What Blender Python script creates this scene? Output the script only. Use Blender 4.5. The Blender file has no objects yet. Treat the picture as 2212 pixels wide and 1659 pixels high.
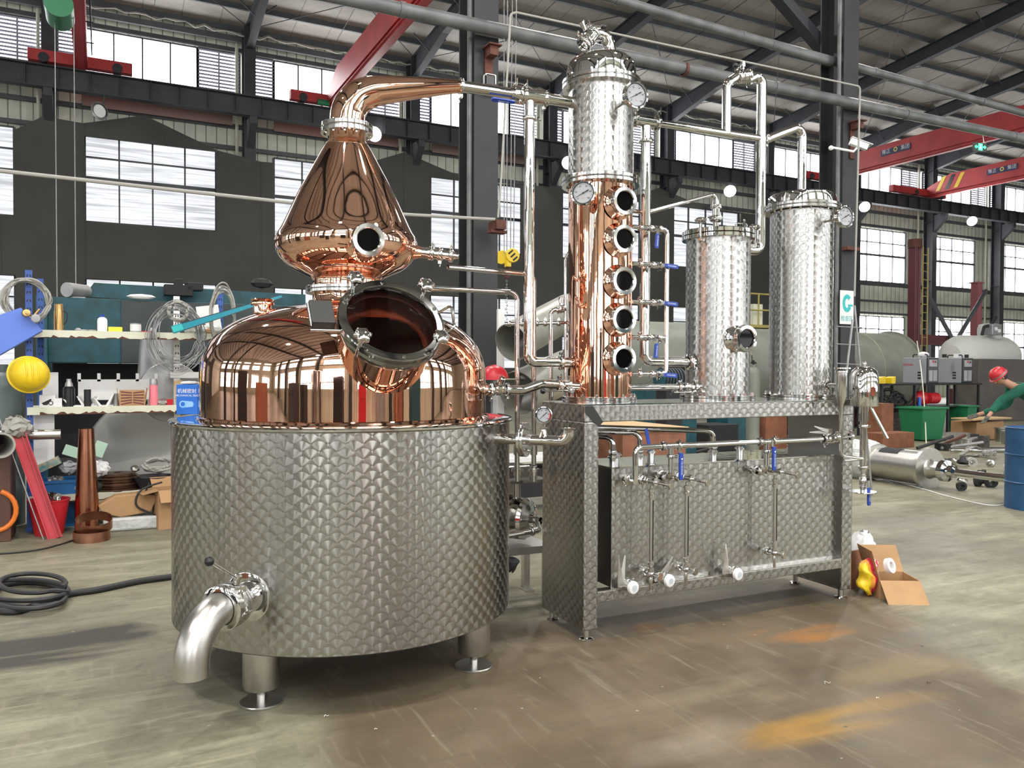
import bpy, bmesh, math, random
from mathutils import Vector, Matrix
random.seed(7)
sc = bpy.context.scene
COL = sc.collection
PI = math.pi
V = Vector
# ------------------------------------------------------------------ camera model (picture 2212 x 1659)
FPX, PITCH, ROLL, YW, YM = 1737.8, .0193, .0041, .47, .4467
def _ray(px, py):
    dx, dy = px-1106, py-829.5
    c, s = math.cos(ROLL), math.sin(ROLL)
    u = c*dx+s*dy; v = -s*dx+c*dy
    x = u/FPX; zc = -v/FPX
    cp, sp = math.cos(PITCH), math.sin(PITCH)
    y = cp+zc*sp; z = zc*cp-sp
    return x/y, z/y
def c2w(x, y):
    return x*math.cos(YW)+y*math.sin(YW), -x*math.sin(YW)+y*math.cos(YW)
def at(px, py, d):
    x, z = _ray(px, py); X, Y = c2w(x*d, d)
    return V((X, Y, 1.5+z*d))
def _dir(px, py):
    return at(px, py, 1)-V((0, 0, 1.5))
def onY(px, py, Y): d = _dir(px, py); return V((0, 0, 1.5))+d*(Y/d.y)
def onX(px, py, X): d = _dir(px, py); return V((0, 0, 1.5))+d*(X/d.x)
def onZ(px, py, z): d = _dir(px, py); return V((0, 0, 1.5))+d*((z-1.5)/d.z)
# machine frame: a along its front, b into its depth
DM = YM-YW
MX = V((math.cos(DM), math.sin(DM), 0)); MY = V((-math.sin(DM), math.cos(DM), 0))
_o = c2w(.3955, 4.3745); MO = V((_o[0], _o[1], 0))
def MP(a, b, z): return MO+MX*a+MY*b+V((0, 0, z))
def md(a, b, z=0): return (MX*a+MY*b+V((0, 0, z))).normalized()
def onB(px, py, b):
    d = _dir(px, py); o = V((0, 0, 1.5))
    t = (b-(o-MO).dot(MY))/d.dot(MY); return o+d*t
UP = V((0, 0, 1)); DOWN = V((0, 0, -1))
# ------------------------------------------------------------------ object helpers
def inv_root(p):
    m = Matrix.Identity(4)
    chain = []
    while p is not None: chain.append(p); p = p.parent
    for q in reversed(chain): m = m @ q.matrix_basis
    return m.inverted()
def basis(d):
    d = V(d).normalized()
    u = V((0, 0, 1)) if abs(d.z) < .95 else V((1, 0, 0))
    x = u.cross(d).normalized(); y = d.cross(x)
    return x, y, d
class MB:
    def __init__(s): s.v = []; s.f = []; s.uv = {}; s.mi = []; s.m = 0
    def add(s, vs, fs, uvs=None):
        n = len(s.v); s.v += [tuple(x) for x in vs]
        for i, f in enumerate(fs):
            if uvs: s.uv[len(s.f)] = uvs[i]
            s.f.append(tuple(n+k for k in f)); s.mi.append(s.m)
        return s
    def box(s, c, sz, rz=0, ax=None):
        c = V(c); hx, hy, hz = sz[0]/2, sz[1]/2, sz[2]/2
        if ax: X, Y, Z = [V(a) for a in ax]
        else: X = V((math.cos(rz), math.sin(rz), 0)); Y = V((-math.sin(rz), math.cos(rz), 0)); Z = UP
        vs = [c+X*(i*hx)+Y*(j*hy)+Z*(k*hz) for i in (-1, 1) for j in (-1, 1) for k in (-1, 1)]
        fs = [(0, 1, 3, 2), (4, 6, 7, 5), (0, 4, 5, 1), (2, 3, 7, 6), (0, 2, 6, 4), (1, 5, 7, 3)]
        dm = [(sz[1], sz[2]), (sz[1], sz[2]), (sz[0], sz[2]), (sz[0], sz[2]), (sz[0], sz[1]), (sz[0], sz[1])]
        uv = []
        loc = [(i, j, k) for i in (-hx, hx) for j in (-hy, hy) for k in (-hz, hz)]
        pick = [(1, 2), (1, 2), (0, 2), (0, 2), (0, 1), (0, 1)]
        for f, (p, q) in zip(fs, pick): uv.append([(loc[k][p], loc[k][q]) for k in f])
        return s.add(vs, fs, uv)
    def lathe(s, prof, o=(0, 0, 0), d=(0, 0, 1), n=48, cap0=False, cap1=False, ang=None, xd=None):
        o = V(o); x, y, z = basis(d)
        if xd is not None:
            x = (V(xd)-z*V(xd).dot(z)).normalized(); y = z.cross(x)
        a0, a1 = (0, 2*PI) if ang is None else ang
        full = ang is None
        m = n if full else n+1
        vs = []; L = [0]
        for i in range(1, len(prof)): L.append(L[-1]+math.hypot(prof[i][0]-prof[i-1][0], prof[i][1]-prof[i-1][1]))
        for (r, h) in prof:
            for k in range(m):
                t = a0+(a1-a0)*k/n
                vs.append(o+x*(r*math.cos(t))+y*(r*math.sin(t))+z*h)
        fs = []; uv = []; rm = max(p[0] for p in prof)
        for i in range(len(prof)-1):
            for k in range(n):
                k2 = (k+1) % m
                fs.append((i*m+k, i*m+k2, (i+1)*m+k2, (i+1)*m+k))
                u0 = (a1-a0)*k/n*rm; u1 = (a1-a0)*(k+1)/n*rm
                uv.append([(u0, L[i]), (u1, L[i]), (u1, L[i+1]), (u0, L[i+1])])
        if cap0: fs.append(tuple(range(m-1, -1, -1))); uv.append([(math.cos(k), math.sin(k)) for k in range(m)])
        if cap1: q = (len(prof)-1)*m; fs.append(tuple(range(q, q+m))); uv.append([(math.cos(k), math.sin(k)) for k in range(m)])
        return s.add(vs, fs, uv)
    def cyl(s, p, q, r, n=24, r2=None):
        p = V(p); q = V(q); d = q-p
        return s.lathe([(r, 0), (r if r2 is None else r2, d.length)], p, d, n, True, True)
    def tube(s, pts, r, n=20, caps=True, closed=False):
        pts = [V(p) for p in pts]; N = len(pts)
        rs = r if isinstance(r, (list, tuple)) else [r]*N
        T = []
        for i in range(N):
            a = pts[i-1] if (i > 0 or closed) else pts[i]
            b = pts[(i+1) % N] if (i < N-1 or closed) else pts[i]
            T.append((b-a).normalized())
        x, y, z = basis(T[0]); vs = []
        for i in range(N):
            if i: 
                x = (x-T[i]*x.dot(T[i])).normalized(); y = T[i].cross(x)
            for k in range(n):
                t = 2*PI*k/n
                vs.append(pts[i]+x*(rs[i]*math.cos(t))+y*(rs[i]*math.sin(t)))
        fs = []
        for i in range(N if closed else N-1):
            j = (i+1) % N
            for k in range(n): fs.append((i*n+k, i*n+(k+1) % n, j*n+(k+1) % n, j*n+k))
        if caps and not closed:
            fs.append(tuple(range(n-1, -1, -1))); fs.append(tuple(range((N-1)*n, N*n)))
        return s.add(vs, fs)
    def sph(s, c, r, n=16, sc_=(1, 1, 1), ax=None):
        vs = []; c = V(c); m = n//2
        X, Y, Z = ax or (V((1, 0, 0)), V((0, 1, 0)), UP)
        for i in range(m+1):
            t = PI*i/m
            for k in range(n):
                p = 2*PI*k/n
                vs.append(c+X*(r*sc_[0]*math.sin(t)*math.cos(p))+Y*(r*sc_[1]*math.sin(t)*math.sin(p))+Z*(r*sc_[2]*math.cos(t)))
        fs = [(i*n+k, (i+1)*n+k, (i+1)*n+(k+1) % n, i*n+(k+1) % n) for i in range(m) for k in range(n)]
        return s.add(vs, fs)
    def prism(s, poly, o, X, Y, N, t, uv=True):
        """polygon (2d) in plane o,X,Y extruded by t along N"""
        o, X, Y, N = V(o), V(X), V(Y), V(N); n = len(poly)
        vs = [o+X*p[0]+Y*p[1] for p in poly]+[o+X*p[0]+Y*p[1]+N*t for p in poly]
        ar = sum(poly[i][0]*poly[(i+1) % n][1]-poly[(i+1) % n][0]*poly[i][1] for i in range(n))
        fs = [tuple(range(n))[::-1], tuple(range(n, 2*n))]
        uvs = [[poly[k] for k in fs[0]], [poly[k-n] for k in fs[1]]]
        per = 0
        for i in range(n):
            j = (i+1) % n; l = math.hypot(poly[j][0]-poly[i][0], poly[j][1]-poly[i][1])
            fs.append((i, j, n+j, n+i)); uvs.append([(per, 0), (per+l, 0), (per+l, t), (per, t)]); per += l
        return s.add(vs, fs, uvs)
    def quad(s, a, b, c, d):
        a, b, c, d = V(a), V(b), V(c), V(d)
        w = (b-a).length; h = (d-a).length
        return s.add([a, b, c, d], [(0, 1, 2, 3)], [[(0, 0), (w, 0), (w, h), (0, h)]])
    def build(s, name, mat, parent=None, smooth=35, bevel=0, fixn=True):
        me = bpy.data.meshes.new(name)
        im = inv_root(parent) if parent is not None else None
        vs = s.v if im is None else [tuple(im @ V(v)) for v in s.v]
        me.from_pydata(vs, [], s.f)
        mats = mat if isinstance(mat, (list, tuple)) else [mat]
        for m in mats: me.materials.append(m)
        if len(mats) > 1: me.polygons.foreach_set('material_index', s.mi)
        if s.uv:
            ul = me.uv_layers.new(name='UVMap')
            for fi, p in enumerate(me.polygons):
                u = s.uv.get(fi)
                if u:
                    for li, c in zip(p.loop_indices, u): ul.data[li].uv = c
        if fixn:
            bm = bmesh.new(); bm.from_mesh(me)
            if bevel: bmesh.ops.remove_doubles(bm, verts=bm.verts, dist=1e-5)
            bmesh.ops.recalc_face_normals(bm, faces=bm.faces)
            bm.to_mesh(me); bm.free()
        if smooth:
            me.shade_smooth(); me.set_sharp_from_angle(angle=math.radians(smooth))
        o = bpy.data.objects.new(name, me); COL.objects.link(o)
        if parent is not None: o.parent = parent
        if bevel:
            md_ = o.modifiers.new('bevel', 'BEVEL'); md_.width = bevel; md_.segments = 2; md_.limit_method = 'ANGLE'; md_.angle_limit = .7
            md_.harden_normals = False
        return o
def tag(o, label, cat, group=None, kind=None):
    o['label'] = label; o['category'] = cat
    if group: o['group'] = group
    if kind: o['kind'] = kind
    return o
def thing(name, label, cat, loc=(0, 0, 0), rz=0, group=None):
    o = bpy.data.objects.new(name, None); COL.objects.link(o)
    o.location = loc; o.rotation_euler = (0, 0, rz); o.empty_display_size = .1
    return tag(o, label, cat, group)
def struct(o, label=None):
    o['kind'] = 'structure'
    if label: o['label'] = label
    return o
def dup(root, delta, label=None, group=None):
    r = root.copy(); COL.objects.link(r); r.location = V(root.location)+V(delta)
    if label: r['label'] = label
    if group: r['group'] = group
    for ch in list(root.children):
        c = ch.copy(); COL.objects.link(c); c.parent = r
        for g in list(ch.children):
            d = g.copy(); COL.objects.link(d); d.parent = c
    return r
def bend(pts, R, n=10):
    """polyline with rounded corners"""
    pts = [V(p) for p in pts]; out = [pts[0]]
    for i in range(1, len(pts)-1):
        Ri = R[i-1] if isinstance(R, (list, tuple)) else R
        a = (pts[i-1]-pts[i]).normalized(); b = (pts[i+1]-pts[i]).normalized()
        ang = a.angle(b); 
        if ang > PI-.02: out.append(pts[i]); continue
        tl = Ri/math.tan(ang/2); tl = min(tl, .49*(pts[i-1]-pts[i]).length if i > 1 else .98*(pts[i-1]-pts[i]).length, .49*(pts[i+1]-pts[i]).length if i < len(pts)-2 else .98*(pts[i+1]-pts[i]).length)
        Rr = tl*math.tan(ang/2)
        c = pts[i]+(a+b).normalized()*(Rr/math.sin(ang/2))
        p0 = pts[i]+a*tl-c; p1 = pts[i]+b*tl-c; th = p0.angle(p1)
        for k in range(n+1):
            t = k/n
            out.append(c+(p0*math.sin((1-t)*th)+p1*math.sin(t*th))/math.sin(th))
    out.append(pts[-1]); return out
def wob(pts, amp, seed=0):
    rnd = random.Random(seed); return [V(p)+V((rnd.uniform(-amp, amp), rnd.uniform(-amp, amp), rnd.uniform(-amp, amp))) for p in pts]
def catmull(pts, n=8, closed=False):
    pts = [V(p) for p in pts]; out = []; N = len(pts)
    for i in range(N if closed else N-1):
        if closed: p0, p1, p2, p3 = pts[i-1], pts[i], pts[(i+1) % N], pts[(i+2) % N]
        else: p0, p1, p2, p3 = pts[max(i-1, 0)], pts[i], pts[i+1], pts[min(i+2, N-1)]
        for k in range(n):
            t = k/n
            out.append(.5*((2*p1)+(p2-p0)*t+(2*p0-5*p1+4*p2-p3)*t*t+(3*p1-p0-3*p2+p3)*t*t*t))
    if not closed: out.append(pts[-1])
    return out
def text_mb(mb, txt, o, X, Y, size, t=.0005, align='CENTER'):
    cu = bpy.data.curves.new('t', 'FONT'); cu.body = txt; cu.size = size; cu.align_x = align; cu.align_y = 'CENTER'; cu.resolution_u = 2
    ob = bpy.data.objects.new('t', cu); COL.objects.link(ob)
    dg = bpy.context.evaluated_depsgraph_get(); me = bpy.data.meshes.new_from_object(ob.evaluated_get(dg))
    o, X, Y = V(o), V(X).normalized(), V(Y).normalized(); N = X.cross(Y)
    mb.add([o+X*v.co.x+Y*v.co.y+N*t for v in me.vertices], [tuple(p.vertices) for p in me.polygons])
    bpy.data.objects.remove(ob); bpy.data.curves.remove(cu); bpy.data.meshes.remove(me)
    return mb
# ------------------------------------------------------------------ materials
def newmat(name):
    m = bpy.data.materials.new(name); m.use_nodes = True; nt = m.node_tree
    return m, nt, nt.nodes, nt.links, nt.nodes['Principled BSDF']
def N_(nt, t, **kw):
    n = nt.nodes.new(t)
    for k, v in kw.items():
        if k.startswith('i_'): 
            key = k[2:]; n.inputs[int(key) if key.isdigit() else key].default_value = v
        else: setattr(n, k, v)
    return n
def mth(nt, op, a, b=None, c=None, clamp=False):
    n = nt.nodes.new('ShaderNodeMath'); n.operation = op; n.use_clamp = clamp
    for i, x in enumerate((a, b, c)):
        if x is None: continue
        if isinstance(x, (int, float)): n.inputs[i].default_value = x
        else: nt.links.new(x, n.inputs[i])
    return n.outputs[0]
def vm(nt, op, a, b=None, scale=None):
    n = nt.nodes.new('ShaderNodeVectorMath'); n.operation = op
    for i, x in enumerate((a, b)):
        if x is None: continue
        if isinstance(x, (tuple, list)): n.inputs[i].default_value = x
        else: nt.links.new(x, n.inputs[i])
    if scale is not None:
        if isinstance(scale, (int, float)): n.inputs['Scale'].default_value = scale
        else: nt.links.new(scale, n.inputs['Scale'])
    return n.outputs['Value'] if op in ('DOT_PRODUCT', 'LENGTH') else n.outputs['Vector']
def mixc(nt, fac, a, b):
    n = nt.nodes.new('ShaderNodeMix'); n.data_type = 'RGBA'
    for i, x in ((0, fac), (6, a), (7, b)):
        if isinstance(x, (int, float)): n.inputs[i].default_value = x
        elif isinstance(x, (tuple, list)): n.inputs[i].default_value = (*x, 1) if len(x) == 3 else x
        else: nt.links.new(x, n.inputs[i])
    return n.outputs[2]
def ramp(nt, x, a, b):
    n = nt.nodes.new('ShaderNodeMapRange'); n.inputs[1].default_value = a; n.inputs[2].default_value = b
    nt.links.new(x, n.inputs[0]); return n.outputs[0]
def plain(name, col, rough=.5, metal=0, noise=0, nscale=20, spec=.5, bump=0, bscale=60, col2=None, coat=0, emit=0):
    m, nt, no, li, P = newmat(name)
    P.inputs['Base Color'].default_value = (*col, 1); P.inputs['Roughness'].default_value = rough
    P.inputs['Metallic'].default_value = metal; P.inputs['Specular IOR Level'].default_value = spec
    P.inputs['Coat Weight'].default_value = coat
    if emit:
        P.inputs['Emission Color'].default_value = (*col, 1); P.inputs['Emission Strength'].default_value = emit
    if noise or bump:
        tc = N_(nt, 'ShaderNodeTexCoord')
    if noise:
        nz = N_(nt, 'ShaderNodeTexNoise', i_Scale=nscale, i_Detail=6.); li.new(tc.outputs['Object'], nz.inputs['Vector'])
        f = ramp(nt, nz.outputs[0], .3, .7)
        c2 = col2 or tuple(c*(1-noise) for c in col)
        li.new(mixc(nt, f, col, c2), P.inputs['Base Color'])
    if bump:
        nz = N_(nt, 'ShaderNodeTexNoise', i_Scale=bscale, i_Detail=3.); li.new(tc.outputs['Object'], nz.inputs['Vector'])
        b = N_(nt, 'ShaderNodeBump', i_Strength=1., i_Distance=bump); li.new(nz.outputs[0], b.inputs['Height']); li.new(b.outputs[0], P.inputs['Normal'])
    return m
def jeweled(name, pitch=.045, rad=.8, col=(.60, .59, .56), rough=.2, row=1.0):
    """circle-polished sheet: overlapping discs of concentric scratches"""
    m, nt, no, li, P = newmat(name)
    uv = N_(nt, 'ShaderNodeUVMap'); 
    s = N_(nt, 'ShaderNodeSeparateXYZ'); li.new(uv.outputs[0], s.inputs[0])
    u = mth(nt, 'DIVIDE', s.outputs[0], pitch); v = mth(nt, 'DIVIDE', s.outputs[1], pitch*row)
    iv = mth(nt, 'FLOOR', v); fv = mth(nt, 'FRACT', v)
    R2 = rad*rad; cand = []
    for dj in (-1, 0, 1, 2):          # lower rows lie on top
        jj = mth(nt, 'ADD', iv, float(dj))
        off = mth(nt, 'MULTIPLY', mth(nt, 'FLOORED_MODULO', jj, 2.), .5)
        fu = mth(nt, 'SUBTRACT', mth(nt, 'FRACT', mth(nt, 'ADD', mth(nt, 'SUBTRACT', u, off), .5)), .5)
        cand.append((fu, mth(nt, 'MULTIPLY', mth(nt, 'SUBTRACT', fv, float(dj)), row)))
    bx, by = cand[-1]
    for (cx, cy) in reversed(cand[:-1]):
        d2 = mth(nt, 'ADD', mth(nt, 'MULTIPLY', cx, cx), mth(nt, 'MULTIPLY', cy, cy))
        ins = mth(nt, 'LESS_THAN', d2, R2)
        def mx(a, b): 
            n = nt.nodes.new('ShaderNodeMix'); li.new(ins, n.inputs[0]); li.new(a, n.inputs[2]); li.new(b, n.inputs[3]); return n.outputs[0]
        bx = mx(bx, cx); by = mx(by, cy)
    tn = N_(nt, 'ShaderNodeTangent', direction_type='UV_MAP'); geo = N_(nt, 'ShaderNodeNewGeometry')
    B = vm(nt, 'CROSS_PRODUCT', geo.outputs['Normal'], tn.outputs[0])
    r = vm(nt, 'NORMALIZE', vm(nt, 'ADD', vm(nt, 'SCALE', tn.outputs[0], scale=bx), vm(nt, 'SCALE', B, scale=by)))
    rad_ = vm(nt, 'LENGTH', (N_comb(nt, bx, by)))
    # each disc is slightly dished
    tilt = vm(nt, 'NORMALIZE', vm(nt, 'ADD', geo.outputs['Normal'], vm(nt, 'SCALE', r, scale=mth(nt, 'MULTIPLY', rad_, .035))))
    li.new(tilt, P.inputs['Normal'])
    P.inputs['Base Color'].default_value = (*col, 1); P.inputs['Metallic'].default_value = 1
    P.inputs['Roughness'].default_value = rough; P.inputs['Anisotropic'].default_value = 1.0
    li.new(r, P.inputs['Tangent'])
    return m
def N_comb(nt, x, y):
    n = nt.nodes.new('ShaderNodeCombineXYZ'); nt.links.new(x, n.inputs[0]); nt.links.new(y, n.inputs[1]); return n.outputs[0]
M = {}
EXPOSURE = 1.45
M['copper'] = plain('polished_copper', (.95, .575, .435), .025, 1, bump=.0008, bscale=3)
M['copper_col'] = plain('polished_copper_tube', (.94, .55, .41), .04, 1, bump=.0011, bscale=6)
M['copper_dull'] = plain('worn_copper', (.55, .27, .18), .35, 1, noise=.5, nscale=9)
M['copper_in'] = plain('unpolished_copper', (.30, .10, .07), .55, 1, noise=.4, nscale=5)
M['steel'] = plain('polished_steel', (.68, .675, .66), .04, 1, bump=.0006, bscale=14)
M['steel2'] = plain('satin_steel', (.64, .635, .62), .13, 1)
M['steel_br'] = plain('brushed_steel', (.6, .585, .55), .33, 1, noise=.12, nscale=30)
M['steel_dk'] = plain('dark_plain_steel', (.28, .275, .26), .3, 1)
M['jewel'] = jeweled('circle_polished_steel', .074, .57, (.40, .39, .362), rough=.22, row=.44)
M['jewel_s'] = jeweled('circle_polished_steel_fine', .064, .57, (.47, .465, .445), rough=.21, row=.44)
M['jewel_dk'] = jeweled('circle_polished_steel_frame', .066, .57, (.36, .35, .325), rough=.25, row=.44)
M['black'] = plain('black_plastic', (.012, .012, .013), .25)
M['rubber'] = plain('black_rubber', (.02, .02, .022), .7)
M['blue'] = plain('blue_grip', (.01, .05, .32), .4)
M['white'] = plain('white_plastic', (.8, .8, .8), .4)
M['dial'] = plain('white_dial', (.36, .375, .39), .5)
M['red'] = plain('red_mark', (.6, .02, .03), .5)
M['col'] = plain('dark_grey_paint', (.026, .027, .029), .6, noise=.3, nscale=3)
M['col2'] = plain('blue_grey_paint', (.045, .05, .058), .6, noise=.3, nscale=3)
M['raft'] = plain('slate_grey_paint', (.03, .035, .042), .6, noise=.25, nscale=2)
M['purl'] = plain('grey_purlin_paint', (.085, .092, .10), .55, noise=.3, nscale=2)
M['crane'] = plain('red_crane_paint', (.52, .045, .05), .5, noise=.25, nscale=2)
M['rust'] = plain('rusty_steel', (.12, .035, .02), .7, noise=.5, nscale=8)
M['galv'] = plain('galvanised_steel', (.38, .38, .38), .42, .6, noise=.3, nscale=6)
M['pipe'] = plain('grey_painted_pipe', (.16, .165, .165), .45, noise=.5, nscale=4)
M['maroon'] = plain('maroon_paint', (.13, .03, .04), .5, noise=.3, nscale=2)
M['yellow'] = plain('yellow_paint', (.75, .52, .01), .4)
M['teal'] = plain('teal_machine_paint', (.008, .085, .11), .5, noise=.55, nscale=6)
M['rackblue'] = plain('blue_rack_paint', (.03, .09, .35), .5, noise=.3, nscale=8)
M['cream'] = plain('chipped_cream_paint', (.62, .62, .5), .5, noise=.12, nscale=12)
M['card'] = plain('cardboard', (.42, .25, .12), .8, noise=.15, nscale=8)
M['redp'] = plain('red_plastic', (.5, .02, .03), .35)
M['vessel'] = plain('primer_vessel', (.19, .205, .165), .55, noise=.25, nscale=3)
M['wood'] = plain('plywood', (.26, .10, .05), .6, noise=.35, nscale=7)
M['woodl'] = plain('pale_wood', (.55, .38, .2), .7, noise=.2, nscale=9)
M['cable'] = plain('grey_cable', (.32, .31, .28), .6)
M['bcable'] = plain('black_cable', (.02, .02, .02), .55)
M['dark'] = plain('dark_clutter', (.012, .012, .013), .7)
M['greybox'] = plain('grey_machine_case', (.3, .32, .34), .4)
M['green'] = plain('green_bin_plastic', (.01, .16, .06), .5)
M['bluep'] = plain('blue_drum_paint', (.02, .09, .22), .45, noise=.3, nscale=6)
M['shirt'] = plain('green_work_shirt', (.01, .13, .08), .85, noise=.3, nscale=9)
M['trouser'] = plain('dark_trousers', (.01, .012, .02), .85)
M['skin'] = plain('skin', (.45, .24, .16), .55)
M['glove'] = plain('grey_glove', (.1, .1, .09), .9)
M['foil'] = plain('crumpled_film', (.55, .57, .56), .15, .0, bump=.02, bscale=14)
M['paper'] = plain('white_paper', (.7, .7, .7), .7)
M['net'] = plain('dark_shade_net', (.070, .071, .064), .9, noise=.25, nscale=.6)
M['netpink'] = plain('pinkish_panel', (.25, .16, .14), .8)
M['led'] = plain('lamp_light', (1, .99, .95), .5, emit=60)
M['led2'] = plain('near_lamp_light', (1, .97, .92), .5, emit=200)
M['led3'] = plain('added_lamp_light', (1, .97, .92), .5, emit=300)
M['ledwin'] = None
def glassmat(name, tint=(1, 1, 1), refl=.12):
    m, nt, no, li, P = newmat(name); no.remove(P)
    out = [n for n in no if n.type == 'OUTPUT_MATERIAL'][0]
    tr = N_(nt, 'ShaderNodeBsdfTransparent'); tr.inputs[0].default_value = (*tint, 1)
    gl = N_(nt, 'ShaderNodeBsdfGlossy'); gl.inputs['Roughness'].default_value = .01
    fr = N_(nt, 'ShaderNodeFresnel'); fr.inputs[0].default_value = 1.5
    mx = N_(nt, 'ShaderNodeMixShader'); li.new(fr.outputs[0], mx.inputs[0]); li.new(tr.outputs[0], mx.inputs[1]); li.new(gl.outputs[0], mx.inputs[2]); li.new(mx.outputs[0], out.inputs[0])
    return m
M['glass'] = glassmat('clear_glass', (.95, .96, .95))
M['glassdk'] = plain('dark_sight_glass', (.003, .003, .003), .04, spec=.12)
def panemat(name, strength, film):
    m, nt, no, li, P = newmat(name); no.remove(P)
    out = [n for n in no if n.type == 'OUTPUT_MATERIAL'][0]
    em = N_(nt, 'ShaderNodeEmission'); em.inputs[1].default_value = strength
    if film:
        tc = N_(nt, 'ShaderNodeTexCoord'); mp = N_(nt, 'ShaderNodeMapping'); mp.inputs['Scale'].default_value = (.35, 1, 9); mp.inputs['Rotation'].default_value = (0, .06, 0)
        nz = N_(nt, 'ShaderNodeTexNoise', i_Scale=1.2, i_Detail=5., i_Distortion=.6); li.new(tc.outputs['Object'], mp.inputs[0]); li.new(mp.outputs[0], nz.inputs[0])
        f = ramp(nt, nz.outputs[0], .35, .62)
        li.new(mixc(nt, f, (.50, .52, .55), (.95, .98, 1.0)), em.inputs[0])
    else: em.inputs[0].default_value = (.97, .985, 1, 1)
    li.new(em.outputs[0], out.inputs[0]); return m
WS = 3.2
M['pane'] = panemat('daylight_pane', WS*1.35, False)
M['panen'] = panemat('near_bay_daylight_pane', WS*.75, False)
M['panef'] = panemat('filmed_daylight_pane', WS*.14, True)
def cladding():
    m, nt, no, li, P = newmat('corrugated_cladding')
    tc = N_(nt, 'ShaderNodeTexCoord'); s = N_(nt, 'ShaderNodeSeparateXYZ'); li.new(tc.outputs['Object'], s.inputs[0])
    x = mth(nt, 'ADD', s.outputs[0], s.outputs[1])
    f = mth(nt, 'FRACT', mth(nt, 'MULTIPLY', x, 2.9))
    e = mth(nt, 'LESS_THAN', f, .12)
    nz = N_(nt, 'ShaderNodeTexNoise', i_Scale=1.5, i_Detail=5.); li.new(tc.outputs['Object'], nz.inputs[0])
    base = mixc(nt, ramp(nt, nz.outputs[0], .3, .7), (.66, .67, .54), (.48, .5, .42))
    li.new(mixc(nt, e, base, (.2, .21, .18)), P.inputs['Base Color'])
    b = N_(nt, 'ShaderNodeBump', i_Strength=1., i_Distance=.03); li.new(mth(nt, 'PINGPONG', f, .5), b.inputs['Height']); li.new(b.outputs[0], P.inputs['Normal'])
    P.inputs['Roughness'].default_value = .5
    return m
M['clad'] = cladding()
def ceilmat():
    m, nt, no, li, P = newmat('quilted_roof_lining')
    tc = N_(nt, 'ShaderNodeTexCoord'); s = N_(nt, 'ShaderNodeSeparateXYZ'); li.new(tc.outputs['Object'], s.inputs[0])
    nz = N_(nt, 'ShaderNodeTexNoise', i_Scale=.8, i_Detail=5.); li.new(tc.outputs['Object'], nz.inputs[0])
    a = mth(nt, 'ADD', s.outputs[0], s.outputs[1]); b = mth(nt, 'SUBTRACT', s.outputs[0], s.outputs[1])
    l1 = mth(nt, 'LESS_THAN', mth(nt, 'FRACT', mth(nt, 'MULTIPLY', a, 2.6)), .05); l2 = mth(nt, 'LESS_THAN', mth(nt, 'FRACT', mth(nt, 'MULTIPLY', b, 2.6)), .05)
    l3 = mth(nt, 'LESS_THAN', mth(nt, 'FRACT', mth(nt, 'MULTIPLY', s.outputs[0], .83)), .02)
    ln = mth(nt, 'MAXIMUM', mth(nt, 'MULTIPLY', mth(nt, 'MAXIMUM', l1, l2), .35), l3)
    base = mixc(nt, ramp(nt, nz.outputs[0], .3, .7), (.44, .41, .36), (.34, .315, .28))
    li.new(mixc(nt, ln, base, (.18, .17, .16)), P.inputs['Base Color']); P.inputs['Roughness'].default_value = .7
    return m
M['ceil'] = ceilmat()
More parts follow.
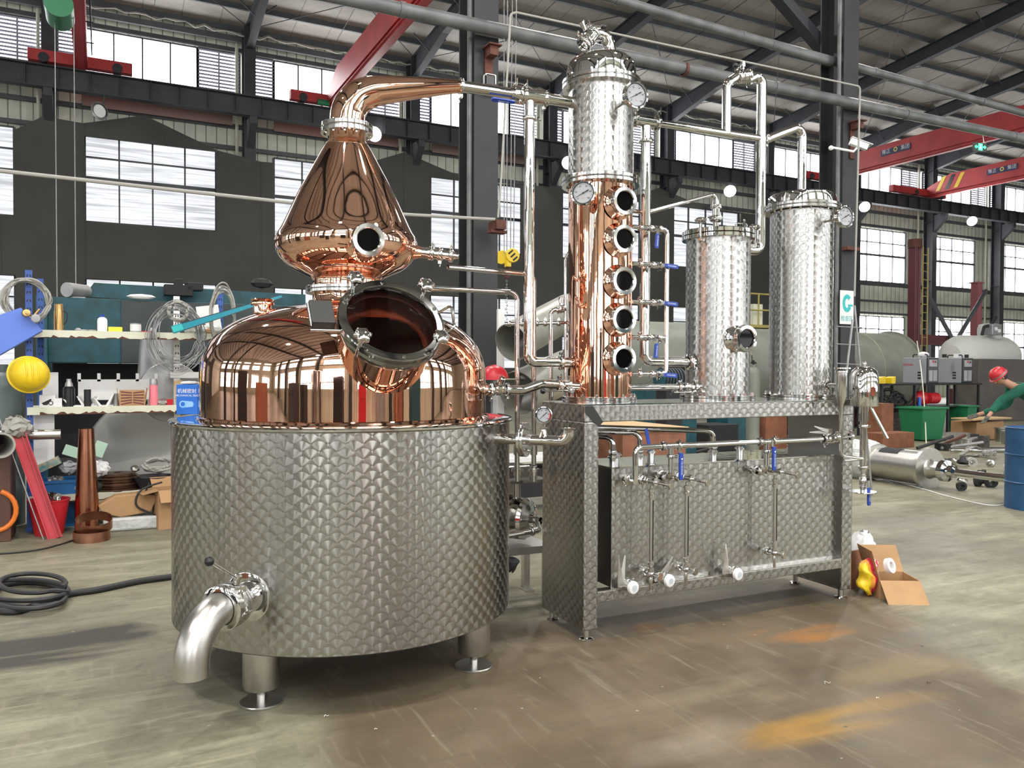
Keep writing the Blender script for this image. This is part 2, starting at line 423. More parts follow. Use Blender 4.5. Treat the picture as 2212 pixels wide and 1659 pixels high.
def floormat():
    m, nt, no, li, P = newmat('stained_concrete')
    tc = N_(nt, 'ShaderNodeTexCoord'); o = tc.outputs['Object']
    def nz(sc_, det=6., dist=0., vec=None):
        n = N_(nt, 'ShaderNodeTexNoise', i_Scale=sc_, i_Detail=det, i_Distortion=dist); li.new(vec or o, n.inputs[0]); return n.outputs[0]
    mp = N_(nt, 'ShaderNodeMapping'); mp.inputs['Scale'].default_value = (.35, 1.6, 1); mp.inputs['Rotation'].default_value = (0, 0, .35); li.new(o, mp.inputs[0])
    st = nz(3., 8., .5, mp.outputs[0])
    big = nz(.35, 4.); fine = nz(40., 4.); med = nz(2.2, 8., .3)
    mp2 = N_(nt, 'ShaderNodeMapping'); mp2.inputs['Scale'].default_value = (1.2, 9, 1); mp2.inputs['Rotation'].default_value = (0, 0, .2); li.new(o, mp2.inputs[0])
    mp3 = N_(nt, 'ShaderNodeMapping'); mp3.inputs['Scale'].default_value = (8, 1.0, 1); mp3.inputs['Rotation'].default_value = (0, 0, .55); li.new(o, mp3.inputs[0])
    sk1 = nz(2.0, 10., .8, mp2.outputs[0]); sk2 = nz(2.2, 10., .8, mp3.outputs[0]); mot = nz(7., 10., .6)
    c = mixc(nt, ramp(nt, med, .3, .7), (.36, .335, .235), (.235, .22, .155))
    c = mixc(nt, mth(nt, 'MULTIPLY', ramp(nt, mot, .5, .68), .55), c, (.19, .17, .12))
    c = mixc(nt, mth(nt, 'MULTIPLY', ramp(nt, sk1, .56, .72), .6), c, (.50, .47, .33))
    c = mixc(nt, mth(nt, 'MULTIPLY', ramp(nt, st, .48, .72), .75), c, (.47, .45, .32))
    c = mixc(nt, mth(nt, 'MULTIPLY', ramp(nt, big, .52, .62), .5), c, (.17, .16, .13))
    # machine's cast shadow, painted brown into the floor in front of it
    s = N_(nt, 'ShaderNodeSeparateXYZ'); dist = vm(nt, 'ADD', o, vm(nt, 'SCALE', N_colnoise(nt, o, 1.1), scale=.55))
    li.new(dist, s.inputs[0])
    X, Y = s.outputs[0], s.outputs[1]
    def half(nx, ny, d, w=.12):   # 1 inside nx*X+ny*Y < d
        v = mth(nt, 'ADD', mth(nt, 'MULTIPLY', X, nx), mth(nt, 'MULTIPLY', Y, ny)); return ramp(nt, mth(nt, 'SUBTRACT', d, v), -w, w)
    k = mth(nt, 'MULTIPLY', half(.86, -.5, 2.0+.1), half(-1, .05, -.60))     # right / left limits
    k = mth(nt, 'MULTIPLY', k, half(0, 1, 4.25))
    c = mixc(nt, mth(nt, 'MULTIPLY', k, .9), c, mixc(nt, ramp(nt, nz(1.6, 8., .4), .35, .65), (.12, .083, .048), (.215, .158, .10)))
    c = mixc(nt, mth(nt, 'MULTIPLY', ramp(nt, sk2, .58, .74), .4), c, (.42, .37, .27)); c = mixc(nt, mth(nt, 'MULTIPLY', ramp(nt, sk1, .42, .3), .4), c, (.12, .11, .08)); c = mixc(nt, mth(nt, 'MULTIPLY', ramp(nt, mot, .42, .3), .35), c, (.11, .12, .085))
    # rust stains
    def blob(x, y, rx, ry, col, a):
        nonlocal c
        dx = mth(nt, 'DIVIDE', mth(nt, 'SUBTRACT', X, x), rx); dy = mth(nt, 'DIVIDE', mth(nt, 'SUBTRACT', Y, y), ry)
        d = mth(nt, 'ADD', mth(nt, 'MULTIPLY', dx, dx), mth(nt, 'MULTIPLY', dy, dy))
        f = mth(nt, 'MULTIPLY', ramp(nt, d, 1.3, .2), mth(nt, 'MULTIPLY', ramp(nt, st, .35, .6), a)); c = mixc(nt, f, c, col)
    for args in BLOBS: blob(*args)
    sp = N_(nt, 'ShaderNodeTexVoronoi', i_Scale=5.5); li.new(o, sp.inputs['Vector'])
    c = mixc(nt, mth(nt, 'MULTIPLY', mth(nt, 'LESS_THAN', sp.outputs['Distance'], .035), .7), c, (.62, .6, .5))
    sp2 = N_(nt, 'ShaderNodeTexVoronoi', i_Scale=3.1); li.new(dist, sp2.inputs['Vector'])
    c = mixc(nt, mth(nt, 'MULTIPLY', mth(nt, 'LESS_THAN', sp2.outputs['Distance'], .03), .8), c, (.05, .05, .04))
    c = mixc(nt, mth(nt, 'MULTIPLY', ramp(nt, fine, .4, .7), .18), c, (.12, .11, .09))
    c = mixc(nt, 1.0, c, c) if 0 else c
    hs = N_(nt, 'ShaderNodeHueSaturation'); hs.inputs['Value'].default_value = .66; li.new(c, hs.inputs['Color']); c = hs.outputs[0]
    li.new(c, P.inputs['Base Color'])
    li.new(ramp(nt, mth(nt, 'ADD', st, mth(nt, 'MULTIPLY', big, .5)), .3, 1.3), P.inputs['Roughness'])
    r = N_(nt, 'ShaderNodeMapRange'); r.inputs[3].default_value = .38; r.inputs[4].default_value = .7; li.new(med, r.inputs[0]); li.new(r.outputs[0], P.inputs['Roughness'])
    P.inputs['Specular IOR Level'].default_value = .32
    b = N_(nt, 'ShaderNodeBump', i_Strength=.5, i_Distance=.004); li.new(mot, b.inputs['Height']); li.new(b.outputs[0], P.inputs['Normal'])
    return m
def N_colnoise(nt, o, s_):
    n = N_(nt, 'ShaderNodeTexNoise', i_Scale=s_, i_Detail=4.); nt.links.new(o, n.inputs[0])
    return vm(nt, 'SUBTRACT', n.outputs['Color'], (.5, .5, .5))
_b = lambda px, py: onZ(px, py, 0)
BLOBS = []
for px, py, rx, ry, colr, a_ in [(1740, 1372, .30, .14, (.50, .20, .03), .95), (1420, 1350, .14, .07, (.42, .18, .04), .6), (1840, 1560, .55, .16, (.42, .24, .05), .8), (1720, 1590, .3, .12, (.45, .25, .06), .7),
                       (1530, 1480, .5, .2, (.33, .27, .18), .8), (1960, 1440, .5, .15, (.33, .25, .11), .6), (1500, 1600, .3, .15, (.36, .3, .22), .6), (300, 1283, .05, .04, (.5, .3, .02), .9),
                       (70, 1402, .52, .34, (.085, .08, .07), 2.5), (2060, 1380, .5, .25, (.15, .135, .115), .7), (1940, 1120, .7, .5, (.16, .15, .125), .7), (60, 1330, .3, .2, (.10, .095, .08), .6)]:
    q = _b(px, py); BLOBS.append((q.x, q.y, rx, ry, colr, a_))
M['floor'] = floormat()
# ================================================================== THE HALL
YB = 29.9; YF = -7.6; XL = -34; XR = 62; YRIDGE = 8.7
def roofz(y, off=0): return 13.35+.1*(YB-y)-off if y >= YRIDGE else 13.35+.1*(YB-YRIDGE)-.14*(YRIDGE-y)-off
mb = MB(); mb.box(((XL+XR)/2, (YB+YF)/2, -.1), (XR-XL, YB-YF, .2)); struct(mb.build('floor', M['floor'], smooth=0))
mb = MB()
for y0, y1 in ((YF-.2, YRIDGE), (YRIDGE, YB+.2)):
    z0, z1 = roofz(y0 if y0 < YRIDGE else YRIDGE+1e-4), roofz(y1)
    a, b = z0, z1
    mb.add([(XL, y0, a), (XR, y0, a), (XR, y1, b), (XL, y1, b), (XL, y0, a+.15), (XR, y0, a+.15), (XR, y1, b+.15), (XL, y1, b+.15)],
           [(3, 2, 1, 0), (4, 5, 6, 7), (0, 1, 5, 4), (1, 2, 6, 5), (2, 3, 7, 6), (3, 0, 4, 7)])
struct(mb.build('ceiling', M['ceil'], smooth=0))
mb = MB(); mb.box(((XL+XR)/2, YB+.1, 6.8), (XR-XL, .2, 13.6)); struct(mb.build('wall_back', M['clad'], smooth=0))
zf = roofz(YF)
mb = MB(); mb.box(((XL+XR)/2, YF-.1, zf/2), (XR-XL, .2, zf)); struct(mb.build('wall_front', M['clad'], smooth=0))
for nm, x in (('wall_left', XL-.1), ('wall_right', XR+.1)):
    mb = MB(); mb.prism([(YF, 0), (YB, 0), (YB, 13.4), (YRIDGE, roofz(YRIDGE)), (YF, zf)], (x-.1, 0, 0), (0, 1, 0), UP, (1, 0, 0), .2); struct(mb.build(nm, M['clad'], smooth=0))
X0 = -1.46
wn = [0]
def window(x0, x1, z0, z1, y, nx, rows, mat, s=-1, bar=.05, slats=False):
    """window in a wall plane y; s = direction into the room"""
    wn[0] += 1
    fr = MB(); t = .08
    for i in range(nx+1):
        x = x0+(x1-x0)*i/nx; fr.box((x, y+s*.1, (z0+z1)/2), (bar*(1.6 if i in (0, nx) else 1), t, z1-z0))
    for z in [z0]+rows+[z1]:
        th = bar*2.2 if (z in rows[:1] and len(rows) > 1) else bar
        fr.box(((x0+x1)/2, y+s*.11, z), (x1-x0, t, th))
    f = struct(fr.build('window_%d' % wn[0], M['purl'], smooth=0))
    p = MB(); p.box(((x0+x1)/2, y+s*.05, (z0+z1)/2), (x1-x0, .02, z1-z0)); p.build('window_pane', mat, f, smooth=0)
    if slats:
        q = MB(); n = int((z1-z0)/.118)
        for i in range(n):
            z = z0+(i+.5)*(z1-z0)/n
            q.box(((x0+x1)/2, y+s*.16, z), (x1-x0, .02, .066), ax=((1, 0, 0), (0, .8, s*-.6), (0, -s*-.6*1, .8)))
        q.build('louvre_slats', M['purl2'], f, smooth=0)
    return f
M['purl2'] = plain('mauve_grey_louvre', (.20, .19, .24), .6)
for k in range(-2, 10):
    c = X0+6*k
    filmed = k < 6
    off = .95 if k < 4 else .75
    pm = M['panef'] if filmed else M['pane']
    if c > -14:
        # clerestory band
        window(c+.96, c+4.4, 11.0, 12.48, YB, 4, [], M['pane'])
        window(c+4.42, c+5.78, 10.95, 12.5, YB, 2, [], M['pane'], slats=True)
        window(c+.2, c+.94, 10.95, 12.5, YB, 1, [], M['pane'], slats=True)
        window(c+off, c+off+4.05, 6.24, 9.02, YB, 4, [7.66, 8.34], pm)
        window(c+off, c+off+4.05, 1.5, 4.38, YB, 4, [2.9, 3.7], pm)
# wall behind the camera: seen only in the polished metal
for k in range(-5, 8):
    c = X0+6*k
    window(c+.4, c+5.6, 10.3, 11.6, YF, 6, [], M['panen'], s=1)
    window(c+.95, c+5.0, 5.6, 8.6, YF, 4, [7.0, 7.8], M['panen'], s=1)
    window(c+.95, c+5.0, 1.3, 3.9, YF, 4, [2.3, 3.1], M['panen'], s=1)
for i in range(6):      # end wall at left, also only mirrored
    y0 = -5.5+6*i
    for z0, z1, rw in ((10.3, 11.6, []), (5.6, 8.6, [7.0, 7.8]), (1.3, 3.9, [2.3, 3.1])):
        wn[0] += 1; fr = MB(); x_ = XL+.1
        for j in range(5): fr.box((x_, y0+j, (z0+z1)/2), (.08, .06, z1-z0))
        for z in [z0]+rw+[z1]: fr.box((x_+.01, y0+2, z), (.08, 4, .06))
        f_ = struct(fr.build('window_%d' % wn[0], M['purl'], smooth=0)); q = MB(); q.box((XL+.04, y0+2, (z0+z1)/2), (.02, 4, z1-z0)); q.build('window_pane', M['panen'], f_, smooth=0)
# columns
def hcol(name, x, y, w, d, h, mat, label, cat='column', t=.025, z0=0.0):
    mb = MB(); hh = h-z0
    for s in (-1, 1): mb.box((x, y+s*(d/2-t/2), z0+hh/2), (w, t, hh))
    mb.box((x, y, z0+hh/2), (t, d-2*t, hh))
    mb.box((x, y, z0+.02), (w+.15, d+.1, .04))
    for z in (3.2, 6.4, 9.6):
        if z < h: mb.box((x, y, z), (w-.01, d-2*t, .02))
    o = mb.build(name, mat, smooth=0, bevel=0); return tag(o, label, cat)
ordn = ['first', 'second', 'third', 'fourth', 'fifth', 'sixth', 'seventh', 'eighth', 'ninth', 'tenth', 'eleventh', 'twelfth', 'thirteenth', 'fourteenth', 'fifteenth', 'sixteenth', 'seventeenth', 'eighteenth', 'nineteenth', 'twentieth']
for k in range(0, 10):
    x = X0+6*k
    o = hcol('steel_column', x, YB-.75, .38, .55, 13.2, M['col2'], 'blue-grey steel column against the far wall, %s one counted from the left' % ordn[k])
    # bracket under the crane runway
    b = MB(); b.prism([(0, 9.0), (0, 9.94), (-.72, 9.94), (-.72, 9.7)], (x-.12, YB-1.0, 0), (0, 1, 0), UP, (1, 0, 0), .24); b.build('runway_bracket', M['col2'], o, smooth=0)
    if k in (0, 1, 2, 3, 7, 8):
        mb = MB(); mb.tube([(x-.33, YB-.25, 0), (x-.33, YB-.25, 12.9)], .055, 10)
        tag(mb.build('downpipe', M['cream'], ), 'pale downpipe clipped to the %s far-wall column from the left' % ordn[k], 'pipe')
for k in range(-4, 6):
    hcol('steel_column', X0+6*k, YF+.5, .38, .55, 12.5, M['col2'], 'steel column on the wall behind the camera, seen mirrored in the dome, %s from the left' % ordn[k+4])
def rowcol(x, lab):
    # big H column: flanges face the camera side, web recess on the left
    mb = MB(); w, d, t = .31, .45, .022; y = 8.49+d/2; xc = x+w/2; H = 15.2
    for s in (-1, 1): mb.box((xc, y+s*(d/2-t/2), H/2), (w, t, H))
    mb.box((xc, y, H/2), (t, d-2*t, H)); mb.box((xc, y, .015), (w+.2, d+.2, .03))
    o = mb.build('steel_column', M['col'], smooth=0, bevel=.004); tag(o, lab, 'column')
    b = MB(); b.tube([(x+w+.02-.36, 8.55, .1), (x+w+.02-.36, 8.55, 14.5)], .03, 10); b.build('conduit', M['pipe'], o)
    c = MB(); c.box((xc+.02, 8.40, 5.12), (.10, .16, .10)); c.box((xc+.02, 8.475, 4.9), (.10, .02, .5)); c.box((xc+.02, 8.38, 5.18), (.16, .2, .015)); c.build('pipe_bracket', M['rust'], o, smooth=0)
    return o
cA = rowcol(3.81, 'tall dark grey steel column standing between the copper still and the tall copper column')
cB = rowcol(9.81, 'tall dark grey steel column behind the rightmost steel condenser')
for i, x in enumerate((-14.19, -8.19, -2.19, 15.81, 21.81)):
    hcol('steel_column', x+.15, 8.71, .31, .45, 15.2, M['col'], 'tall dark column of the middle row out of the picture, %s from the left' % ordn[i])
mb = MB(); mb.box((9.92, 8.42, 3.3), (.26, .1, .05)); mb.build('shelf_lug', M['rust'], cB, smooth=0)
# knee brace high on the right column
p0 = onY(1797, 128, 9.1); p1 = onY(1690, 2, 9.1); p1 = p0+(p1-p0)*3.2; d = (p1-p0).normalized(); mb = MB(); mb.box((p0+p1)/2, ((p1-p0).length, .18, .16), ax=(d, V((0, 1, 0)), d.cross(V((0, 1, 0))))); tag(mb.build('knee_brace', M['raft'], smooth=0), 'dark diagonal brace reaching up leftwards from the right tall column', 'brace')
# rafters and purlins
for k in range(-2, 10):
    x = X0+6*k
    mb = MB(); w = .26
    def web(pts):  # list of (y, ztop, zbot)
        vs = []; 
        for (y, zt, zb) in pts:
            vs += [(x-.01, y, zt), (x+.01, y, zt), (x+.01, y, zb), (x-.01, y, zb), (x-w/2, y, zb), (x+w/2, y, zb), (x+w/2, y, zb-.02), (x-w/2, y, zb-.02), (x-w/2, y, zt), (x+w/2, y, zt), (x+w/2, y, zt-.02), (x-w/2, y, zt-.02)]
        fs = []
        for i in range(len(pts)-1):
            a, b = i*12, i*12+12
            for g in (0, 4, 8):
                for q in range(4): fs.append((a+g+q, a+g+(q+1) % 4, b+g+(q+1) % 4, b+g+q))
        mb.add(vs, fs)
    web([(YB-.6, roofz(YB-.6, .22), roofz(YB-.6, 1.05)), (YB-4, roofz(YB-4, .22), roofz(YB-4, .72)), (YRIDGE+4, roofz(YRIDGE+4, .22), roofz(YRIDGE+4, .7)), (YRIDGE, roofz(YRIDGE, .22), roofz(YRIDGE, 1.0))])
    web([(YRIDGE, roofz(YRIDGE, .22), roofz(YRIDGE, 1.0)), (YF, roofz(YF, .22), roofz(YF, .9))])
    o = mb.build('roof_rafter', M['raft'], smooth=0)
    tag(o, 'dark sloping roof rafter, %s one counted from the left end of the hall' % ordn[k+2], 'rafter')
    for y in (27.4, 24.4, 21.4, 18.4, 15.4): br = MB(); br.tube([(x-.62, y, roofz(y, .16)), (x, y, roofz(y, .7)), (x+.62, y, roofz(y, .16))], .022, 6); br.build('fly_brace', M['raft'], o)
tn = [0]
def trim(mb, mat, smooth=0):
    tn[0] += 1; return struct(mb.build('trim_%d' % tn[0], mat, smooth=smooth))
ys = [YB-.35-1.5*i for i in range(14)]+[7.4-1.6*i for i in range(11)]
for y in ys:
    z = roofz(y); mb = MB()
    mb.box(((XL+XR)/2, y, z-.11), (XR-XL, .018, .2)); mb.box(((XL+XR)/2, y-.035, z-.20), (XR-XL, .07, .016)); mb.box(((XL+XR)/2, y+.035, z-.012), (XR-XL, .07, .016))
    trim(mb, M['purl'])
# roof tie rods (crossed)
for k in range(-1, 9):
    x = X0+6*k; mb = MB()
    for (y0, y1) in ((28.6, 22.6), (22.6, 16.6)):
        for s in (0, 1):
            a, b = (x+.15, x+5.85) if s == 0 else (x+5.85, x+.15)
            mb.tube([(a, y0, roofz(y0, .42)), (b, y1, roofz(y1, .42))], .014, 6)
    trim(mb, M['raft'])
for k in range(-1, 9):
    mb = MB(); x = X0+6*k+3
    mb.tube([(x, 28.8, roofz(28.8, .2)), (x+.02, 9.2, roofz(9.2, .2))], .012, 5); trim(mb, M['raft'])
# girts on the far wall and the eaves gutter
for z, h, y in ((9.95, .14, YB-.14), (9.2, .14, YB-.12), (6.12, .2, YB-.12), (5.2, .1, YB-.12), (12.62, .14, YB-.12), (12.9, .2, YB-.4), (4.55, .1, YB-.12)):
    mb = MB(); mb.box(((XL+XR)/2, y, z), (XR-XL, .12, h)); trim(mb, M['purl'])
for z in (9.0, 5.4, 12.0):
    mb = MB(); mb.box(((XL+XR)/2, YF+.12, z), (XR-XL, .12, .14)); trim(mb, M['purl'])
# crumpled lining edge along the eaves
mb = MB(); rnd = random.Random(3); pr = []
for i in range(200):
    pr.append((XL+2+i*.3, YB-.72-rnd.uniform(0, .1), 12.98+rnd.uniform(-.07, .09)))
mb.tube(pr, [rnd.uniform(.01, .045) for _ in pr], 6); tag(mb.build('lining_edge', M['cable']), 'torn silvery insulation edge hanging along the far eaves', 'insulation')
# crane runway beams
def runway(y, lab, s):
    mb = MB(); L = XR-XL-1; xc = (XR+XL)/2
    mb.box((xc, y, 10.60), (L, .38, .03)); mb.box((xc, y, 9.97), (L, .32, .03)); mb.box((xc, y, 10.285), (L, .02, .62)); mb.box((xc, y, 10.64), (L, .07, .05))
    o = tag(mb.build('crane_runway_beam', M['col2'], smooth=0), lab, 'beam')
    st = MB(); x = XL+1
    while x < XR-1: st.box((x, y, 10.285), (.012, .3, .6)); x += .86
    st.build('web_stiffeners', M['col2'], o, smooth=0)
runway(YB-1.55, 'long dark crane runway beam along the far wall below the clerestory', 1)
for k in range(0, 9):
    x = X0+6*k
    if k in (0, 1, 2):
        mb = MB(); mb.box((x+3.2, YB-.45, 10.1), (4.6, .05, .42)); trim(mb, M['netpink'])
# shade net over the left part of the far wall
top = [(-22, 8.9), (-12, 9.4), (-8.2, 9.9), (-4.6, 9.2), (-2.84, 8.71), (-2.34, 9.02), (-1.68, 9.48), (-.54, 9.42), (1.27, 9.94), (3.58, 9.06), (5.06, 8.84), (7.3, 8.9), (9.06, 9.3), (10.4, 9.84), (12.77, 9.19), (14.6, 9.06), (16.6, 9.2), (18.4, 9.1), (20.6, 9.0), (22.6, 9.75), (25.5, 9.1), (28.6, 9.06), (31, 9.06), (34.3, 9.06)]
def topz(x):
    for (a, za), (b, zb) in zip(top, top[1:]):
        if a <= x <= b: return za+(zb-za)*(x-a)/(b-a)
    return 9
mb = MB(); yn = YB-1.1
xs = sorted(set([p[0] for p in top]+[X0+6*k+.95 for k in range(-4, 6)]+[X0+6*k+5.0 for k in range(-4, 6)]))
xs = [x for x in xs if -22 <= x <= 34.3]
def inwin(x):
    return any(X0+6*k+.95 < x < X0+6*k+5.0 for k in range(-3, 7))
for a, b in zip(xs, xs[1:]):
    m = (a+b)/2
    bands = [(0, 1.5), (4.38, 6.24), (9.02, None)] if inwin(m) else [(0, None)]; kk = yn/29.8
    for z0, z1 in bands:
        n = 1
        za = topz(a) if z1 is None else z1; zb = topz(b) if z1 is None else z1
        za = max(za, z0+.01); zb = max(zb, z0+.01)
        f_ = lambda z: 1.5+(z-1.5)*kk if z else 0
        mb.add([(a*kk, yn, f_(z0)), (b*kk, yn, f_(z0)), (b*kk, yn, f_(zb)), (a*kk, yn, f_(za))], [(0, 1, 2, 3)])
o = mb.build('shade_net', M['net'], smooth=0); md_ = o.modifiers.new('s', 'SOLIDIFY'); md_.thickness = .02
tag(o, 'dark grey-green shade netting peaked like tents round the far windows', 'netting')
# grey water pipe crossing the picture, above the machine, and thinner ones
def xpipe(px0, px1, Y, r, mat, lab, name='overhead_pipe', ext=0, rings=True, n=16):
    a = onY(*px0, Y); b = onY(*px1, Y); d = (b-a).normalized(); a = a-d*ext; b = b+d*ext
    mb = MB(); mb.tube([a, b], r, n); o = tag(mb.build(name, mat), lab, 'pipe')
    if rings:
        L = (b-a).length; x = .7
        while x < L: q = MB(); c = a+d*x; q.lathe([(r, -.03), (r*1.13, -.03), (r*1.13, .03), (r, .03)], c, d, 16); x += 2.7; q.build('coupling', mat, o)
    return o
p = xpipe((790, 5), (2212, 300), 8.33, .075, M['pipe'], 'long grey water main carried on brackets of the two tall columns', ext=3)
q = MB(); c = onY(1478, 150, 8.33); q.lathe([(.075, -.02), (.09, -.02), (.09, .02), (.075, .02)], c, (1, 0, 0), 16); q.build('pipe_clip', M['rust'], p)
xpipe((1240, -28), (1790, 133), 8.75, .06, M['pipe'], 'upper grey pipe ending at the right tall column', ext=.05)
xpipe((1850, 145), (2212, 245), 8.75, .06, M['pipe'], 'upper grey pipe running right from the right tall column', ext=3)
# thin white conduits
mb = MB(); A = onY(1103, 30, 7.9); mb.tube(bend([onY(1076, 470, 7.9), onY(1083, 380, 7.9), A+V((0, 0, 0)), onY(1112, 26, 7.9)+V((.02, 0, 0)), onY(1858, 187, 7.9), onY(1846, 640, 7.9)], .05), .013, 8)
tag(mb.build('wall_conduit', M['cable']), 'thin white conduit rising, crossing and dropping beside the tall columns', 'conduit')
mb = MB(); mb.tube(bend([onY(-200, 345, 8.2), onY(0, 369, 8.2), onY(850, 458, 8.2)+V((0, .1, 0)), onY(1069, 474, 8.2)], .03), .018, 8)
tag(mb.build('wall_conduit', M['cable']), 'thin white conduit sloping across the left windows to the tall column', 'conduit')
mb = MB(); c = onY(1074, 488, 8.25); mb.box(c, (.12, .22, .10)); mb.box(c+V((0, 0, -.07)), (.2, .12, .03)); tag(mb.build('rusty_box', M['rust'], smooth=0), 'small rusty bracket box on the side of the left tall column', 'bracket')
# ---------------------------------------------------------------- bridge cranes
def crane(xc, lab, w=.36, h=.85, sign=False, green=True, tw=2.85, tc=0):
    root = thing('bridge_crane', lab, 'crane', (xc, 28.4, 0))
    y0, y1 = 9.2, 28.2; L = y1-y0; yc = (y0+y1)/2; zb = 10.68
    mb = MB(); mb.prism([(y0, zb+.1), (y1-1.2, zb+.1), (y1, zb+.05), (y1, zb+.45), (y1-1.3, zb+h), (y0, zb+h)], (xc-w/2, 0, 0), (0, 1, 0), UP, (1, 0, 0), w)
    mb.box((xc, yc, zb+.02), (.20, L, .16)); mb.box((xc, yc, zb+.0), (.34, L, .03)); mb.build('girder', M['crane'], root, smooth=0)
    e = MB(); e.box((xc+tc, 28.35, 10.89), (tw, .3, .34)); e.build('end_truck', M['crane'], root, smooth=0, bevel=.02)
    for s in (-1, 1): wl = MB(); wl.cyl((xc+s*1.0, 28.17, 10.83), (xc+s*1.0, 28.53, 10.83), .145, 20); wl.build('truck_wheel', M['raft'], root)
    c = MB(); c.tube([(xc+w/2+.12, y1-.5, 10.95), (xc+w/2+.12, y0, 10.95)], .02, 8); c.build('festoon_cable', M['rubber'], root)
    k = MB(); y = y1-1.5
    while y > y0: k.box((xc+w/2+.08, y, 10.95), (.2, .03, .03)); y -= 1.6
    k.build('cable_arms', M['raft'], root, smooth=0)
    if green: g = MB(); g.cyl((xc-.55, 28.02, 10.70), (xc-.15, 28.02, 10.70), .10, 16); g.build('travel_motor', M['green'], root)
    if sign:
        yy = onX(sign[0], sign[1], xc-w/2).y; X = V((0, -1, 0)); o = V((xc-w/2-.012, yy, 11.24))
        s = MB(); s.box(o, (.02, 1.5, .27)); sg = s.build('name_plate', M['signblue'], root, smooth=0)
        t = MB(); text_mb(t, '豫正', o+V((-.012, .48, .02)), X, UP, .22); text_mb(t, '集团', o+V((-.012, -.48, .02)), X, UP, .22); t.build('plate_lettering', M['signwhite'], sg, fixn=False, smooth=0)
        r = MB(); r.lathe([(.055, 0), (.055, .008), (.10, .008), (.10, 0)], o+V((-.01, 0, .03)), (-1, 0, 0), 24); r.build('plate_emblem', M['signgold'], sg)
    return root
M['signblue'] = plain('navy_sign', (.02, .02, .09), .5); M['signwhite'] = plain('sign_white', (.7, .7, .75), .5); M['signgold'] = plain('sign_gold', (.7, .6, .15), .5)
c1 = crane(-.56, 'red bridge crane at the top left, its girder seen almost end on', green=False)
# hoist with green drum on crane 1
g = MB(); a = onY(134, 20, 21.5); g.cyl(a+V((-.05, -.45, -.05)), a+V((-.05, .45, -.05)), .30, 28); g.build('hoist_drum', M['green'], c1)
g = MB(); g.box(a+V((-.1, 0, .35)), (.5, .8, .25)); g.build('hoist_trolley', M['crane'], c1, smooth=0)
g = MB()
for px in (118, 159): q = onY(px, 40, 21.5); g.tube([V((q.x, 21.5, a.z)), V((q.x+.02, 21.4, 0.9))], .012, 6)
g.build('hoist_rope', M['galv'], c1)
crane(7.2, 'red bridge crane whose girder runs up behind the copper swan neck', h=.92)
crane(31.5, 'red bridge crane at right with a blue name plate, nearer of the two', h=.95, sign=(1935, 331), green=False)
c4 = crane(39.1, 'red bridge crane at far right with black and yellow stripes', h=.95, sign=(2165, 362), green=False, tw=4.2, tc=-.7)
sy_ = onX(2040, 392, 38.9).y
for i in range(3): g = MB(); g.add([(39.1-.19, sy_+.5-i*.5, 10.85), (39.1-.19, sy_+.28-i*.5, 10.85), (39.1-.19, sy_-.1-i*.5, 11.55), (39.1-.19, sy_+.12-i*.5, 11.55)], [(0, 1, 2, 3)]); g.build('warning_stripe', M['yellow'] if i != 1 else M['black'], c4, smooth=0)
# hook block on ropes near the left tall column
hb = onY(1097, 555, 12.5)
rt = thing('hook_block', 'yellow twin-sheave crane hook block with black stripes hanging by the column', 'hook', hb)
g = MB(); u = V((.89, -.45, 0))
g.lathe([(.0, -.035), (.115, -.035), (.125, 0), (.115, .035), (0, .035)], hb+V((-.06, .1, 0)), (-.75, -.66, 0), 28); g.lathe([(.0, -.035), (.115, -.035), (.125, 0), (.115, .035), (0, .035)], hb+V((.06, -.06, .02)), (-.25, -.97, 0), 28)
g.box(hb+V((0, 0, -.09)), (.08, .1, .16)); g.build('sheave_cover', M['yellow'], rt)
n = V((-.25, -.97, 0)); xx = V((.97, -.25, 0)); g = MB()
for i, (dx, dz) in enumerate(((-.04, .055), (0, 0.0), (.04, -.055))): g.box(hb+V((.06, -.06, .02))+n*.036+xx*dx+UP*dz, (.10, .012, .03), ax=((xx*.75+UP*.66), n, (UP*.75-xx*.66)))
g.build('cover_stripes', M['rubber'], rt, smooth=0)
g = MB(); c = hb+V((-.02, 0, -.27)); g.tube([c+V((.07*math.sin(t)*1., 0, .085*math.cos(t))) for t in [i*.45-.1 for i in range(13)]], .018, 8); g.tube([hb+V((0, 0, -.12)), c+V((0, 0, .09))], .02, 8); g.build('hook', M['rust'], rt)
g = MB()
for dx in (-.07, -.02, .05, .11): g.tube([hb+V((dx, 0, .05)), hb+V((dx*1.6, 0, 8.2))], .008, 6)
g.build('hoist_ropes', M['galv'], rt)
cp = MB(); c = hb+V((-.02, 0, -.42))
pts = [c+V((.01*math.sin(i*3), 0, -i*.06)) for i in range(22)]
for i, q in enumerate(pts): cp.lathe([(.016, -.006), (.022, 0), (.016, .006), (.012, 0), (.016, -.006)], q, (1, 0, 0) if i % 2 else (0, 1, 0), 10)
tag(cp.build('lifting_chain', M['galv']), 'grey lifting chain hanging below the yellow hook block', 'chain')
